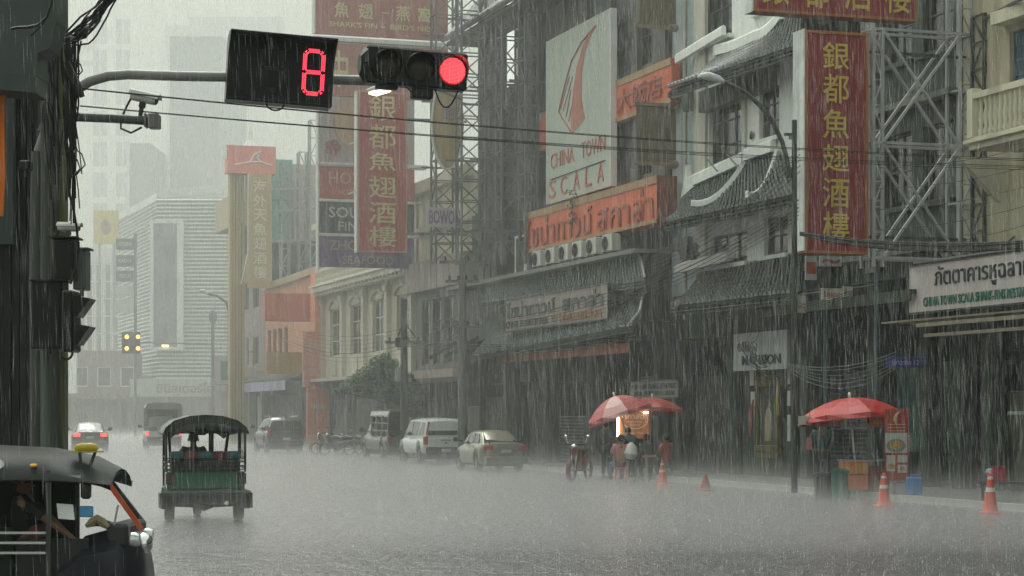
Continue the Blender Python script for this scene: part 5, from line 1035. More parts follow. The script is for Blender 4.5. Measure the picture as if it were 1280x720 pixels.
def songthaew(name, label, loc, rz, paint, canopy_m, lit=False, h=2.25, hw=.84, rearpale=False, group=None):
    top = [(0, .95), (.1, .98), (3.0, 1.0), (3.8, 1.02), (4.6, .95), (5.0, .75)]
    cabin = [(2.55, 1.0, .76, .66), (2.6, 1.68, .78, .64), (3.0, 1.74, .78, .64), (3.4, 1.64, .77, .62), (4.05, 1.02, .75, .66)]
    sw = [[(.79, 2.75, 1.1), (.66, 2.75, 1.62), (.65, 3.25, 1.58), (.77, 3.72, 1.1)]]
    r = car(name, label, 'covered truck', loc, rz, paint, 5.0, hw, top, (1.0, 4.05), .35, cabin, sill=.4, tails=[(hw*.9, -.01, .85, .07, .12, .1)], lit=lit, side_wins=sw, bump_m=trimb, plate_z=.55, group=group)
    b = B(); prof = [(-hw, h-.28), (-hw*.93, h-.1), (-hw*.6, h), (hw*.6, h), (hw*.93, h-.1), (hw, h-.28)]
    V = [(x, y, z) for y in (-.15, 2.9) for x, z in prof]+[(x*.95, y, z-.05) for y in (-.15, 2.9) for x, z in prof]
    b.add(V, [(i, i+1, i+7, i+6) for i in range(5)]+[(i+12, i+18, i+19, i+13) for i in range(5)]+[(i, i+12, i+13, i+1) for i in range(5)]+[(i+6, i+7, i+19, i+18) for i in range(5)]); part('canopy', b, canopy_m, r)
    for s in (-1, 1):
        for y in (-.05, .95, 1.9, 2.8): part('canopy_post', B().box(s*hw*.95-.03, s*hw*.95+.03, y-.03, y+.03, .98, h-.27), canopy_m, r)
        for z in (1.2, 1.5): part('side_rail', B().bar((s*hw*.95, -.05, z), (s*hw*.95, 2.8, z), .035), canopy_m, r)
    part('front_screen', B().box(-hw*.9, hw*.9, 2.8, 2.84, 1.0, h-.1), dark, r)
    for s in (-1, 1): part('bench', B().bev(s*.55-.2, s*.55+.2, 0, 2.7, 1.0, 1.18, .03), dark2, r)
    part('rear_step', B().box(-.4, .4, -.35, -.05, .38, .42), trimb, r)
    if not rearpale: r.scale = (.98,)*3
    if rearpale: part('roof_fringe', B().box(-hw*.9, hw*.9, -.2, -.16, h-.35, h-.05), canopy_m, r)
    return r
songthaew('covered_truck', 'dark pickup with an open black rear canopy parked ahead of the white pickup', place(509, 82.3), HEAD+.03, mat('slate_car_paint', (.05,.055,.055), .25, bump=0, coat=.5), mat('wet_sheen_canopy', (.13,.135,.13), .25, coat=.8), h=2.08, group='vehicles parked along the kerb')  # black canopy coloured greyer to stand for its wet sheen
songthaew('covered_truck', 'pale covered truck with one lit tail lamp driving away beyond the green tuk-tuk', place(205, 108), HEAD-.06, mat('pale_truck_paint', (.45,.45,.44), .3, bump=0, coat=.4), mat('brown_grey_canopy', (.20,.17,.16), .4), lit=True, h=2.45, hw=.95, rearpale=True)
def suv():
    hw = .88; top = [(0, 1.0), (.08, 1.1), (3.2, 1.08), (3.7, 1.04), (4.5, .92), (4.8, .7)]
    cabin = [(.04, 1.5, .80, .70), (.2, 1.66, .80, .68), (1.5, 1.70, .81, .68), (2.7, 1.66, .80, .66), (3.7, 1.04, .76, .68)]
    sw = [[(.80, .4, 1.14), (.70, .4, 1.56), (.70, 1.3, 1.6), (.81, 1.3, 1.14)], [(.81, 1.4, 1.14), (.70, 1.4, 1.6), (.69, 2.2, 1.58), (.81, 2.2, 1.14)], [(.81, 2.3, 1.14), (.69, 2.3, 1.56), (.68, 2.6, 1.54), (.79, 3.25, 1.14)]]
    r = car('parked_car', 'dark four wheel drive with a rear canopy parked before the salmon orange banner', 'car', place(358, 96), HEAD, dark_car, 4.8, hw, top, (.95, 3.85), .37, cabin, sill=.4, rear_win=((.02, 1.16, .66), (.1, 1.52, .58)), side_wins=sw, plate_z=.7, tails=[(hw*.9, -.01, .98, .07, .15, .18)], group='vehicles parked along the kerb')
    r.scale = (1.0,)*3
    for s in (-1, 1): part('roof_rail', B().bar((s*.62, .4, 1.75), (s*.62, 2.4, 1.74), .04), chrome, r)
suv()
def motorbike(label, loc, rz, cm, group=None, rack=True):
    r = root('motorbike', label, 'motorbike', loc, 'W', rz, group, own=True)
    for y in (0, 1.22):
        M = Matrix.Translation((0, y, .29)) @ Matrix.Rotation(PI/2, 4, 'Y'); prof = [(.29+.045*math.cos(a), .045*math.sin(a)) for a in np.linspace(0, 2*PI, 9)]
        t = part('wheel', B().lathe([(p-.04, q) for p, q in prof], 20, M), rubber, r, True); b = B()
        for k in range(8): a = k*PI/4; b.bar(M @ Vector((0, 0, 0)), M @ Vector((.24*math.cos(a), .24*math.sin(a), 0)), .01)
        part('spokes', b.ball((0, y, .29), .05), steel, t)
    part('engine', B().bev(-.12, .12, .4, .75, .25, .5, .04), dsteel, r); part('exhaust', B().tube([(.14, .5, .3), (.15, .1, .3), (.15, -.25, .38)], [.025, .04, .045], 8), chrome, r, True)
    part('body_panel', B().tube([(0, -.25, .68), (0, .1, .62), (0, .45, .52), (0, .8, .5), (0, 1.0, .72), (0, 1.05, .92)], [.05, .13, .14, .09, .12, .08], 8), cm, r, True)
    part('seat', B().tube([(0, -.15, .76), (0, .15, .78), (0, .5, .74)], [.08, .13, .1], 8), black, r, True)
    part('leg_shield', B().add([(-.2, .88, .35), (.2, .88, .35), (.16, .98, .85), (-.16, .98, .85), (-.2, .84, .35), (.2, .84, .35), (.16, .94, .85), (-.16, .94, .85)], [(0,1,2,3), (7,6,5,4), (0,3,7,4), (1,5,6,2), (2,6,7,3), (0,4,5,1)]), cm, r)
    part('fork', B().bar((-.08, 1.22, .29), (-.06, 1.0, .88), .03).bar((.08, 1.22, .29), (.06, 1.0, .88), .03), steel, r)
    part('handlebar', B().tube([(-.33, .85, 1.0), (-.1, .98, .98), (.1, .98, .98), (.33, .85, 1.0)], .018, 6), black, r)
    part('headlamp', B().ball((0, 1.08, .92), (.09, .06, .07)), chrome, r, True); part('tail_lamp', B().bev(-.08, .08, -.33, -.27, .66, .74, .01), tail_m, r)
    for s in (-1, 1): part('mirror', B().bar((s*.25, .9, 1.0), (s*.3, .88, 1.16), .012).ball((s*.32, .88, 1.2), (.06, .015, .04)), chrome, r)
    part('mudguard', B().lathe([(.35, -.05), (.37, 0), (.35, .05)], 12, Matrix.Translation((0, 1.22, .29)) @ Matrix.Rotation(PI/2, 4, 'Y'), -.2, 2.4), cm, r, True)
    return r
mb_r = mat('red_bike_paint', (.17,.045,.03), .3, coat=.4); mb_d = mat('dark_bike_paint', (.05,.05,.055), .3, coat=.4); mb_g = mat('grey_bike_paint', (.07,.07,.07), .3, coat=.4)
motorbike('dark orange motorbike standing at the left of the chestnut stall', (place(735, 57.2)[0], 57.2, 0), 2.75, mb_r)
motorbike('dark motorbike parked just past the orange pavement banner', place(424, 93), 1.1, mb_d, 'motorbikes parked between the cars')
motorbike('grey motorbike, middle one between the banner and the dark covered truck', place(437, 91), 1.2, mb_g, 'motorbikes parked between the cars')
motorbike('dark motorbike nearest the front of the dark covered truck', place(449, 92), .8, mb_d, 'motorbikes parked between the cars')
# ================================================================ people
skinm = mat('skin_brown', (.16,.085,.05), .5, var=.1, streak=0, bump=.05); hair = mat('black_hair', (.014,.012,.011), .5, streak=0)
def skin_mesh(V, E, Rr, name, lv=1):
    me = bpy.data.meshes.new(name); me.from_pydata([tuple(v) for v in V], E, []); o = bpy.data.objects.new(name, me); COL.objects.link(o)
    md = o.modifiers.new('s', 'SKIN'); md.use_smooth_shade = True
    for i, rr in enumerate(Rr): me.skin_vertices[0].data[i].radius = (rr, rr) if not isinstance(rr, tuple) else rr
    me.skin_vertices[0].data[0].use_root = True
    sb = o.modifiers.new('d', 'SUBSURF'); sb.levels = lv; sb.render_levels = lv
    dg = bpy.context.evaluated_depsgraph_get(); m = bpy.data.meshes.new_from_object(o.evaluated_get(dg)); bpy.data.objects.remove(o)
    b = B(); b.v = [tuple(v.co) for v in m.vertices]; b.f = [tuple(p.vertices) for p in m.polygons]; b.mi = [0]*len(b.f); return b
def person(label, loc, rz, shirt, trousers, handL=(-.22, .22, .95), handR=(.22, .22, .95), lean=0, sit=False, s=1., legs=None, fr='W', bag=None, short=False):
    """y is the way the figure faces"""
    r = root('person', label, 'person', loc, fr, rz, own=True); r.scale = (s, s, s)
    hz = .92 if not sit else .0; f = lambda x, y, z: Vector((x, y+lean*max(0, z-hz), z))
    base = 0 if not sit else -.92
    pel = f(0, 0, .93+base); wa = f(0, .0, 1.08+base); ch = f(0, 0, 1.28+base); ne = f(0, 0, 1.45+base); hd = f(0, .015, 1.56+base); ht = f(0, .02, 1.63+base)
    arms = []
    for sx, h in ((-1, handL), (1, handR)):
        sh = f(sx*.17, 0, 1.38+base); ha = Vector((h[0], h[1], h[2]+base)); d = ha-sh; L = d.length; mid = sh+d*.52; off = math.sqrt(max(0, .285**2-(L/2)**2)) if L < .57 else 0
        el = mid+Vector((sx*.35, -.5, -.8)).normalized()*off; arms.append((sh, el, ha))
    if legs is None: legs = [(Vector((-.1, 0, .88+base)), Vector((-.11, .03, .48+base)), Vector((-.12, 0, .07+base)), Vector((-.13, .14, .03+base))), (Vector((.1, 0, .88+base)), Vector((.12, .05, .48+base)), Vector((.13, .02, .07+base)), Vector((.15, .16, .03+base)))]
    V = [pel, wa, ch, ne, hd, ht]; E = [(0, 1), (1, 2), (2, 3), (3, 4), (4, 5)]; Rr = [(.15, .11), (.135, .10), (.16, .105), (.052, .055), (.078, .09), (.06, .07)]
    V.append(f(0, .09, 1.555+base)); E.append((4, 6)); Rr.append((.02, .02))
    for sh, el, ha in arms:
        i = len(V); wr = ha-(ha-el).normalized()*.02; V += [sh, el, wr]; E += [(2, i), (i, i+1), (i+1, i+2)]; Rr += [(.06, .06), (.042, .042), (.027, .024)]
        d = (ha-el).normalized(); side = d.cross(Vector((0, 0, 1))); side = side.normalized() if side.length > .1 else Vector((1, 0, 0))
        pl = ha+d*.06; V.append(pl); E.append((i+2, i+3)); Rr.append((.034, .018))
        for k, (q, l) in enumerate(((-.03, .055), (-.01, .07), (.01, .065), (.028, .05))):
            j = len(V); V += [pl+side*q+d*.03, pl+side*q*1.1+d*(.03+l*.6)+Vector((0, 0, -.01)), pl+side*q*1.1+d*(.03+l)+Vector((0, 0, -.03))]; E += [(i+3, j), (j, j+1), (j+1, j+2)]; Rr += [.0095, .0085, .0075]
        j = len(V); V += [ha+side*-.035+d*.03, ha+side*-.055+d*.06]; E += [(i+2, j), (j, j+1)]; Rr += [.012, .009]
    for lg in legs:
        i = len(V); V += list(lg); E += [(0, i), (i, i+1), (i+1, i+2), (i+2, i+3)]; Rr += [(.088, .088), (.055, .058), (.038, .04), (.045, .03)]
    part('body', skin_mesh(V, E, Rr, 'body'), skinm, r, True)
    # shirt
    V = [pel+Vector((0,0,-.01)), wa, ch, ch*.35+ne*.65]; E = [(0, 1), (1, 2), (2, 3)]; Rr = [(.178, .138), (.16, .125), (.185, .13), (.085, .085)]
    for sh, el, ha in arms: i = len(V); V += [sh, sh.lerp(el, .75 if short else .95)]; E += [(2, i), (i, i+1)]; Rr += [(.082, .082), (.064, .064)]
    part('shirt', skin_mesh(V, E, Rr, 'shirt'), shirt, r, True)
    V = [pel]; E = []; Rr = [(.172, .132)]
    for lg in legs: i = len(V); q = [lg[0], lg[1], lg[2].lerp(lg[1], .12)]; V += q; E += [(0, i), (i, i+1), (i+1, i+2)]; Rr += [(.105, .105), (.075, .078), (.06, .06)]
    part('trousers', skin_mesh(V, E, Rr, 'trousers'), trousers, r, True)
    part('hair', B().ball(hd+Vector((0, -.015, .035)), (.092, .105, .098), 14, 10), hair, r, True)
    for sx in (-1, 1): part('ear', B().ball(hd+Vector((sx*.088, 0, -.01)), (.015, .022, .032), 6, 5), skinm, r, True); part('eye', B().ball(hd+Vector((sx*.033, .083, .005)), (.014, .01, .008), 6, 5), black, r)
    part('mouth', B().ball(hd+Vector((0, .085, -.055)), (.024, .008, .007), 6, 4), mat('lip', (.2,.07,.06), .5), r)
    for lg in legs: part('shoe', B().bev(-.045, .045, -.08, .19, 0, .075, .02) if 0 else B().tube([lg[2]+Vector((0, -.05, -.03)), lg[2]+Vector((0, .05, -.03)), lg[3]+Vector((0, .04, 0))], [.045, .052, .035], 8), rubber, r, True)
    return r
dk_cl = mat('dark_clothes', (.035,.045,.05), .6); pinkc = mat('pink_shirt', (.42,.20,.20), .6); denim = mat('blue_denim', (.16,.22,.32), .6); wh_cl = mat('white_cloth', (.5,.5,.47), .6)
YS = 57.5
def pp(px, Y, z=0): return ((px-640)/FPX*Y, Y, z)
person('tall person in dark clothes standing under the pink umbrella, arm raised to the stall', pp(757, 58), -.9, dk_cl, mat('dark_trousers', (.04,.045,.05), .6), handL=(-.1, .4, 1.2), handR=(.12, .35, 1.1), s=.95)
sitlegs = [(Vector((-.1, .1, -.03)), Vector((-.13, .46, .0)), Vector((-.14, .5, -.36)), Vector((-.14, .62, -.38))), (Vector((.1, .1, -.03)), Vector((.13, .46, .0)), Vector((.14, .5, -.36)), Vector((.14, .62, -.38)))]
person('person in pink top and denim shorts seated on the orange stool', pp(776, 54.6, .50), .2, pinkc, denim, short=True, sit=True, legs=sitlegs, handL=(-.2, .35, 1.1), handR=(.2, .35, 1.1))
person('person in dark clothes stooping with a white bag at the chestnut stall', pp(790, 55.2), .3, dk_cl, dk_cl, handL=(-.25, .05, .85), lean=.55, s=.86)
person('person in a dark grey top seated behind the chestnut stall customers', pp(808, 56.4, .50), .5, mat('grey_clothes', (.10,.10,.10), .6), dk_cl, sit=True, legs=sitlegs, handL=(-.2, .35, 1.1), handR=(.2, .35, 1.1))
person('person in a red shirt seated under the dull red umbrella', pp(833, 56.4, .50), .7, mat('red_shirt', (.33,.08,.07), .6), dk_cl, short=True, sit=True, legs=sitlegs, handL=(-.2, .35, 1.1), handR=(.2, .35, 1.1))
person('dim vendor standing behind the orange food cart', pp(1027, 47), .0, mat('dim_teal_shirt', (.04,.07,.07), .6), dk_cl, handR=(.1, .4, 1.1))
b = B(); c = pp(788, 54.7, .88); b.tube([(c[0], c[1]-.12, c[2]+.18), (c[0]+.02, c[1]-.12, c[2]+.08), (c[0], c[1]-.14, c[2]-.12), (c[0]-.02, c[1]-.12, c[2]-.25)], [.03, .13, .19, .12], 9)
single('plastic_bag', b, wh_cl, 'crumpled white carrier bag held by the dark clothed customer', 'bag', smooth=True)
# ================================================================ tuk-tuks
def tuktuk(name, label, loc, rz, s, bodym, roofm, frm, near=False):
    r = root(name, label, 'tuk-tuk', loc, 'W', rz, own=True); r.scale = (s, s, s)
    for x in (-.56, .56): wheel(r, x, .38, .25, .15, steel)
    wheel(r, .001, 2.15, .24, .13, steel)
    part('chassis', B().box(-.45, .45, -.05, 1.9, .3, .42).box(-.05, .05, 1.8, 2.1, .3, .5), trimb, r)
    part('floor', B().box(-.62, .62, -.1, 1.9, .42, .5), bodym, r)
    part('rear_panel', B().bev(-.6, .6, -.13, -.06, .52, .80, .015), bodym, r)
    dl = mat('dull_lamp', (.05,.03,.025), .4); part('rear_lamp_cluster', B().bev(-.64, -.5, -.15, -.1, .6, .78, .01), dl, r); part('rear_lamp_cluster', B().bev(.5, .64, -.15, -.1, .6, .78, .01), dl, r)
    for sx in (-1, 1):
        b = B(); b.add([(sx*.62, -.1, .5), (sx*.62, .9, .5), (sx*.62, .9, .62), (sx*.62, .6, .8), (sx*.62, -.1, .8), (sx*.57, -.1, .5), (sx*.57, .9, .5), (sx*.57, .9, .62), (sx*.57, .6, .8), (sx*.57, -.1, .8)], [(0,1,2,3,4), (9,8,7,6,5), (0,5,6,1), (1,6,7,2), (2,7,8,3), (3,8,9,4), (4,9,5,0)]); part('side_panel', b, bodym, r)
        part('mudguard', B().lathe([(.30, -.1), (.32, -.08), (.32, .1), (.30, .11)], 12, Matrix.Translation((sx*.57, .38, .25)) @ Matrix.Rotation(PI/2, 4, 'Y'), PI*.55, PI*1.45), bodym, r, True)
        part('mud_flap', B().box(sx*.62-.09, sx*.62+.09, -.02, .0, .2, .5), rubber, r)
        part('rear_post', B().bar((sx*.63, -.06, .8), (sx*.63, -.06, 1.5), .035), frm, r)
        ym = 1.66 if near else 1.0; part('middle_post', B().bar((sx*.62, ym, .5), (sx*.62, ym, 1.5), .04), frm, r)
        part('windscreen_pillar', B().bar((sx*.46, (2.40+.07*sx) if near else 2.02, .96), (sx*.50, (2.10+.09*sx) if near else 1.72, 1.46-.1*near), .035 if near else .045, .045), mat('orange_pillar', (.36,.07,.025), .4) if near and sx > 0 else frm, r)
        for z in (.86, .95, 1.04): part('side_rail', B().bar((sx*.64, -.06, z-.1*near), (sx*.64, ym-.02, z-.1*near), .022), chrome if near else frm, r)
        part('roof_rail', B().bar((sx*.64, -.12, 1.44), (sx*.62, 1.95, 1.44), .03), frm if not near else mat('roof_trim', (.3,.3,.29), .35), r)
    for z in (.84, .90, .96, 1.02): part('rear_rail', B().tube([(-.64, -.1, z), (-.56, -.17, z), (.56, -.17, z), (.64, -.1, z)], .011, 6), chrome if near else frm, r)
    for x in (-.62, -.5, -.36, -.05, .05, .36, .5, .62): part('rail_upright', B().bar((x, -.16, .8), (x, -.16, 1.03), .014), frm, r)
    part('bumper', B().bev(-.72, .72, -.24, -.14, .44, .495, .015), mat('grey_bumper', (.07,.075,.07), .35), r)
    for sx in (-1, 1): part('step_plate', B().box(sx*.72-.02, sx*.72+.02, -.2, .3, .22, .46), dsteel, r)
    part('bench_seat', B().bev(-.55, .55, .15, .6, .58, .72, .04), dark2, r)
    cols = [mat('teal_vinyl', (.03,.10,.11), .4), mat('maroon_vinyl', (.14,.03,.03), .4), MT['teal_vinyl'], MT['maroon_vinyl'], MT['teal_vinyl']]
    for i in range(5): x0 = -.56+i*.224; part('seat_back_roll', B().tube([(x0, .1, 1.05), (x0+.05, .1, 1.05), (x0+.17, .1, 1.05), (x0+.22, .1, 1.05)], [.07, .085, .085, .07], 10), cols[i], r, True)
    part('seat_back', B().bev(-.54, .54, .08, .2, .70, 1.05, .03), dark2, r)
    dy = .3 if near else 0; part('driver_seat', B().bev(-.28, .28, 1.15+dy, 1.5+dy, .6, .74, .03).bev(-.28, .28, 1.1+dy, 1.18+dy, .72, .98, .02), mat('maroon_vinyl', (.14,.03,.03), .4), r)
    part('engine_box', B().bev(-.3, .3, .9, 1.4, .35, .6, .03), dsteel, r)
    part('differential', B().tube([(-.5, .38, .27), (-.15, .38, .27), (0, .38, .27), (.15, .38, .27), (.5, .38, .27)], [.05, .07, .13, .07, .05], 10).bev(-.25, .25, .05, .3, .24, .42, .03), mat('muddy_axle', (.10,.08,.03), .5), r, True)
    part('exhaust', B().tube([(.3, 1.0, .3), (.32, .1, .3), (.32, -.2, .3)], .035, 8), chrome, r, True)
    b = B(); st = [(1.65, .60, .5), (1.9, .55, .92), (2.1, .45, .92), (2.3, .32, .8), (2.42, .2, .6)] if not near else [(1.66, .62, .62), (1.95, .60, .90), (2.25, .55, .98), (2.38, .45, .9), (2.46, .3, .6)]
    b.add([(x*w_, y, z) for y, w_, zt_ in st for x, z in ((-1, .42), (-1, zt_*.8), (-.7, zt_), (.7, zt_), (1, zt_*.8), (1, .42))], [(i*6+k, i*6+k+1, i*6+k+7, i*6+k+6) for i in range(4) for k in range(5)]+[tuple(range(24, 30))]); part('front_cowl', b, bodym, r, True)
    dy = .35 if near else 0; part('dashboard', B().bev(-.48, .48, 1.8+dy, 2.0+dy, .8, .95+.06*near, .03), trimb, r); part('handlebar', B().tube([(-.32, 1.62+dy, 1.0), (-.1, 1.75+dy, .98), (.1, 1.75+dy, .98), (.32, 1.62+dy, 1.0)], .018, 6).bar((0, 1.75+dy, .98), (0, 1.98+dy, .7), .04), dsteel, r)
    part('headlamp', B().ball((0, 2.4, .80), (.11, .09, .11), 14, 8), chrome, r, True)
    if near:
        for sx in (-1, 1): part('headlamp', B().tube([(sx*.36, 2.27, .86), (sx*.36, 2.31, .86), (sx*.36, 2.39, .86), (sx*.36, 2.43, .86)], [.04, .068, .072, .055], 14), mat('lamp_shell', (.5,.52,.5), .2, .6, bump=0), r, True)
    # roof: arched canopy with a hanging skirt
    prof = [(-.70, 1.42), (-.66, 1.52), (-.52, 1.63), (-.27, 1.70), (0, 1.72), (.27, 1.70), (.52, 1.63), (.66, 1.52), (.70, 1.42)]
    ysr = [(-.2, .98, 0), (0, 1, 0), (1.0, 1, .005), (1.7, .97, -.02), (2.05, .86, -.10), (2.2, .72, -.17)] if not near else [(-.2, .98, 0), (0, 1, 0), (1.0, 1, .005), (1.6, .98, -.02), (1.95, .95, -.08), (2.2, .82, -.17)]
    b = B(); V = []
    for y, k, dz in ysr:
        for x, z in prof: V.append((x*k, y, 1.42+(z-1.42)*k+dz*(1 if z > 1.43 else .3)))
    for y, k, dz in ysr:
        for x, z in prof: V.append((x*k*.96, y, 1.42+(z-1.42)*k*.97+dz*(1 if z > 1.43 else .3)-.015))
    n = 9; m_ = len(ysr)*n; F = [(i*n+k, i*n+k+1, (i+1)*n+k+1, (i+1)*n+k) for i in range(len(ysr)-1) for k in range(n-1)]; F += [tuple(reversed([a+m_ for a in f])) for f in F]+[(k, k+m_, k+1+m_, k+1) for k in range(n-1)]
    b.add(V, F); part('roof', b, roofm, r, True)
    b = B(); P = [(x*.97, -.2, z) for x, z in prof]; Q = [(x*.97, -.2, max(1.42, z-.13) if abs(x) > .1 else z-.13) for x, z in prof]
    b.add(P+Q+[(x, y+.02, z) for x, y, z in P+Q], [(k, k+1, k+n+1, k+n) for k in range(n-1)]+[(k+2*n, k+3*n, k+3*n+1, k+2*n+1) for k in range(n-1)]); part('roof_skirt', b, roofm, r)
    part('roof_lamp_pod', B().bev(-.55, -.42, -.2, -.1, 1.40, 1.5, .02).bev(.36, .5, -.2, -.1, 1.42, 1.5, .02).bev(-.1, .08, 1.0, 1.1, 1.38, 1.5, .02), trimb, r)
    if not near:
        part('side_curtain', B().sheet(lambda i, j: (.63+.01*math.sin(i*14), .1+.85*i, 1.44-.5*j), 12, 3), mat('clear_plastic', (.42,.40,.42), .25, alpha=.35, streak=.2), r)
        part('curtain_cord', B().bar((.64, -.05, 1.05), (.64, 1.0, 1.15), .02).bar((.64, 1.0, 1.0), (.64, 1.0, 1.45), .03), frm, r)
        part('partition_post', B().box(.12, .2, 1.0, 1.06, .6, 1.46), frm, r); part('windscreen_frame', B().box(-.5, .5, 1.98, 2.02, .9, .95).bar((-.5, 1.75, 1.42), (.5, 1.75, 1.42), .04), frm, r)
        part('meter_box', B().bev(-.42, -.3, 1.8, 1.9, .98, 1.08, .01).bev(-.24, -.14, 1.8, 1.9, .98, 1.07, .01), mat('meter_grey', (.2,.22,.22), .4), r)
        for sx in (-1, 1): part('roof_bow', B().bar((sx*.4, -.21, 1.66), (sx*.26, -.21, 1.5), .015), dsteel, r) if sx > 0 else None
    return r
tuk_green = mat('green_body_paint', (.012,.095,.035), .3, streak=.3, coat=.5); dkgreen = mat('dark_green_frame', (.02,.03,.024), .35); tuk_roof = mat('dark_green_vinyl', (.022,.035,.024), .3, streak=.3, bump=.3, coat=.3)
tuktuk('tuk_tuk', 'green tuk-tuk seen from behind driving away down the flooded street', pp(257, 34.6), HEAD-.06, 1.03, tuk_green, tuk_roof, dkgreen)
th = HEAD-.06; fw = Vector((-math.sin(th), math.cos(th), 0)); rt = Vector((math.cos(th), math.sin(th), 0)); tb = Vector(pp(257, 34.6))
sitlegs = [(Vector((-.1, .1, -.03)), Vector((-.13, .46, .0)), Vector((-.14, .5, -.36)), Vector((-.14, .62, -.38))), (Vector((.1, .1, -.03)), Vector((.13, .46, .0)), Vector((.14, .5, -.36)), Vector((.14, .62, -.38)))]
d = tb+rt*(-.12)+fw*1.33+Vector((0, 0, .72)); person('driver of the green tuk-tuk in a dark shirt, seen from behind', d, th, dk_cl, dk_cl, handL=(-.3, .36, .98+.1), handR=(.3, .36, 1.08), sit=True, legs=sitlegs, s=.98)
# near tuk-tuk, crossing at the lower left
tn = tuktuk('tuk_tuk', 'near dark tuk-tuk with chrome rails and a yellow roof lamp, cropped by the left edge', (-2.98-2.44*.88, 17, 0), -PI/2, .88, mat('dark_blue_body', (.010,.011,.016), .35, coat=.2), mat('worn_dark_roof', (.016,.018,.017), .5, sc=2.2, var=.7, streak=.1, coat=.0, spec=.2, bump=.7, bsc=2.5, dirt=(.01,.01,.01)), mat('dark_bronze_frame', (.05,.05,.042), .35), near=True)
yl = mat('yellow_lamp_plastic', (.33,.25,.02), .3, bump=0, coat=.3)
part('roof_lamp', B().tube([(.42, 1.86, 1.68), (.42, 1.88, 1.695), (.42, 1.92, 1.70), (.42, 2.00, 1.70), (.42, 2.04, 1.695), (.42, 2.06, 1.68)], [.025, .04, .046, .046, .04, .025], 12).bar((.42, 1.84, 1.665), (.42, 2.10, 1.665), .16, .012), yl, tn, True)
part('lamp_stalk', B().bar((.42, 2.04, 1.66), (.42, 1.98, 1.5), .025).bar((.42, 1.90, 1.66), (.42, 1.91, 1.52), .025), dsteel, tn)
part('wing_mirror', B().bev(.52, .60, 1.94, 2.03, 1.24, 1.40, .02).bar((.5, 1.80, 1.42), (.56, 1.97, 1.40), .02), trimb, tn, True)
for y in (1.98, 2.12): pass
part('roof_decal', B().lathe([(0, 0), (.17, 0), (.17, .004), (0, .004)], 20, Matrix.Translation((.655, 1.12, 1.555)) @ Matrix.Rotation(R(68), 4, 'Y') @ Matrix.Diagonal((.38, .9, 1, 1))), mat('white_decal', (.5,.5,.5), .5, sc=9, var=.7), tn)
part('side_repeater', B().bev(.61, .66, 1.5, 1.56, 1.53, 1.56, .01), mat('amber_repeater', (.75,.40,.05), .3), tn)
part('added_dark_sheet', B().sheet(lambda i, j: (-.60+.01*math.sin(i*16), .0+1.64*i, 1.44-.95*j), 12, 3), mat('cabin_shade_black', (.008,.009,.009), .6, spec=.05), tn)  # dark sheet added behind the driver to blacken the open cabin
part('seat_cover', B().bev(.1, .5, .98, 1.1, .65, 1.08, .03), mat('maroon_cover', (.12,.035,.035), .5), tn); part('partition_panel', B().box(.5, .56, 1.05, 1.32, .5, .98), dark, tn)
part('door_panel', B().box(.50, .53, 1.35, 2.0, .35, .88), mat('dark_inner_panel', (.02,.022,.022), .4), tn)
part('decal_scroll', B().tube([(.66, .78, .80), (.66, .86, .86), (.66, .92, .80), (.66, 1.0, .86)], .008, 5), chrome, tn)
nx, ny = -2.98-2.44*.88, 17
def tp(x, y, z): return Vector((nx+y*.88, ny-x*.88, z*.88))
d = tp(.05, 1.30, .78); person('driver in dark clothes inside the near tuk-tuk, one bare forearm on the handlebar', d, -PI/2, mat('near_black_cloth', (.012,.013,.014), .7), dk_cl, handL=(-.25, .42, .98), handR=(.26, .52, 1.02), sit=True, legs=sitlegs, s=.85)
def small(name, label, cat, b, m, smooth=False): return single(name, b, m, label, cat, smooth=smooth)
p = tp(.50, 1.80, 1.06); small('phone', 'white framed phone on the dashboard of the near tuk-tuk', 'phone', B().add([p+Vector(v) for v in ((-.07, 0, 0), (.06, 0, -.01), (.04, .03, .11), (-.09, .03, .12), (-.07, .02, 0), (.06, .02, -.01), (.04, .05, .11), (-.09, .05, .12))], [(0,1,2,3), (7,6,5,4), (0,4,5,1), (1,5,6,2), (2,6,7,3), (3,7,4,0)]), wpaint)
p = tp(.42, 1.95, 1.08); small('packet', 'blue and white packet beside the phone in the near tuk-tuk', 'packet', B().bev(p.x-.05, p.x+.06, p.y, p.y+.03, p.z-.01, p.z+.08, .008), mat('sky_blue_packet', (.10,.30,.55), .4))
p = tp(.48, 2.08, .99); small('cloth', 'crumpled tan cloth bundle on the dashboard of the near tuk-tuk', 'cloth', B().tube([p+Vector((-.10, 0, .0)), p+Vector((-.05, 0, .03)), p+Vector((-.01, .0, .06)), p+Vector((.03, .0, .03)), p+Vector((.08, 0, -.01))], [.015, .04, .035, .04, .02], 7), mat('tan_cloth', (.20,.17,.10), .7, bump=.5), True)
p = tp(.46, 2.22, 1.0); small('stick', 'thin pale stick leaning on the dashboard of the near tuk-tuk', 'stick', B().bar(p, p+Vector((.03, 0, .16)), .015), steel)
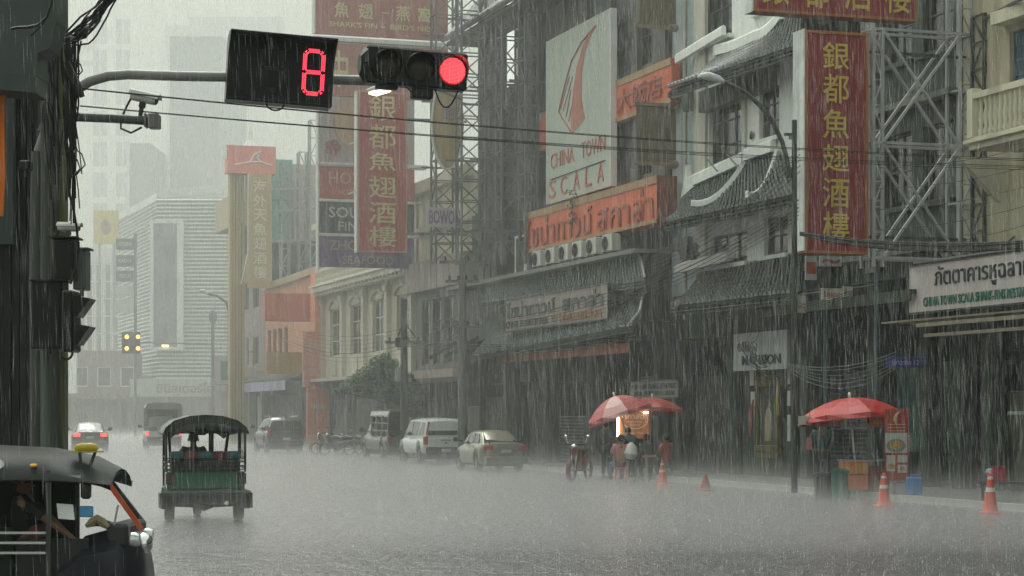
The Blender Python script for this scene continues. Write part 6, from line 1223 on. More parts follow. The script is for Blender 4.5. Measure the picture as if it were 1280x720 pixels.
# ================================================================ traffic signals and the pole at the left
led = emis('red_led', (1, .045, .08), 1.9); redlens = mat('red_lens', (.35,.01,.02), .3, emit=0, streak=0, var=0); redglow = emis('red_lens_glow', (1, .015, .03), .22)
def countdown():
    Y = 21; c = W(350, 89, Y); r = root('countdown_timer', 'black traffic countdown box showing a red LED number eight', 'traffic timer', c, 'W', own=True); r.rotation_euler = (0, R(3.2), R(12))
    s = Y/FPX; X0, X1 = -66*s, 66*s; H = 42*s
    part('casing', B().bev(X0, X1, -.10, .16, -H, H, .012), black, r)
    part('visor', B().add([(X0, -.10, H), (X1, -.10, H), (X1, -.34, H-.02), (X0, -.34, H-.02), (X0, -.10, H-.02), (X1, -.10, H-.02), (X1, -.34, H-.035), (X0, -.34, H-.035)], [(0,1,2,3), (7,6,5,4), (0,4,5,1), (1,5,6,2), (2,6,7,3), (3,7,4,0)]).add([(X1, -.10, H), (X1, -.34, H-.02), (X1, -.10, H-.22), (X1-.012, -.10, H), (X1-.012, -.34, H-.02), (X1-.012, -.10, H-.22)], [(0,1,2), (5,4,3), (0,3,4,1), (1,4,5,2), (2,5,3,0)]).add([(X0, -.10, H), (X0, -.34, H-.02), (X0, -.10, H-.22), (X0+.012, -.10, H), (X0+.012, -.34, H-.02), (X0+.012, -.10, H-.22)], [(0,1,2), (5,4,3), (0,3,4,1), (1,4,5,2), (2,5,3,0)]), black, r)
    part('face', B().box(X0+.03, X1-.03, -.108, -.101, -H+.03, H-.03), mat('matt_black_face', (.008,.009,.008), .6, streak=.1), r)
    def seg(b, x0, z0, x1, z1, rows=3, pitch=.0145):
        d = Vector((x1-x0, 0, z1-z0)); L = d.length; d /= L; nrm = Vector((-d.z, 0, d.x)); n = int(L/pitch)
        for k in range(rows):
            off = (k-(rows-1)/2)*.0145
            for i in range(n+1):
                t = (i+(.5 if k % 2 else 0))*pitch
                if t > L: continue
                p = Vector((x0, -.112, z0))+d*t+nrm*off; q = .0058
                b.add([p+Vector((q*math.cos(a), 0, q*math.sin(a))) for a in np.linspace(0, 2*PI, 7)[:-1]]+[p+Vector((0, -.004, 0))], [(j, (j+1) % 6, 6) for j in range(6)])
    zt, zm, zb = .215, .0, -.215; xl, xr = .235, .42; g = .035
    S7 = [(xl+g, zt, xr-g, zt), (xr, zt-g, xr, zm+g*.5), (xr, zm-g*.5, xr, zb+g), (xl+g, zb, xr-g, zb), (xl, zm-g*.5, xl, zb+g), (xl, zt-g, xl, zm+g*.5), (xl+g*.6, zm, xr-g*.6, zm), (xl+.01, zt-g+.01, xl+g-.01, zt-.01), (xr-g+.01, zt-.01, xr-.01, zt-g+.01), (xl+.01, zb+g-.01, xl+g-.01, zb+.01), (xr-.01, zb+g-.01, xr-g+.01, zb+.01)]
    for x in S7: b = B(); seg(b, *x); part('led_segment', b, led, r, kind='stuff')
    b = B()
    for x in S7[:7]: seg(b, x[0]-.42, x[1], x[2]-.42, x[3])
    part('unlit_digit', b, mat('unlit_led', (.03,.035,.03), .5), r, kind='stuff')
    part('cable_loop', B().tube([Vector((-.03+.09*math.cos(a), 0, -H+.01-.07*math.sin(a))) for a in np.linspace(0, PI, 9)], .009, 6), cable, r)
countdown()
def signal_head():
    Y = 21; c = W(523, 86, Y); r = root('traffic_light', 'black horizontal traffic light with its right-hand lamp glowing red', 'traffic light', c, 'W', own=True); r.rotation_euler = (0, R(2.4), R(16))
    part('casing', B().bev(-.545, .5, -.06, .12, -.19, .19, .02), black, r); part('end_cap', B().tube([(-.54, .04, 0), (-.57, .04, 0), (-.60, .04, 0)], [.19, .15, .10], 8), black, r)
    for i, x in enumerate((-.34, 0, .335)):
        lit = i == 2; M = Matrix.Translation((x, -.07, -.005)) @ Matrix.Rotation(PI/2, 4, 'X')
        part('bezel', B().lathe([(.150, -.02), (.158, .02), (.150, .03), (.142, .02)], 28, M), black, r, True)
        lens = part('lens', B().lathe([(.0, .035), (.07, .032), (.125, .018), (.142, .0)], 28, M), redglow if lit else mat('dark_lens', (.03,.025,.02), .25), r, True)
        if lit:
            b = B()
            for a in range(-9, 10):
                for q in range(-9, 10):
                    px_, pz_ = (a+.5*(q % 2))*.0155, q*.0135
                    if px_*px_+pz_*pz_ < .132**2:
                        p = Vector((x+px_, -.109+.4*(px_*px_+pz_*pz_)*2, pz_-.005)); b.add([p+Vector((.0052*math.cos(t), 0, .0052*math.sin(t))) for t in np.linspace(0, 2*PI, 7)[:-1]]+[p-Vector((0, .003, 0))], [(j, (j+1) % 6, 6) for j in range(6)])
            part('led_dots', b, emis('red_led_hot', (1, .10, .12), 1.6), lens, kind='stuff')
        b = B(); A = np.linspace(-.35, PI+.35, 20); V = []
        for rr in (.158, .150):
            for a in A:
                top = max(0, math.sin(a)); V += [(x+rr*math.cos(a), -.06, rr*math.sin(a)-.005), (x+rr*1.0*math.cos(a), -.12-.16*top, rr*math.sin(a)-.005-.02*top)]
        n = 20; F = [(2*i, 2*i+1, 2*i+3, 2*i+2) for i in range(n-1)]+[(40+2*i+2, 40+2*i+3, 40+2*i+1, 40+2*i) for i in range(n-1)]+[(2*i+1, 40+2*i+1, 40+2*i+3, 2*i+3) for i in range(n-1)]
        b.add(V, F); part('visor', b, mat('visor_black', (.03,.03,.03), .18, coat=.8, bump=0), r, True)
    part('bracket', B().bev(-.06, .16, -.03, .1, -.30, -.19, .02).bev(-.42, -.2, 0, .1, -.23, -.19, .01), black, r)
    for x0, x1, d in ((-.12, .16, .09), (.18, .42, .22)): part('cable_loop', B().tube([Vector((x0+(x1-x0)*t, 0, -.19-d*4*t*(1-t)*.8)) for t in np.linspace(0, 1, 12)], .008, 6), cable, r)
signal_head()
def mast():
    Y = 21.3; r = root('signal_mast', 'grey steel mast arm curving out from the dark pole to carry the signals', 'signal arm', W(62, 520, Y)-Vector((0, 0, 1.75)), 'W')
    part('upper_arm', B().tube([W(x, y, Y) for x, y in ((48, 190), (58, 160), (72, 136), (90, 116), (112, 102), (135, 95), (160, 93), (220, 95), (283, 96), (360, 98), (470, 101), (560, 104))], .052, 12), gsteel, r, True)
    part('lower_arm', B().tube([W(x, y, Y) for x, y in ((52, 165), (58, 150), (70, 145), (90, 146), (140, 148), (200, 152))], .047, 12), mat('dark_arm_paint', (.075,.08,.075), .35), r, True)
    part('end_clamp', B().bev(*[W(186,0,Y).x, W(200,0,Y).x, Y-.08, Y+.08, W(0,161,Y).z, W(0,143,Y).z], .01).bev(W(181,0,Y).x, W(184,0,Y).x, Y-.07, Y+.07, W(0,160,Y).z, W(0,142,Y).z, .01), mat('clamp_grey', (.16,.16,.15), .4, sc=8, var=.5), r)
    part('guy_rod', B().tube([W(420, 94, Y), W(436, 96, Y), W(457, 94, Y)], .008, 6), cable, r)
    part('upright', B().tube([W(48, 190, Y), W(46, 300, Y), Vector((W(46, 0, Y).x, Y, 0))], .075, 12), mat('dark_arm_paint', (.075,.08,.075), .35), r, True)
    def cctv(label, px, py, Y_, s, rz, tilt):
        q = root('security_camera', label, 'security camera', W(px, py, Y_), 'W', own=True); q.rotation_euler = (0, tilt, rz); q.scale = (s, s, s)
        part('housing', B().tube([(-.14, 0, 0), (-.12, 0, 0), (.10, 0, 0), (.14, 0, 0)], [.04, .055, .055, .05], 12), mat('camera_white', (.5,.49,.46), .35, streak=.3), q, True)
        b = B(); A = np.linspace(.15, PI-.15, 9); V = [(x, .068*math.cos(a), .066*math.sin(a)) for x in (-.15, .17) for a in A]; V += [(x, .062*math.cos(a), .060*math.sin(a)) for x in (-.15, .17) for a in A]
        b.add(V, [(i, i+1, i+10, i+9) for i in range(8)]+[(i+18, i+27, i+28, i+19) for i in range(8)]+[(i, i+18, i+19, i+1) for i in range(8)]+[(i+9, i+10, i+28, i+27) for i in range(8)]); part('sun_shield', b, MT['camera_white'], q, True)
        part('lens', B().tube([(.135, 0, 0), (.145, 0, 0)], .042, 14), dglass, q); part('bracket', B().bev(-.03, .03, -.03, .03, -.11, -.05, .01).bar((0, 0, -.1), (.01, 0, -.24), .035), dsteel, q)
        part('cable', B().tube([(-.13, 0, -.02), (-.16, 0, -.12), (-.19, 0, -.26), (-.17, 0, -.36), (-.05, 0, -.38), (.05, 0, -.3)], .012, 6), cable, q); return q
    cctv('white security camera on the lower mast arm against the pale sky', 180, 122, Y, 1., -.2, R(14)); cctv('dull small security camera clamped to the dark pole above a grey box', 86, 284, 20.2, .75, -.1, R(2))
mast()
def left_corner():
    Y = 20.6; wd = mat('dark_wet_wood', (.013,.016,.013), .4, sc=1.5, streak=.5, var=.5)
    r = root('street_corner_building', 'dark building edge of narrow upright boards filling the left border', 'building', (W(0,0,22).x, 22, 0), 'W')
    xs = [-120, -90, -64, -40, -22, -8, 4, 14, 24, 33, 41, 48]
    for a, c in zip(xs, xs[1:]): part('board', B().box(W(a,0,22).x+.006, W(c,0,22).x-.006, 22+random.uniform(-.03, .03), 22.3, 0, 8.2), wd, r)
    xa, xb = W(-120,0,22).x, W(47,0,22).x; part('inner_wall', B().prism([(xa, 22.35), (xb, 22.35), (xb-2.4, 27), (xa-2.4, 27)], 0, 8.1, 'z'), dark, r)
    part('grey_pilaster', B().box(W(-40,0,21.8).x, W(16,0,21.8).x, 21.8, 21.95, W(0,305,21.8).z, W(0,110,21.8).z), mat('grey_green_board', (.04,.05,.044), .45, sc=1, streak=.5), r)
    r = root('metal_canopy', 'grey green metal canopy box cropped by the top left corner', 'canopy', W(10, 118, 18), 'W'); Y2 = 18
    g = mat('grey_green_metal', (.05,.062,.055), .4, sc=.7, streak=.4)
    b = B(); pts = [(-60, -60), (70, -60), (71, 25), (62, 60), (47, 66), (46, 95), (-60, 86)]
    P = [(W(x, y, Y2).x, W(x, y, Y2).z) for x, y in pts]; b.prism(P, Y2, Y2+.4); part('panel', b, g, r)
    b = B(); pts = [(-60, 87), (46, 96), (46, 117), (-60, 108)]; b.prism([(W(x, y, Y2).x, W(x, y, Y2).z) for x, y in pts], Y2-.05, Y2+.45); part('valance', b, g, r)
    r = root('orange_banner', 'narrow orange banner at the left border under the metal canopy', 'banner', W(-5, 272, 18.3), 'W'); part('cloth', B().prism([(W(x, y, 18.3).x, W(x, y, 18.3).z) for x, y in ((-60, 108), (7, 112), (5, 160), (6, 220), (3, 270), (-60, 262))], 18.3, 18.33), mat('orange_banner_cloth', (.48,.12,.015), .5), r)
    # poles and conduits
    def pole(name, label, cat, x0, x1, y_top, Yp, m, round_=True):
        a = W(x0, 0, Yp).x; c = W(x1, 0, Yp).x; z = W(0, y_top, Yp).z; q = root(name, label, cat, ((a+c)/2, Yp, 0), 'W')
        part('shaft', B().tube([((a+c)/2, Yp, 0), ((a+c)/2, Yp, z/2), ((a+c)/2, Yp, z)], [(c-a)/2, (c-a)/2*.97, (c-a)/2*.9], 14) if round_ else B().bev(a, c, Yp-.1, Yp+.1, 0, z, .015), m, q, True); return q
    pole('utility_pole', 'olive brown square utility pole, rightmost of the uprights at the left border', 'pole', 69, 83, -40, 21.0, mat('olive_wood', (.075,.08,.035), .5, sc=2, streak=.5), False)
    pole('utility_pole', 'thick dark concrete pole wrapped in cables at the left border', 'pole', 50, 74, -60, 20.9, mat('dark_concrete', (.055,.06,.05), .45, sc=2, streak=.5))
    pole('drain_pipe', 'grey green pipe running down left of the olive pole', 'pipe', 52, 62, 380, 20.5, mat('pale_grey_pipe', (.08,.10,.09), .4, streak=.3))
    pole('conduit', 'thin dark conduit between grey pipe and olive pole', 'pipe', 63, 66.5, 200, 20.6, mat('thin_conduit', (.06,.07,.05), .4))
    # equipment boxes
    def bx(name, label, cat, x0, x1, y0, y1, Yb, d, m, lid=True):
        a = W(x0,0,Yb).x; c = W(x1,0,Yb).x; z0 = W(0,y1,Yb).z; z1 = W(0,y0,Yb).z; q = root(name, label, cat, ((a+c)/2, Yb, z0), 'W'); part('casing', B().bev(a, c, Yb, Yb+d, z0, z1, .012), m, q)
        if lid: part('lid', B().box(a-.02, c+.03, Yb-.03, Yb+d, z1+.002, z1+.02), m, q); part('door', B().bev(a+.02, c-.02, Yb-.012, Yb-.001, z0+.03, z1-.03, .004), m, q)
        part('cable_gland', B().tube([((a+c)/2, Yb+d/2, z0), ((a+c)/2, Yb+d/2, z0-.06)], .02, 8), dsteel, q); return q
    gb = mat('grey_green_box', (.085,.10,.09), .35, streak=.3)
    bx('junction_box', 'grey green equipment box with a lid, sticking out right of the cables', 'junction box', 91, 107, 312, 362, 20.3, .25, gb)
    bx('junction_box', 'tall black equipment box on the pole under the small camera', 'junction box', 66, 92, 298, 350, 20.1, .3, black)
    bx('junction_box', 'black equipment box low on the pole behind the sideways signal', 'junction box', 38, 78, 352, 436, 20.2, .3, black)
    bx('junction_box', 'small grey box high among the hanging cables', 'junction box', 24, 37, 200, 212, 20.4, .15, black, False)
    r = root('traffic_light', 'black traffic light seen from its side with two pointed visors', 'traffic light', W(85, 438, 20), 'W'); Yv = 20.0
    a = W(78,0,Yv).x; c = W(93,0,Yv).x; part('casing', B().bev(a, c, Yv-.05, Yv+.32, W(0,440,Yv).z, W(0,363,Yv).z, .02), black, r)
    for y0 in (370, 405):
        P = [(92, y0-1), (113, y0+3), (111, y0+6), (97, y0+26), (91, y0+26)]; part('visor', B().prism([(W(x, y, Yv).x, W(x, y, Yv).z) for x, y in P], Yv-.02, Yv+.28), black, r)
    part('cable_loop', B().tube([Vector((W(83,0,Yv).x+.06*math.cos(t), Yv, W(0,440,Yv).z-.07*math.sin(t))) for t in np.linspace(0, PI, 9)], .012, 6), cable, r)
    # braces and cable bundles at the top
    r = root('cable_brace', 'thick dark cross arm slanting down to the cable knot on the pole', 'brace', W(78, 50, 19.5), 'W'); part('arm', B().bar(W(8, -12, 19.5), W(76, 48, 19.5), .07, .07), mat('rusty_dark', (.05,.05,.045), .5), r)
    r = root('power_cable', 'two loose black cable ends crossing in front of the metal canopy', 'cable', W(40, 20, 16), 'W')
    part('strand', B().tube([W(x, y, 16) for x, y in ((66, -10), (64, 5), (58, 22), (48, 31), (35, 34), (22, 34.5), (14, 36))], .011, 6), cable, r); part('strand', B().tube([W(x, y, 16) for x, y in ((58, 22), (52, 32), (45, 39), (38, 45))], .009, 6), cable, r)
    for k in range(16):
        y0 = random.uniform(-6, 6); b = B(); p0 = W(80+random.uniform(-4, 4), 46+random.uniform(-4, 4), 19.8); p1 = W(140+random.uniform(-6, 10), -10+y0, 19.8-random.uniform(0, 1.5)); sg = random.uniform(.0, .22)
        b.tube([p0.lerp(p1, t)+Vector((random.uniform(-.01, .01), 0, -4*sg*t*(1-t)+random.uniform(-.02, .02))) for t in np.linspace(0, 1, 12)], random.uniform(.006, .016), 5)
        single('power_cable', b, cable, 'black cable in the bundle rising from the pole knot to the top edge', 'cable', group='cables rising from the pole knot')
    for k in range(46):
        x0 = 84+random.gauss(0, 7); x1 = 86+random.gauss(0, 6); y0 = random.uniform(40, 60); y1 = random.choice([random.uniform(120, 200), random.uniform(200, 300)]); Yk = 20.2+random.uniform(-.25, .15); n = 10; b = B(); wob = random.uniform(1, 4); ph = random.random()*6
        if k % 5 == 0: x0 -= 25; x1 -= 22
        b.tube([W(x0+(x1-x0)*t+wob*math.sin(ph+t*7)*(1-abs(2*t-1)*.3), y0+(y1-y0)*t, Yk) for t in np.linspace(0, 1, n)], random.choice([.006, .009, .013]), 5)
        single('power_cable', b, cable, 'black cable hanging down the pole in a tangled bunch', 'cable', group='tangled cables down the pole')
    for k in range(9):
        x0 = random.uniform(82, 95); y0 = random.uniform(60, 200); b = B(); s_ = random.uniform(6, 16)
        b.tube([W(x0, y0, 20), W(x0+s_*.7, y0+s_*.5, 20), W(x0+s_, y0+s_*1.4, 20), W(x0+s_*.3, y0+s_*2.2, 20), W(x0-2, y0+s_*2.4, 20)], .007, 5); single('power_cable', b, cable, 'stray looped cable end sticking out of the bunch on the pole', 'cable', group='stray loops on the pole')
    b = B(); b.tube([W(x, y, 19.9) for x, y in ((84, 78), (90, 92), (97, 108), (103, 121))], [.03, .035, .04, .025], 8); single('cable_joint', b, cable, 'thick black cable joint hanging diagonally before the mast arm', 'cable joint')
    b = B(); b.tube([W(x, y, 20) for x, y in ((86, 240), (92, 262), (96, 285), (98, 310), (94, 335), (88, 355))], .012, 6); single('power_cable', b, cable, 'black cable bowing out beside the grey green box', 'cable')
left_corner()
def wire(P, r, label, group=None, sag=0, m=cable, n=16, name='overhead_wire'):
    r *= .8; P = [Vector(p) for p in P]; Q = []
    if len(P) == 2: Q = [P[0].lerp(P[1], t)+Vector((0, 0, -4*sag*t*(1-t))) for t in np.linspace(0, 1, n+1)]
    else: Q = P
    return single(name, B().tube(Q, r, 5), m, label, 'wire', group=group)
ORD = ['highest', 'second highest', 'third highest', 'fourth highest', 'fifth highest', 'sixth highest', 'seventh highest', 'eighth highest', 'ninth highest']
def wires():
    for k in range(4):
        wire([W(100, 110+k*1.0+(k > 1)*20, 20.5), W(1420, 203+k*2.2+(k > 1)*3, 27+k)], .0055 if k < 3 else .004, ['upper black wire of the bundle crossing the whole street', 'second black wire of the bundle crossing the whole street', 'third black wire crossing the street just under the mast arm', 'thin lowest wire of the bundle crossing the whole street'][k], 'wires crossing the street', .12)
    wire([W(280, 148, 22), W(1400, 215, 29)], .005, 'very thin wire slanting under the main street crossing bundle', None, .1)
    # slack bundles strung along the fronts between poles
    gs = [('right of the lamp post by the lattice frame', (1000, 292, 42), (1330, 300, 36), .2, 9, 5), ('between the lamp post and the restaurant roofs', (640, 404, 66), (998, 262, 44), .5, 6, 18), ('between the concrete pole and the restaurant', (500, 428, 80), (800, 420, 62), .35, 6, 8), ('before the colonial house', (330, 405, 105), (505, 425, 82), .8, 7, 22), ('before the beige shop', (505, 425, 82), (577, 400, 74), .3, 5, 16), ('high by the white Chinese house', (806, 330, 60), (1000, 200, 44), .3, 5, 22)]
    for lab, a, c, sg, n, sp in gs:
        for k in range(n):
            dy = (k-(n-1)/2)*sp/n*1.6
            wire([W(a[0], a[1]+dy*.6, a[2]), W(c[0], c[1]+dy, c[2])], random.choice([.008, .012, .018]), ORD[k]+' of slack black wires '+lab, 'wires '+lab, sg*(.8+.05*k), n=14)
    for k in range(9):
        Y = 43.5; b = B(); cx, cy = 962+random.uniform(-8, 8), 438+random.uniform(-6, 6); rx, ry = random.uniform(18, 34), random.uniform(14, 30)
        b.tube([W(cx+rx*math.cos(a)+random.uniform(-2, 2), cy+ry*math.sin(a), Y) for a in np.linspace(random.uniform(1.5, 2.2), random.uniform(3.4, 4.2), 12)], .011, 5); single('coiled_wire', b, mat('pale_wire', (.10,.105,.10), .4, streak=0), 'looped spare wire coiled in front of the pale mansion sign', 'wire', group='coil of spare wire')
    for k in range(6):
        wire([W(985, 452+k*2.2+random.uniform(-3,3), 44), W(1120, 440+k*4, 41)], random.choice([.006,.009]), ORD[k]+' of the drooping pale wires over the right-hand umbrella', 'wires over the right-hand umbrella', .16+.05*k+random.uniform(-.02,.02), MT['pale_wire'], 14)
    for k in range(5): wire([W(1095, 210+k*26, 40), W(1300, 180+k*24, 37)], .008, ORD[k]+' of the thin wires passing before the scaffold cross braces', 'wires before the scaffold', .1)
    for k in range(3): wire([W(1000+4*k, 382+k*2, 43), W(1098, 352+k*2, 41)], .008, ORD[k]+' of the thin wires just above the two small white notices', 'wires by the small notices', .03)
    # poles
    def pole(px, Yp, y_top, wd, label, m, arms=()):
        c = W(px, 0, Yp); z = W(0, y_top, Yp).z; q = root('utility_pole', label, 'pole', (c.x, Yp, 0), 'W'); part('shaft', B().tube([(c.x, Yp, 0), (c.x, Yp, z)], [wd*.55, wd*.42], 10), m, q, True)
        for yy, l in arms:
            zz = W(0, yy, Yp).z; a = part('crossarm', B().box(c.x-l/2, c.x+l/2, Yp-.16, Yp-.06, zz-.05, zz+.05), m, q)
            for k in range(4): x = c.x-l/2+l*(k+.5)/4; part('insulator', B().lathe([(.03, 0), (.06, .03), (.03, .08), (.05, .12), (.02, .16)], 8, Matrix.Translation((x, Yp-.11, zz+.05))), dsteel, a)
        return q
    pc = mat('pole_concrete', (.13,.13,.12), .45, sc=2, streak=.5); kx = lambda Y: 20.4-.29*Y
    q = pole(578, 73, 322, .32, 'concrete utility pole left of the restaurant with crossarms', pc, ((328, 1.6), (352, 1.2), (408, 1.4)))
    part('transformer_box', B().bev(W(585,0,72.8).x, W(600,0,72.8).x, 72.6, 72.9, W(0,540,72.8).z, W(0,508,72.8).z, .02), greyc, q)
    q = pole(505, 82, 374, .3, 'dark utility pole before the colonial house with a knot of wires', mat('pole_dark', (.06,.06,.055), .5), ((428, 1.5),))
    part('stay_wire', B().bar(W(505, 402, 81.8), W(521, 424, 81.8), .05).bar(W(504, 402, 81.8), W(498, 420, 81.8), .04), dsteel, q); part('cylinder_box', B().tube([W(498, 459, 81.5), W(498, 477, 81.5)], .14, 10), greyc, q, True)
    part('joint_box', B().bev(W(494,0,81.5).x, W(506,0,81.5).x, 81.4, 81.7, W(0,434,81.5).z, W(0,422,81.5).z, .03), black, q)
    # curved street lamp at right
    Yl = 44; m = mat('lamp_post_grey', (.055,.06,.055), .4, .2, streak=.3); c = W(993, 0, Yl); q = root('street_lamp', 'tall street lamp whose curved arm reaches left over the tiled Chinese roof', 'street lamp', (c.x, Yl, 0), 'W')
    part('post', B().tube([(c.x, Yl, .12), (c.x, Yl, W(0,150,Yl).z)], [.07, .055], 10), m, q, True)
    part('arm', B().tube([W(x, y, Yl) for x, y in ((988, 222), (984, 200), (978, 178), (966, 152), (950, 132), (934, 117), (918, 108), (903, 101), (893, 97))], [.05, .05, .05, .05, .05, .045, .04, .04, .04], 8), m, q, True)
    part('lamp_head', B().tube([W(x, y, Yl) for x, y in ((906, 103), (897, 98), (886, 95), (877, 95), (872, 97))], [.035, .075, .085, .065, .02], 10), mat('lamp_head_grey', (.45,.47,.45), .35), q, True)
    part('bracket', B().bar(W(980, 168, Yl), W(994, 168, Yl), .06).bar(W(984, 212, Yl), W(994, 212, Yl), .05), m, q)
    # lit warm lamp behind the signal
    Yl = 74; q = root('street_lamp', 'street lamp head glowing warm yellow just under the red traffic light', 'street lamp', W(560, 520, Yl)-Vector((0,0,1.75)), 'W')
    part('arm', B().tube([W(x, y, Yl) for x, y in ((498, 104), (520, 106), (545, 112), (578, 124))], .045, 8), m, q, True)
    part('lamp_head', B().tube([W(x, y, Yl) for x, y in ((500, 104), (488, 107), (470, 111), (458, 113))], [.04, .12, .12, .04], 10), mat('lamp_head_grey', (.45,.47,.45), .35), q, True)
    part('lamp_glass', B().tube([W(x, y+2, Yl) for x, y in ((494, 106.5), (486, 110), (470, 114), (461, 114.5))], [.03, .10, .12, .04], 10), emis('warm_lamp', (1, .82, .42), 2.2), q, True)
    # far street lamp and signal
    Yl = 140; q = root('street_lamp', 'distant street lamp curving left before the slatted building', 'street lamp', W(286, 520, Yl)-Vector((0,0,1.75)), 'W')
    part('post', B().tube([(W(286,0,Yl).x, Yl, 0), W(286, 390, Yl), W(283, 378, Yl), W(272, 370, Yl), W(256, 366, Yl)], .08, 8), m, q, True); part('lamp_head', B().tube([W(260, 367, Yl), W(254, 364, Yl), W(249, 363, Yl)], [.08, .18, .05], 8), MT['lamp_head_grey'], q, True)
    Yl = 150; q = root('traffic_light', 'far traffic signal box with four amber lamps lit', 'traffic light', W(166, 520, Yl)-Vector((0,0,1.75)), 'W')
    part('mast', B().tube([(W(266,0,Yl).x, Yl, 0), W(266, 395, Yl)], .12, 8).ball(W(266, 396, Yl), (.3, .3, .5)).tube([W(266, 430, Yl), W(165, 428, Yl)], .05, 6), scaf, q)
    a, c2 = W(153,0,Yl), W(176,0,Yl); part('casing', B().bev(a.x, c2.x, Yl-.3, Yl-.1, W(0,442,Yl).z, W(0,415,Yl).z, .05), black, q)
    for x, y in ((158.5, 421), (172.5, 421), (158.5, 435.5), (172.5, 435.5)): part('lamp', B().ball(W(x, y, Yl-.32), (.15, .06, .15), 12, 8), emis('amber_lamp', (1, .36, .08), 2.6), q, True)
    part('cross_mark', B().bar(W(161, 425, Yl-.31), W(170, 432, Yl-.31), .05).bar(W(170, 425, Yl-.31), W(161, 432, Yl-.31), .05), dsteel, q)
wires()
# ================================================================ stalls, signs and small things along the kerb
def umbrella(label, px, py_top, Y, diam, drop, m, m2, tilt=(0, 0), n=8, ground=0):
    c = W(px, py_top, Y); r = root('umbrella', label, 'umbrella', (c.x, Y, c.z), 'W', own=True); r.rotation_euler = (tilt[0], tilt[1], .2)
    for k in range(n):
        a0, a1 = 2*PI*k/n, 2*PI*(k+1)/n; b = B(); q = 4; V = []
        for i in range(q+1):
            t = i/q; rr = diam/2*t; z = -drop*(t**1.9)
            for a in (a0, (a0+a1)/2, a1): kk = 1 if a in (a0, a1) else .975-.05*t; V.append((rr*kk*math.cos(a), rr*kk*math.sin(a), z-(0 if a in (a0, a1) else .02*t)))
        for i in (1,):
            t = 1.0; V += [(diam/2*math.cos(a)*.995, diam/2*math.sin(a)*.995, -drop-.12) for a in (a0, (a0+a1)/2, a1)]
        b.add(V, [(i*3+j, i*3+j+1, i*3+j+4, i*3+j+3) for i in range(q+1) for j in (0, 1)]); part('canopy_panel', b, m2 if (k in (3, 5) and m2) else m, r)
        part('rib', B().tube([(0, 0, -.03), (diam*.25*math.cos(a0), diam*.25*math.sin(a0), -drop*.28-.03), (diam/2*math.cos(a0), diam/2*math.sin(a0), -drop-.02)], .008, 5), steel, r)
    part('pole', B().tube([(0, 0, .08), (0, 0, -c.z+ground)], .022, 8), wpaint, r); part('finial', B().ball((0, 0, .06), (.035, .035, .06)), wpaint, r); return r
thin = lambda name, c: mat(name, c, .4, streak=.15, var=.1)
umbrella('pinkish red umbrella tilted over the left of the lit chestnut stall', 768, 495, 57, 1.85, .5, thin('pink_umbrella', (.40,.09,.09)), thin('pale_pink_umbrella', (.5,.27,.26)), (R(-6), R(-16)))
umbrella('dull dark red umbrella right of the lit chestnut stall', 815, 497, 58.5, 2.0, .32, thin('dull_red_umbrella', (.30,.05,.04)), None, (R(-3), R(3)))
umbrella('bright red umbrella over the orange food cart at the right', 1062, 497, 44.5, 2.32, .40, thin('bright_red_umbrella', (.40,.03,.03)), thin('rose_umbrella', (.45,.07,.07)), (R(-5), R(-3)))
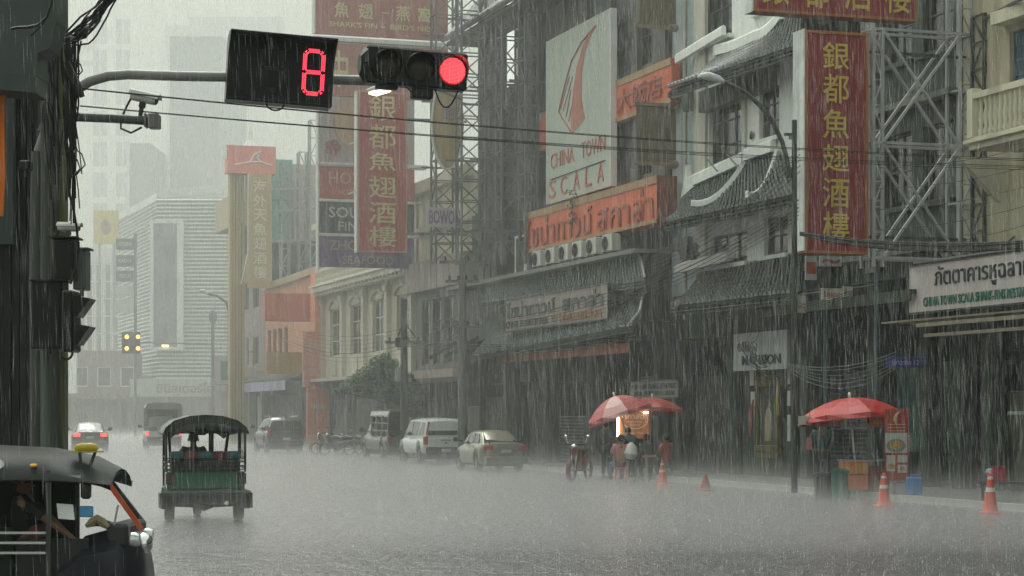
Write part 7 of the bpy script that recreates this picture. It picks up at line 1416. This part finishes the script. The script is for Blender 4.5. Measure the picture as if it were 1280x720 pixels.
def chestnut():
    Y = 57.2; r = root('food_stall', 'lit chestnut stall with an amber signboard and white tube lamps', 'stall', pp(793, Y), 'W')
    a, c = W(775,0,Y).x, W(812,0,Y).x; z0, z1 = W(0,548,Y).z, W(0,510,Y).z
    part('signboard', B().bev(a, c, Y, Y+.06, z0, z1, .01), mat('amber_board', (.45,.17,.06), .4, emit=.14, bump=.05), r)
    part('signboard_back', B().box(a, c, Y+.07, Y+.1, z0, z1), dark, r)
    b = B(); xc, zc = (a+c)/2, z1-.32; P = [Vector((xc+.36*math.cos(t), Y-.01, zc+.25*math.sin(t))) for t in np.linspace(0, 2*PI, 25)]; b.tube(P, .012, 5, False); pi_ = mat('pale_ink2', (.6,.5,.38), .5, emit=.12, bump=0); part('oval_line', b, pi_, r)
    for s, u0, u1, v0, v1 in (('เกาลัด', -.26, .26, .02, .17), ('หอมอร่อย', -.2, .2, -.08, -.02), ('คั่วทราย', -.13, .13, -.17, -.11), ('ถุงละ 100', -.22, .22, -.42, -.34)):
        b = B(); letters(b, s, (xc+u0, Y-.012, zc+v0), (u1-u0, 0, 0), (0, 0, v1-v0), (0, -1, 0), .015, .004); part('lettering', b, pi_, r)
    tube = emis('white_tube_light', (.95, 1, .97), 5); xt = W(772.5,0,Y).x
    part('tube_lamp', B().tube([(xt, Y-.05, W(0,546,Y).z), (xt, Y-.05, W(0,508,Y).z)], .03, 8), tube, r)
    for px in (779, 807): part('lamp', B().tube([(W(px-3,0,Y).x, Y-.1, W(0,516,Y).z), (W(px+3,0,Y).x, Y-.1, W(0,515.5,Y).z)], .025, 8), tube, r)
    part('post', B().bar((a, Y+.1, 0), (a, Y+.1, z1), .04).bar((c, Y+.1, 0), (c, Y+.1, z1), .04), dsteel, r)
    part('cart', B().bev(a-.05, c+.2, Y+.12, Y+.9, .45, .95, .03), mat('dark_red_cart', (.10,.035,.03), .4), r); part('wok', B().lathe([(.0, .0), (.2, .02), (.34, .12), (.36, .13)], 16, Matrix.Translation((xc, Y+.45, .96))), dsteel, r, True)
    for x in (a+.1, c): part('wheel', B().lathe([(.0, -.02), (.22, -.02), (.22, .02), (0, .02)], 16, Matrix.Translation((x, Y+.5, .22)) @ Matrix.Rotation(PI/2, 4, 'Y')), rubber, r)
    part('light_cable', B().tube([(xt, Y, z1), (xc, Y+.1, z1+.08), (c, Y, z1)], .01, 5), cable, r)
    # orange stool and small posts
    p = pp(777, 54.6); q = root('stool', 'small orange plastic stool in front of the chestnut stall', 'stool', p, 'W'); om = mat('orange_plastic', (.5,.12,.05), .35)
    def stool_(q, p, om):
        part('seat', B().bev(p[0]-.15, p[0]+.15, p[1]-.15, p[1]+.15, .36, .40, .01), om, q)
        for dx in (-1, 1):
            for dy in (-1, 1): part('leg', B().bar((p[0]+dx*.18, p[1]+dy*.18, 0), (p[0]+dx*.13, p[1]+dy*.13, .36), .05), om, q)
    stool_(q, p, om)
    for px, l in ((808, 'dark plastic stool under the person in the grey top'), (833, 'dark plastic stool under the person in the red shirt')): p = pp(px, 56.4); stool_(root('stool', l, 'stool', p, 'W'), p, dsteel)
    p = pp(808, 54); q = root('barrier', 'low pinkish post with a crossbar between stall and traffic cone', 'barrier', p, 'W'); part('post', B().box(p[0]-.03, p[0]+.03, p[1]-.03, p[1]+.03, 0, .75), mat('pink_post', (.33,.2,.18), .5), q); part('crossbar', B().box(p[0]-.1, p[0]+.25, p[1]-.02, p[1]+.02, .68, .73), MT['pink_post'], q)
chestnut()
def cone(label, px, py, Y, h, m, bands=True, tilt=0):
    p = pp(px, Y); r = root('traffic_cone', label, 'traffic cone', p, 'W', own=True); r.rotation_euler = (0, tilt, random.random())
    part('base', B().bev(-.17, .17, -.17, .17, 0, .035, .01), m, r); part('body', B().lathe([(.14, .035), (.13, .06), (.035, h), (.02, h+.01), (0, h+.01)], 20), m, r, True)
    if bands:
        for t0, t1 in ((.50, .62), (.84, .92)):
            f = lambda t: .13+(.035-.13)*t; part('reflective_band', B().lathe([(f(t0)+.004, .06+(h-.06)*t0), (f(t1)+.004, .06+(h-.06)*t1)], 20), mat('reflective_band', (.5,.5,.47), .3, streak=.2), r, True)
cm = mat('cone_orange', (.50,.07,.035), .35, sc=4, streak=.2)
cone('orange traffic cone with white bands right of the food cart', 1105, 0, 40.2, .64, cm); cone('orange traffic cone with white bands nearest the right edge', 1238, 0, 37.3, .72, cm)
cone('orange traffic cone beside the chestnut stall customers', 828, 0, 52.5, .60, cm); cone('short dull brown-orange cone standing alone on the wet road edge', 882, 0, 49, .36, mat('dull_cone', (.25,.06,.035), .5), False)
def cart():
    Y = 44.2; r = root('food_cart', 'orange food cart under the red umbrella covered with a plastic sheet', 'cart', pp(1072, Y), 'W'); om = mat('cart_orange', (.55,.15,.035), .35, streak=.2, sc=2); rm = mat('cart_red_brown', (.20,.05,.035), .4)
    X = lambda px: W(px, 0, Y).x; Z = lambda py: W(0, py, Y).z
    part('upper_box', B().bev(X(1053), X(1085), Y-.1, Y+.5, Z(593), Z(577), .015), om, r); part('lower_box', B().bev(X(1059), X(1085), Y-.06, Y+.5, Z(613), Z(594), .015), om, r)
    part('body', B().bev(X(1085)+.01, X(1112), Y, Y+.6, Z(617), Z(583), .02), rm, r); part('shelf', B().box(X(1052), X(1112), Y-.1, Y+.6, Z(577)+.005, Z(576)+.02), steel, r)
    part('small_panel', B().box(X(1055), X(1066), Y-.11, Y-.101, Z(591), Z(583)).box(X(1069), X(1084), Y-.11, Y-.101, Z(591), Z(579)), mat('ochre_panel', (.5,.24,.05), .4), r)
    for px in (1062, 1110): part('wheel', B().lathe([(0, -.03), (.2, -.03), (.2, .03), (0, .03)], 16, Matrix.Translation((X(px), Y+.2, .2)) @ Matrix.Rotation(PI/2, 4, 'Y')), rubber, r)
    for px in (1060, 1110): part('post', B().bar((X(px), Y+.5, .5), (X(px), Y+.5, Z(522)), .03), dsteel, r)
    part('plastic_sheet', B().sheet(lambda i, j: (X(1060)+(X(1106)-X(1060))*i, Y-.1+.6*j, Z(577)+.06+.20*math.sin(PI*min(1, i*1.15))*(1-.3*j)+.02*math.sin(i*31+j*9)), 24, 6), mat('clear_sheet', (.5,.52,.5), .2, alpha=.45, streak=0, bump=.3), r, True)
    # signs under the canopy
    for x0, x1, y0, y1, lab, m, t, tm in ((1051, 1084, 522, 536, 'white Thai sign strip under the bright red umbrella', mat('strip_white', (.40,.39,.36), .5), 'ก๋วยเตี๋ยว', inkb), (1087, 1107, 522, 534, 'small orange sign strip under the bright red umbrella', mat('strip_orange', (.55,.14,.03), .5), 'ซุป', mat('strip_yellow', (.6,.42,.05), .5)), (998, 1014, 520, 531, 'small white tag hanging from the left of the red umbrella', MT['strip_white'], 'Pepsi' if 0 else '', inkb)):
        Yq = Y-.2; q = root('small_sign', lab, 'sign', ((W(x0,0,Yq).x+W(x1,0,Yq).x)/2, Yq, W(0,y1,Yq).z), 'W'); A, C, D, E_ = W(x0,0,Yq).x, W(x1,0,Yq).x, W(0,y1,Yq).z, W(0,y0,Yq).z
        part('board', B().box(A, C, Yq, Yq+.03, D, E_), m, q)
        if t: b = B(); letters(b, t, (A+.25*(C-A), Yq-.006, D+.04), ((C-A)*.7, 0, 0), (0, 0, E_-D-.08), (0, -1, 0), .01, .003); part('lettering', b, tm, q)
        part('cord', B().bar((A+.03, Yq+.01, E_), (A+.03, Yq+.01, E_+.12), .01).bar((C-.03, Yq+.01, E_), (C-.03, Yq+.01, E_+.12), .01), dsteel, q)
    b = B(); p = W(1012, 554, Y); b.bev(p.x-.06, p.x+.05, p.y, p.y+.02, p.z-.14, p.z+.12, .006); single('price_tag', b, mat('pink_tag', (.42,.18,.18), .5), 'small pink tag hanging left of the food cart', 'tag')
    # menu banner
    Ym = 43.2; q = root('menu_board', 'tall menu banner with red top and photos of bowls beside the food cart', 'sign', pp(1120, Ym), 'W'); X2 = lambda px: W(px, 0, Ym).x; Z2 = lambda py: W(0, py, Ym).z
    part('board', B().box(X2(1106), X2(1136), Ym, Ym+.04, Z2(601), Z2(511)), mat('menu_red', (.25,.04,.025), .4, streak=.2), q); y = Ym-.004
    part('white_field', B().box(X2(1106.5), X2(1134), Ym-.004, Ym-.001, Z2(566), Z2(541)), mat('menu_white', (.33,.35,.33), .4), q)
    def disc(px, py, rx, rz, m, dd): return B().lathe([(0, 0), (1, 0), (1, .002)], 20, Matrix.Translation((X2(px), Ym-dd, Z2(py))) @ Matrix.Rotation(PI/2, 4, 'X') @ Matrix.Diagonal((rx, rz, 1, 1)))
    part('printed_bowl', disc(1120, 557, .20, .14, None, .007), mat('bowl_blue', (.14,.18,.18), .4), q); part('printed_noodles', disc(1120, 556, .155, .095, None, .011), mat('noodle_brown', (.34,.2,.07), .5, sc=14, var=.6), q)
    for x0, x1, y0, y1, m in ((1108, 1119, 589, 569, 'menu_white'), (1122, 1134, 578, 569, 'menu_white'), (1122, 1134, 591, 581, 'menu_white')): part('printed_photo', B().box(X2(x0), X2(x1), Ym-.004, Ym-.001, Z2(y0), Z2(y1)), MT[m], q)
    part('printed_noodles', disc(1114, 583, .08, .06, None, .007), MT['noodle_brown'], q); part('printed_noodles', disc(1128, 586, .06, .05, None, .007), MT['noodle_brown'], q)
    b = B(); b.tube([(X2(1124), y, Z2(515)), (X2(1120), y, Z2(519)), (X2(1118), y, Z2(525)), (X2(1120), y, Z2(531))], [.015, .035, .03, .01], 6); part('fin_emblem', b, mat('menu_tan', (.4,.24,.15), .5), q)
    for py in (530, 534, 538): part('printed_line', B().box(X2(1110), X2(1132), Ym-.003, Ym-.001, Z2(py+1), Z2(py)), MT['menu_tan'], q)
    for px in (1108, 1134): part('leg', B().bar((X2(px), Ym+.02, 0), (X2(px), Ym+.02, Z2(601)), .03), dsteel, q)
    # bins and crates
    Yb = 43.6; p = pp(1050, Yb); q = root('waste_bin', 'dark green waste bin standing left of the orange cart', 'bin', p, 'W'); gm = mat('bin_green', (.02,.08,.065), .4)
    part('body', B().lathe([(.15, 0), (.17, .1), (.19, .55), (.19, .56)], 16, Matrix.Translation(p)), gm, q, True); part('lid', B().lathe([(.2, .56), (.2, .6), (.1, .65), (0, .66)], 16, Matrix.Translation(p)), gm, q, True)
    p = pp(1031, 44.2); q = root('waste_bin', 'black bin beside the dark green bin', 'bin', p, 'W'); part('body', B().bev(p[0]-.2, p[0]+.2, p[1]-.2, p[1]+.2, 0, .5, .04), black, q); part('lid', B().bev(p[0]-.21, p[0]+.21, p[1]-.21, p[1]+.21, .505, .55, .01), black, q)
    Yb = 42.6; p = pp(1142.5, Yb); q = root('water_container', 'blue plastic water container with handle on the pavement', 'container', p, 'W'); bm_ = mat('container_blue', (.03,.14,.36), .35)
    z = .14; part('body', B().bev(p[0]-.155, p[0]+.155, p[1]-.12, p[1]+.12, .13, .50, .03), bm_, q); part('handle', B().tube([(p[0]-.08, p[1], .49), (p[0]-.07, p[1], .54), (p[0]+.07, p[1], .54), (p[0]+.08, p[1], .49)], .016, 6), bm_, q)
    Yb = 39.6; p = W(1250, 602, Yb); q = root('storage_box', 'small crimson box on the counter near the right edge', 'box', p, 'W'); part('casing', B().bev(p.x-.11, p.x+.12, p.y, p.y+.25, p.z, p.z+.27, .02), mat('crimson_box', (.25,.03,.05), .4), q); part('lid', B().box(p.x-.12, p.x+.13, p.y-.01, p.y+.26, p.z+.272, p.z+.29), MT['crimson_box'], q)
    q2 = root('side_table', 'low dark table under the crimson box', 'table', (p.x+.3, p.y, .13), 'W'); part('top', B().box(p.x-.4, p.x+1.2, p.y-.1, p.y+.5, p.z-.05, p.z-.004), dark2, q2)
    for dx in (-.35, 1.1): part('leg', B().box(p.x+dx, p.x+dx+.05, p.y, p.y+.05, 0, p.z-.05), dark2, q2)
    p = W(1238, 592, 40); b = B(); b.lathe([(0, 0), (.08, .02), (.11, .08), (.09, .14), (0, .17)], 12, Matrix.Translation((p.x, p.y, p.z-.06))); q3 = single('steel_pot', b, steel, 'round steel pot on the low table behind the right-hand cone', 'pot', smooth=True)
cart()
def notices():
    for lab, xa, xb, ya, yb, off, t, m in (('small white Thai notice on the thin bar below the red vertical sign', 1027, 1052, 360, 375, 2.6, 'รับจอดรถ', 'notice_white'), ('little white notice right next to the Thai one on the bar', 1054, 1066, 358, 372, 2.6, 'ห้าม', 'notice_white'), ('dim white notice hanging near the street lamp post', 993, 1007, 369, 391, 2.6, 'ช่อง', 'notice_dim'), ('grey white banner with dark marks directly under the red vertical sign', 1007, 1021, 320, 350, 2.9, '一', 'banner_grey'), ('second grey white banner under the red vertical sign', 1025, 1052, 320, 333, 2.9, '~', 'banner_grey')):
        u = un(1100, 0); oa, z1 = cp(xa, ya, u); oc, z0 = cp(xb, yb, u); r = root('small_sign', lab, 'sign', (u, -(oa+oc)/2, z0), 'S')
        part('board', B().box(u-.04, u, -oa, -oc, z0, z1), mat(m, {'notice_white': (.55,.53,.48), 'notice_dim': (.36,.35,.31), 'banner_grey': (.38,.40,.40)}[m], .5, streak=.3), r); b = B(); letters(b, t, (u+.004, -oa+.08*(oa-oc), z0+.25*(z1-z0)), (0, .84*(oa-oc), 0), (0, 0, .5*(z1-z0)), (.6, 0, 0), .01, .003); part('lettering', b, mat('rust_ink', (.35,.1,.06), .5), r)
    u = un(1100); oa, z1 = cp(990, 368, u); oc, _ = cp(1098, 352, u); b = B(); b.bar((u-.02, -oa, z1-.02), (u-.02, -oc, z1+.28), .03); single('sign_bar', b, steel, 'thin steel bar carrying the small white notices', 'bar', 'S')
    u = un(1175); oa, z1 = cp(1108, 446, u); oc, z0 = cp(1156, 460, u); r = root('street_sign', 'dark blue street name plate in the gloom right of the umbrella', 'street sign', (u, -(oa+oc)/2, z0), 'S'); part('board', B().bev(u-.04, u, -oa, -oc, z0, z1, .01), mat('street_sign_blue', (.035,.05,.22), .4), r)
    b = B(); letters(b, 'เยาวราช 12', (u+.004, -oa+.15, z0+.07), (0, (oa-oc)-.3, 0), (0, 0, (z1-z0)-.14), (.6, 0, 0), .0, .003); part('lettering', b, mat('sign_pale', (.3,.33,.45), .5), r); part('arm', B().bar((u-.02, -oc, z0+.1), (u-.02, 0, z0+.1), .04), dsteel, r)
    u, z = un(1240), 5
notices()
def tree():
    Y = 88; c = W(492, 0, Y); r = root('street_tree', 'leafy green street tree between the colonial house and the parked vehicles', 'tree', (c.x, Y, .0), 'W'); bark = mat('bark', (.06,.05,.04), .7, sc=5, bump=.6)
    part('trunk', B().tube([(c.x, Y, 0), (c.x+.05, Y, 1.0), (c.x-.08, Y, 2.0), (c.x-.2, Y, 2.9)], [.16, .13, .11, .07], 8), bark, r, True)
    cl = [(432, 486, .5), (445, 478, .7), (458, 470, .8), (470, 462, .8), (480, 470, .9), (492, 478, 1.0), (500, 492, .9), (486, 492, .9), (474, 452, .55), (505, 505, .8), (512, 482, .7), (460, 484, .6), (490, 455, .5), (482, 446, .35), (422, 489, .28), (520, 500, .6), (498, 520, .6), (515, 470, .4)]
    for x, y, s in cl[::2]: p = W(x, y, Y); part('limb', B().tube([(c.x-.12, Y, 2.3), ((c.x+p.x)/2, Y, (2.6+p.z)/2-.15), p], [.06, .04, .015], 6), bark, r, True)
    for k, (nm, col) in enumerate((('leaves_lit', (.09,.20,.04)), ('leaves_shaded', (.025,.06,.022)))):  # paler leaves for clump tops, darker below: shading put into leaf colour
        b = B()
        for x, y, s in cl:
            p = W(x, y, Y+random.uniform(-.5, .5))
            for i in range(int(600*s)):
                v = Vector((random.gauss(0, 1), random.gauss(0, 1), random.gauss(0, 1))).normalized()*random.random()**.45*s*.72; v.z *= .7; q = p+v
                if (v.z > .1*s) == (k == 0) or random.random() < .25:
                    d = Vector((random.gauss(0, 1), random.gauss(0, 1), random.gauss(0, .6))).normalized()*random.uniform(.05, .1); e = d.cross(Vector((random.gauss(0, 1), random.gauss(0, 1), 1))).normalized()*.03; b.add([q-d, q+e, q+d, q-e], [(0, 1, 2, 3)])
        part('crown', b, mat(nm, col, .45, streak=0, var=.4, bump=0), r, kind='stuff')
tree()
# ================================================================ rain, splashes, spray and haze
def rain():
    def needles(name, n, y0, y1, hw0, ln, seed, label):
        rg = np.random.default_rng(seed); Yd = (y0**3+(y1**3-y0**3)*rg.random(n))**(1/3)
        X = (rg.random(n)-.5)*Yd*.53; Z = EYE-.083*Yd+rg.random(n)*Yd*.30; keep = Z > .05; X, Yd, Z = X[keep], Yd[keep], Z[keep]; n = len(X)
        L = ln*(.5+rg.random(n)*.9); wv = hw0*(.6+.8*rg.random(n)); lean = .035+rg.normal(0, .02, n); leany = rg.normal(0, .02, n)
        L = np.minimum(L, Z*.9); c = np.stack([X, Yd, Z], 1); d = np.stack([-lean, leany, np.ones(n)], 1)*(L/2)[:, None]
        V = np.zeros((n, 5, 3)); V[:, 0] = c-d; V[:, 4] = c+d
        for k in range(3): a = 2*PI*k/3; V[:, 1+k] = c-d*.2+np.stack([np.cos(a)*wv, np.sin(a)*wv, np.zeros(n)], 1)
        F = np.array([[0, 2, 1], [0, 3, 2], [0, 1, 3], [4, 1, 2], [4, 2, 3], [4, 3, 1]]); idx = (F[None]+np.arange(n)[:, None, None]*5).reshape(-1, 3)
        me = bpy.data.meshes.new(name); me.vertices.add(n*5); me.vertices.foreach_set('co', V.reshape(-1)); me.loops.add(n*18); me.loops.foreach_set('vertex_index', idx.reshape(-1).astype(np.int32))
        me.polygons.add(n*6); me.polygons.foreach_set('loop_start', np.arange(0, n*18, 3, dtype=np.int32)); me.update(); me.validate()
        me.materials.append(wm); o = bpy.data.objects.new(name, me); COL.objects.link(o); o['kind'] = 'stuff'; o['label'] = label
    wm = bpy.data.materials.new('rain_water'); wm.use_nodes = True; t = wm.node_tree; t.nodes.clear(); out = t.nodes.new('ShaderNodeOutputMaterial'); df = t.nodes.new('ShaderNodeBsdfDiffuse'); tr = t.nodes.new('ShaderNodeBsdfTranslucent'); mx = t.nodes.new('ShaderNodeMixShader')
    df.inputs[0].default_value = tr.inputs[0].default_value = (.82, .84, .82, 1); t.links.new(df.outputs[0], mx.inputs[1]); t.links.new(tr.outputs[0], mx.inputs[2]); mx2 = t.nodes.new('ShaderNodeMixShader'); tp_ = t.nodes.new('ShaderNodeBsdfTransparent'); mx2.inputs[0].default_value = RAIN_OP; t.links.new(tp_.outputs[0], mx2.inputs[1]); t.links.new(mx.outputs[0], mx2.inputs[2]); t.links.new(mx2.outputs[0], out.inputs[0])
    needles('rain', 3500, 9, 20, .0007, .20, 1, 'near falling rain drops drawn out into thin pale threads')
    needles('rain', 66000, 18, 42, .0008, .21, 2, 'falling rain over the street')
    needles('rain', 90000, 42, 78, .0013, .30, 3, 'falling rain before the shop fronts')
    # splash crowns on the road
    rg = np.random.default_rng(5); b = B()
    for i in range(13000):
        Y = 15+75*rg.random()**1.3; k = (rg.random()-.5)*.53; X = k*Y
        if X > 20.4-.29*Y: continue
        h = .015+.035*rg.random()**2; w_ = .003+.005*rg.random(); a = rg.random()*6.28; dx, dy = math.cos(a)*w_, math.sin(a)*w_; lx, ly = rg.normal(0, .012, 2)
        b.add([(X-dx, Y-dy, .002), (X+dx, Y+dy, .002), (X+lx, Y+ly, h), (X-dy, Y+dx, .002)], [(0, 1, 2), (1, 3, 2), (3, 0, 2)])
    single('rain_splashes', b, wm, 'small splashes of rain jumping off the flooded road', None, kind='stuff')
RAIN_OP = .30
rain()
def volume(name, box, dens, col, label, anis=0):
    b = B().box(*box); m = bpy.data.materials.new(name); m.use_nodes = True; t = m.node_tree; t.nodes.clear(); out = t.nodes.new('ShaderNodeOutputMaterial'); v = t.nodes.new('ShaderNodeVolumePrincipled')
    v.inputs['Density'].default_value = dens; v.inputs['Color'].default_value = (*col, 1); v.inputs['Anisotropy'].default_value = anis;
    if name == 'spray_mist':
        tc = t.nodes.new('ShaderNodeTexCoord'); sx = t.nodes.new('ShaderNodeSeparateXYZ'); m1 = t.nodes.new('ShaderNodeMath'); m1.operation = 'MULTIPLY'; m1.inputs[1].default_value = -4.5; m2 = t.nodes.new('ShaderNodeMath'); m2.operation = 'EXPONENT'; m3 = t.nodes.new('ShaderNodeMath'); m3.operation = 'MULTIPLY'; m3.inputs[1].default_value = dens
        t.links.new(tc.outputs['Object'], sx.inputs[0]); t.links.new(sx.outputs[2], m1.inputs[0]); t.links.new(m1.outputs[0], m2.inputs[0]); t.links.new(m2.outputs[0], m3.inputs[0]); t.links.new(m3.outputs[0], v.inputs['Density'])
    t.links.new(v.outputs[0], out.inputs['Volume'])
    o = single(name, b, m, label, None, kind='stuff'); return o
volume('haze', (-220, 160, -30, 640, -1.0, 128), .0005, (.95, .985, .94), 'even grey rain haze filling the street')
volume('far_fade_haze', (-215, 155, 50, 635, -.5, 126), .0034, (.965, .955, .935), 'denser haze added to fade the far street, standing for distant rain')  # second, denser volume added so the far street fades while near darks stay
volume('spray_mist', (-60, 30, 26, 184, .012, 1.0), .068, (.985, .955, .96), 'low white spray of bouncing rain over the road')
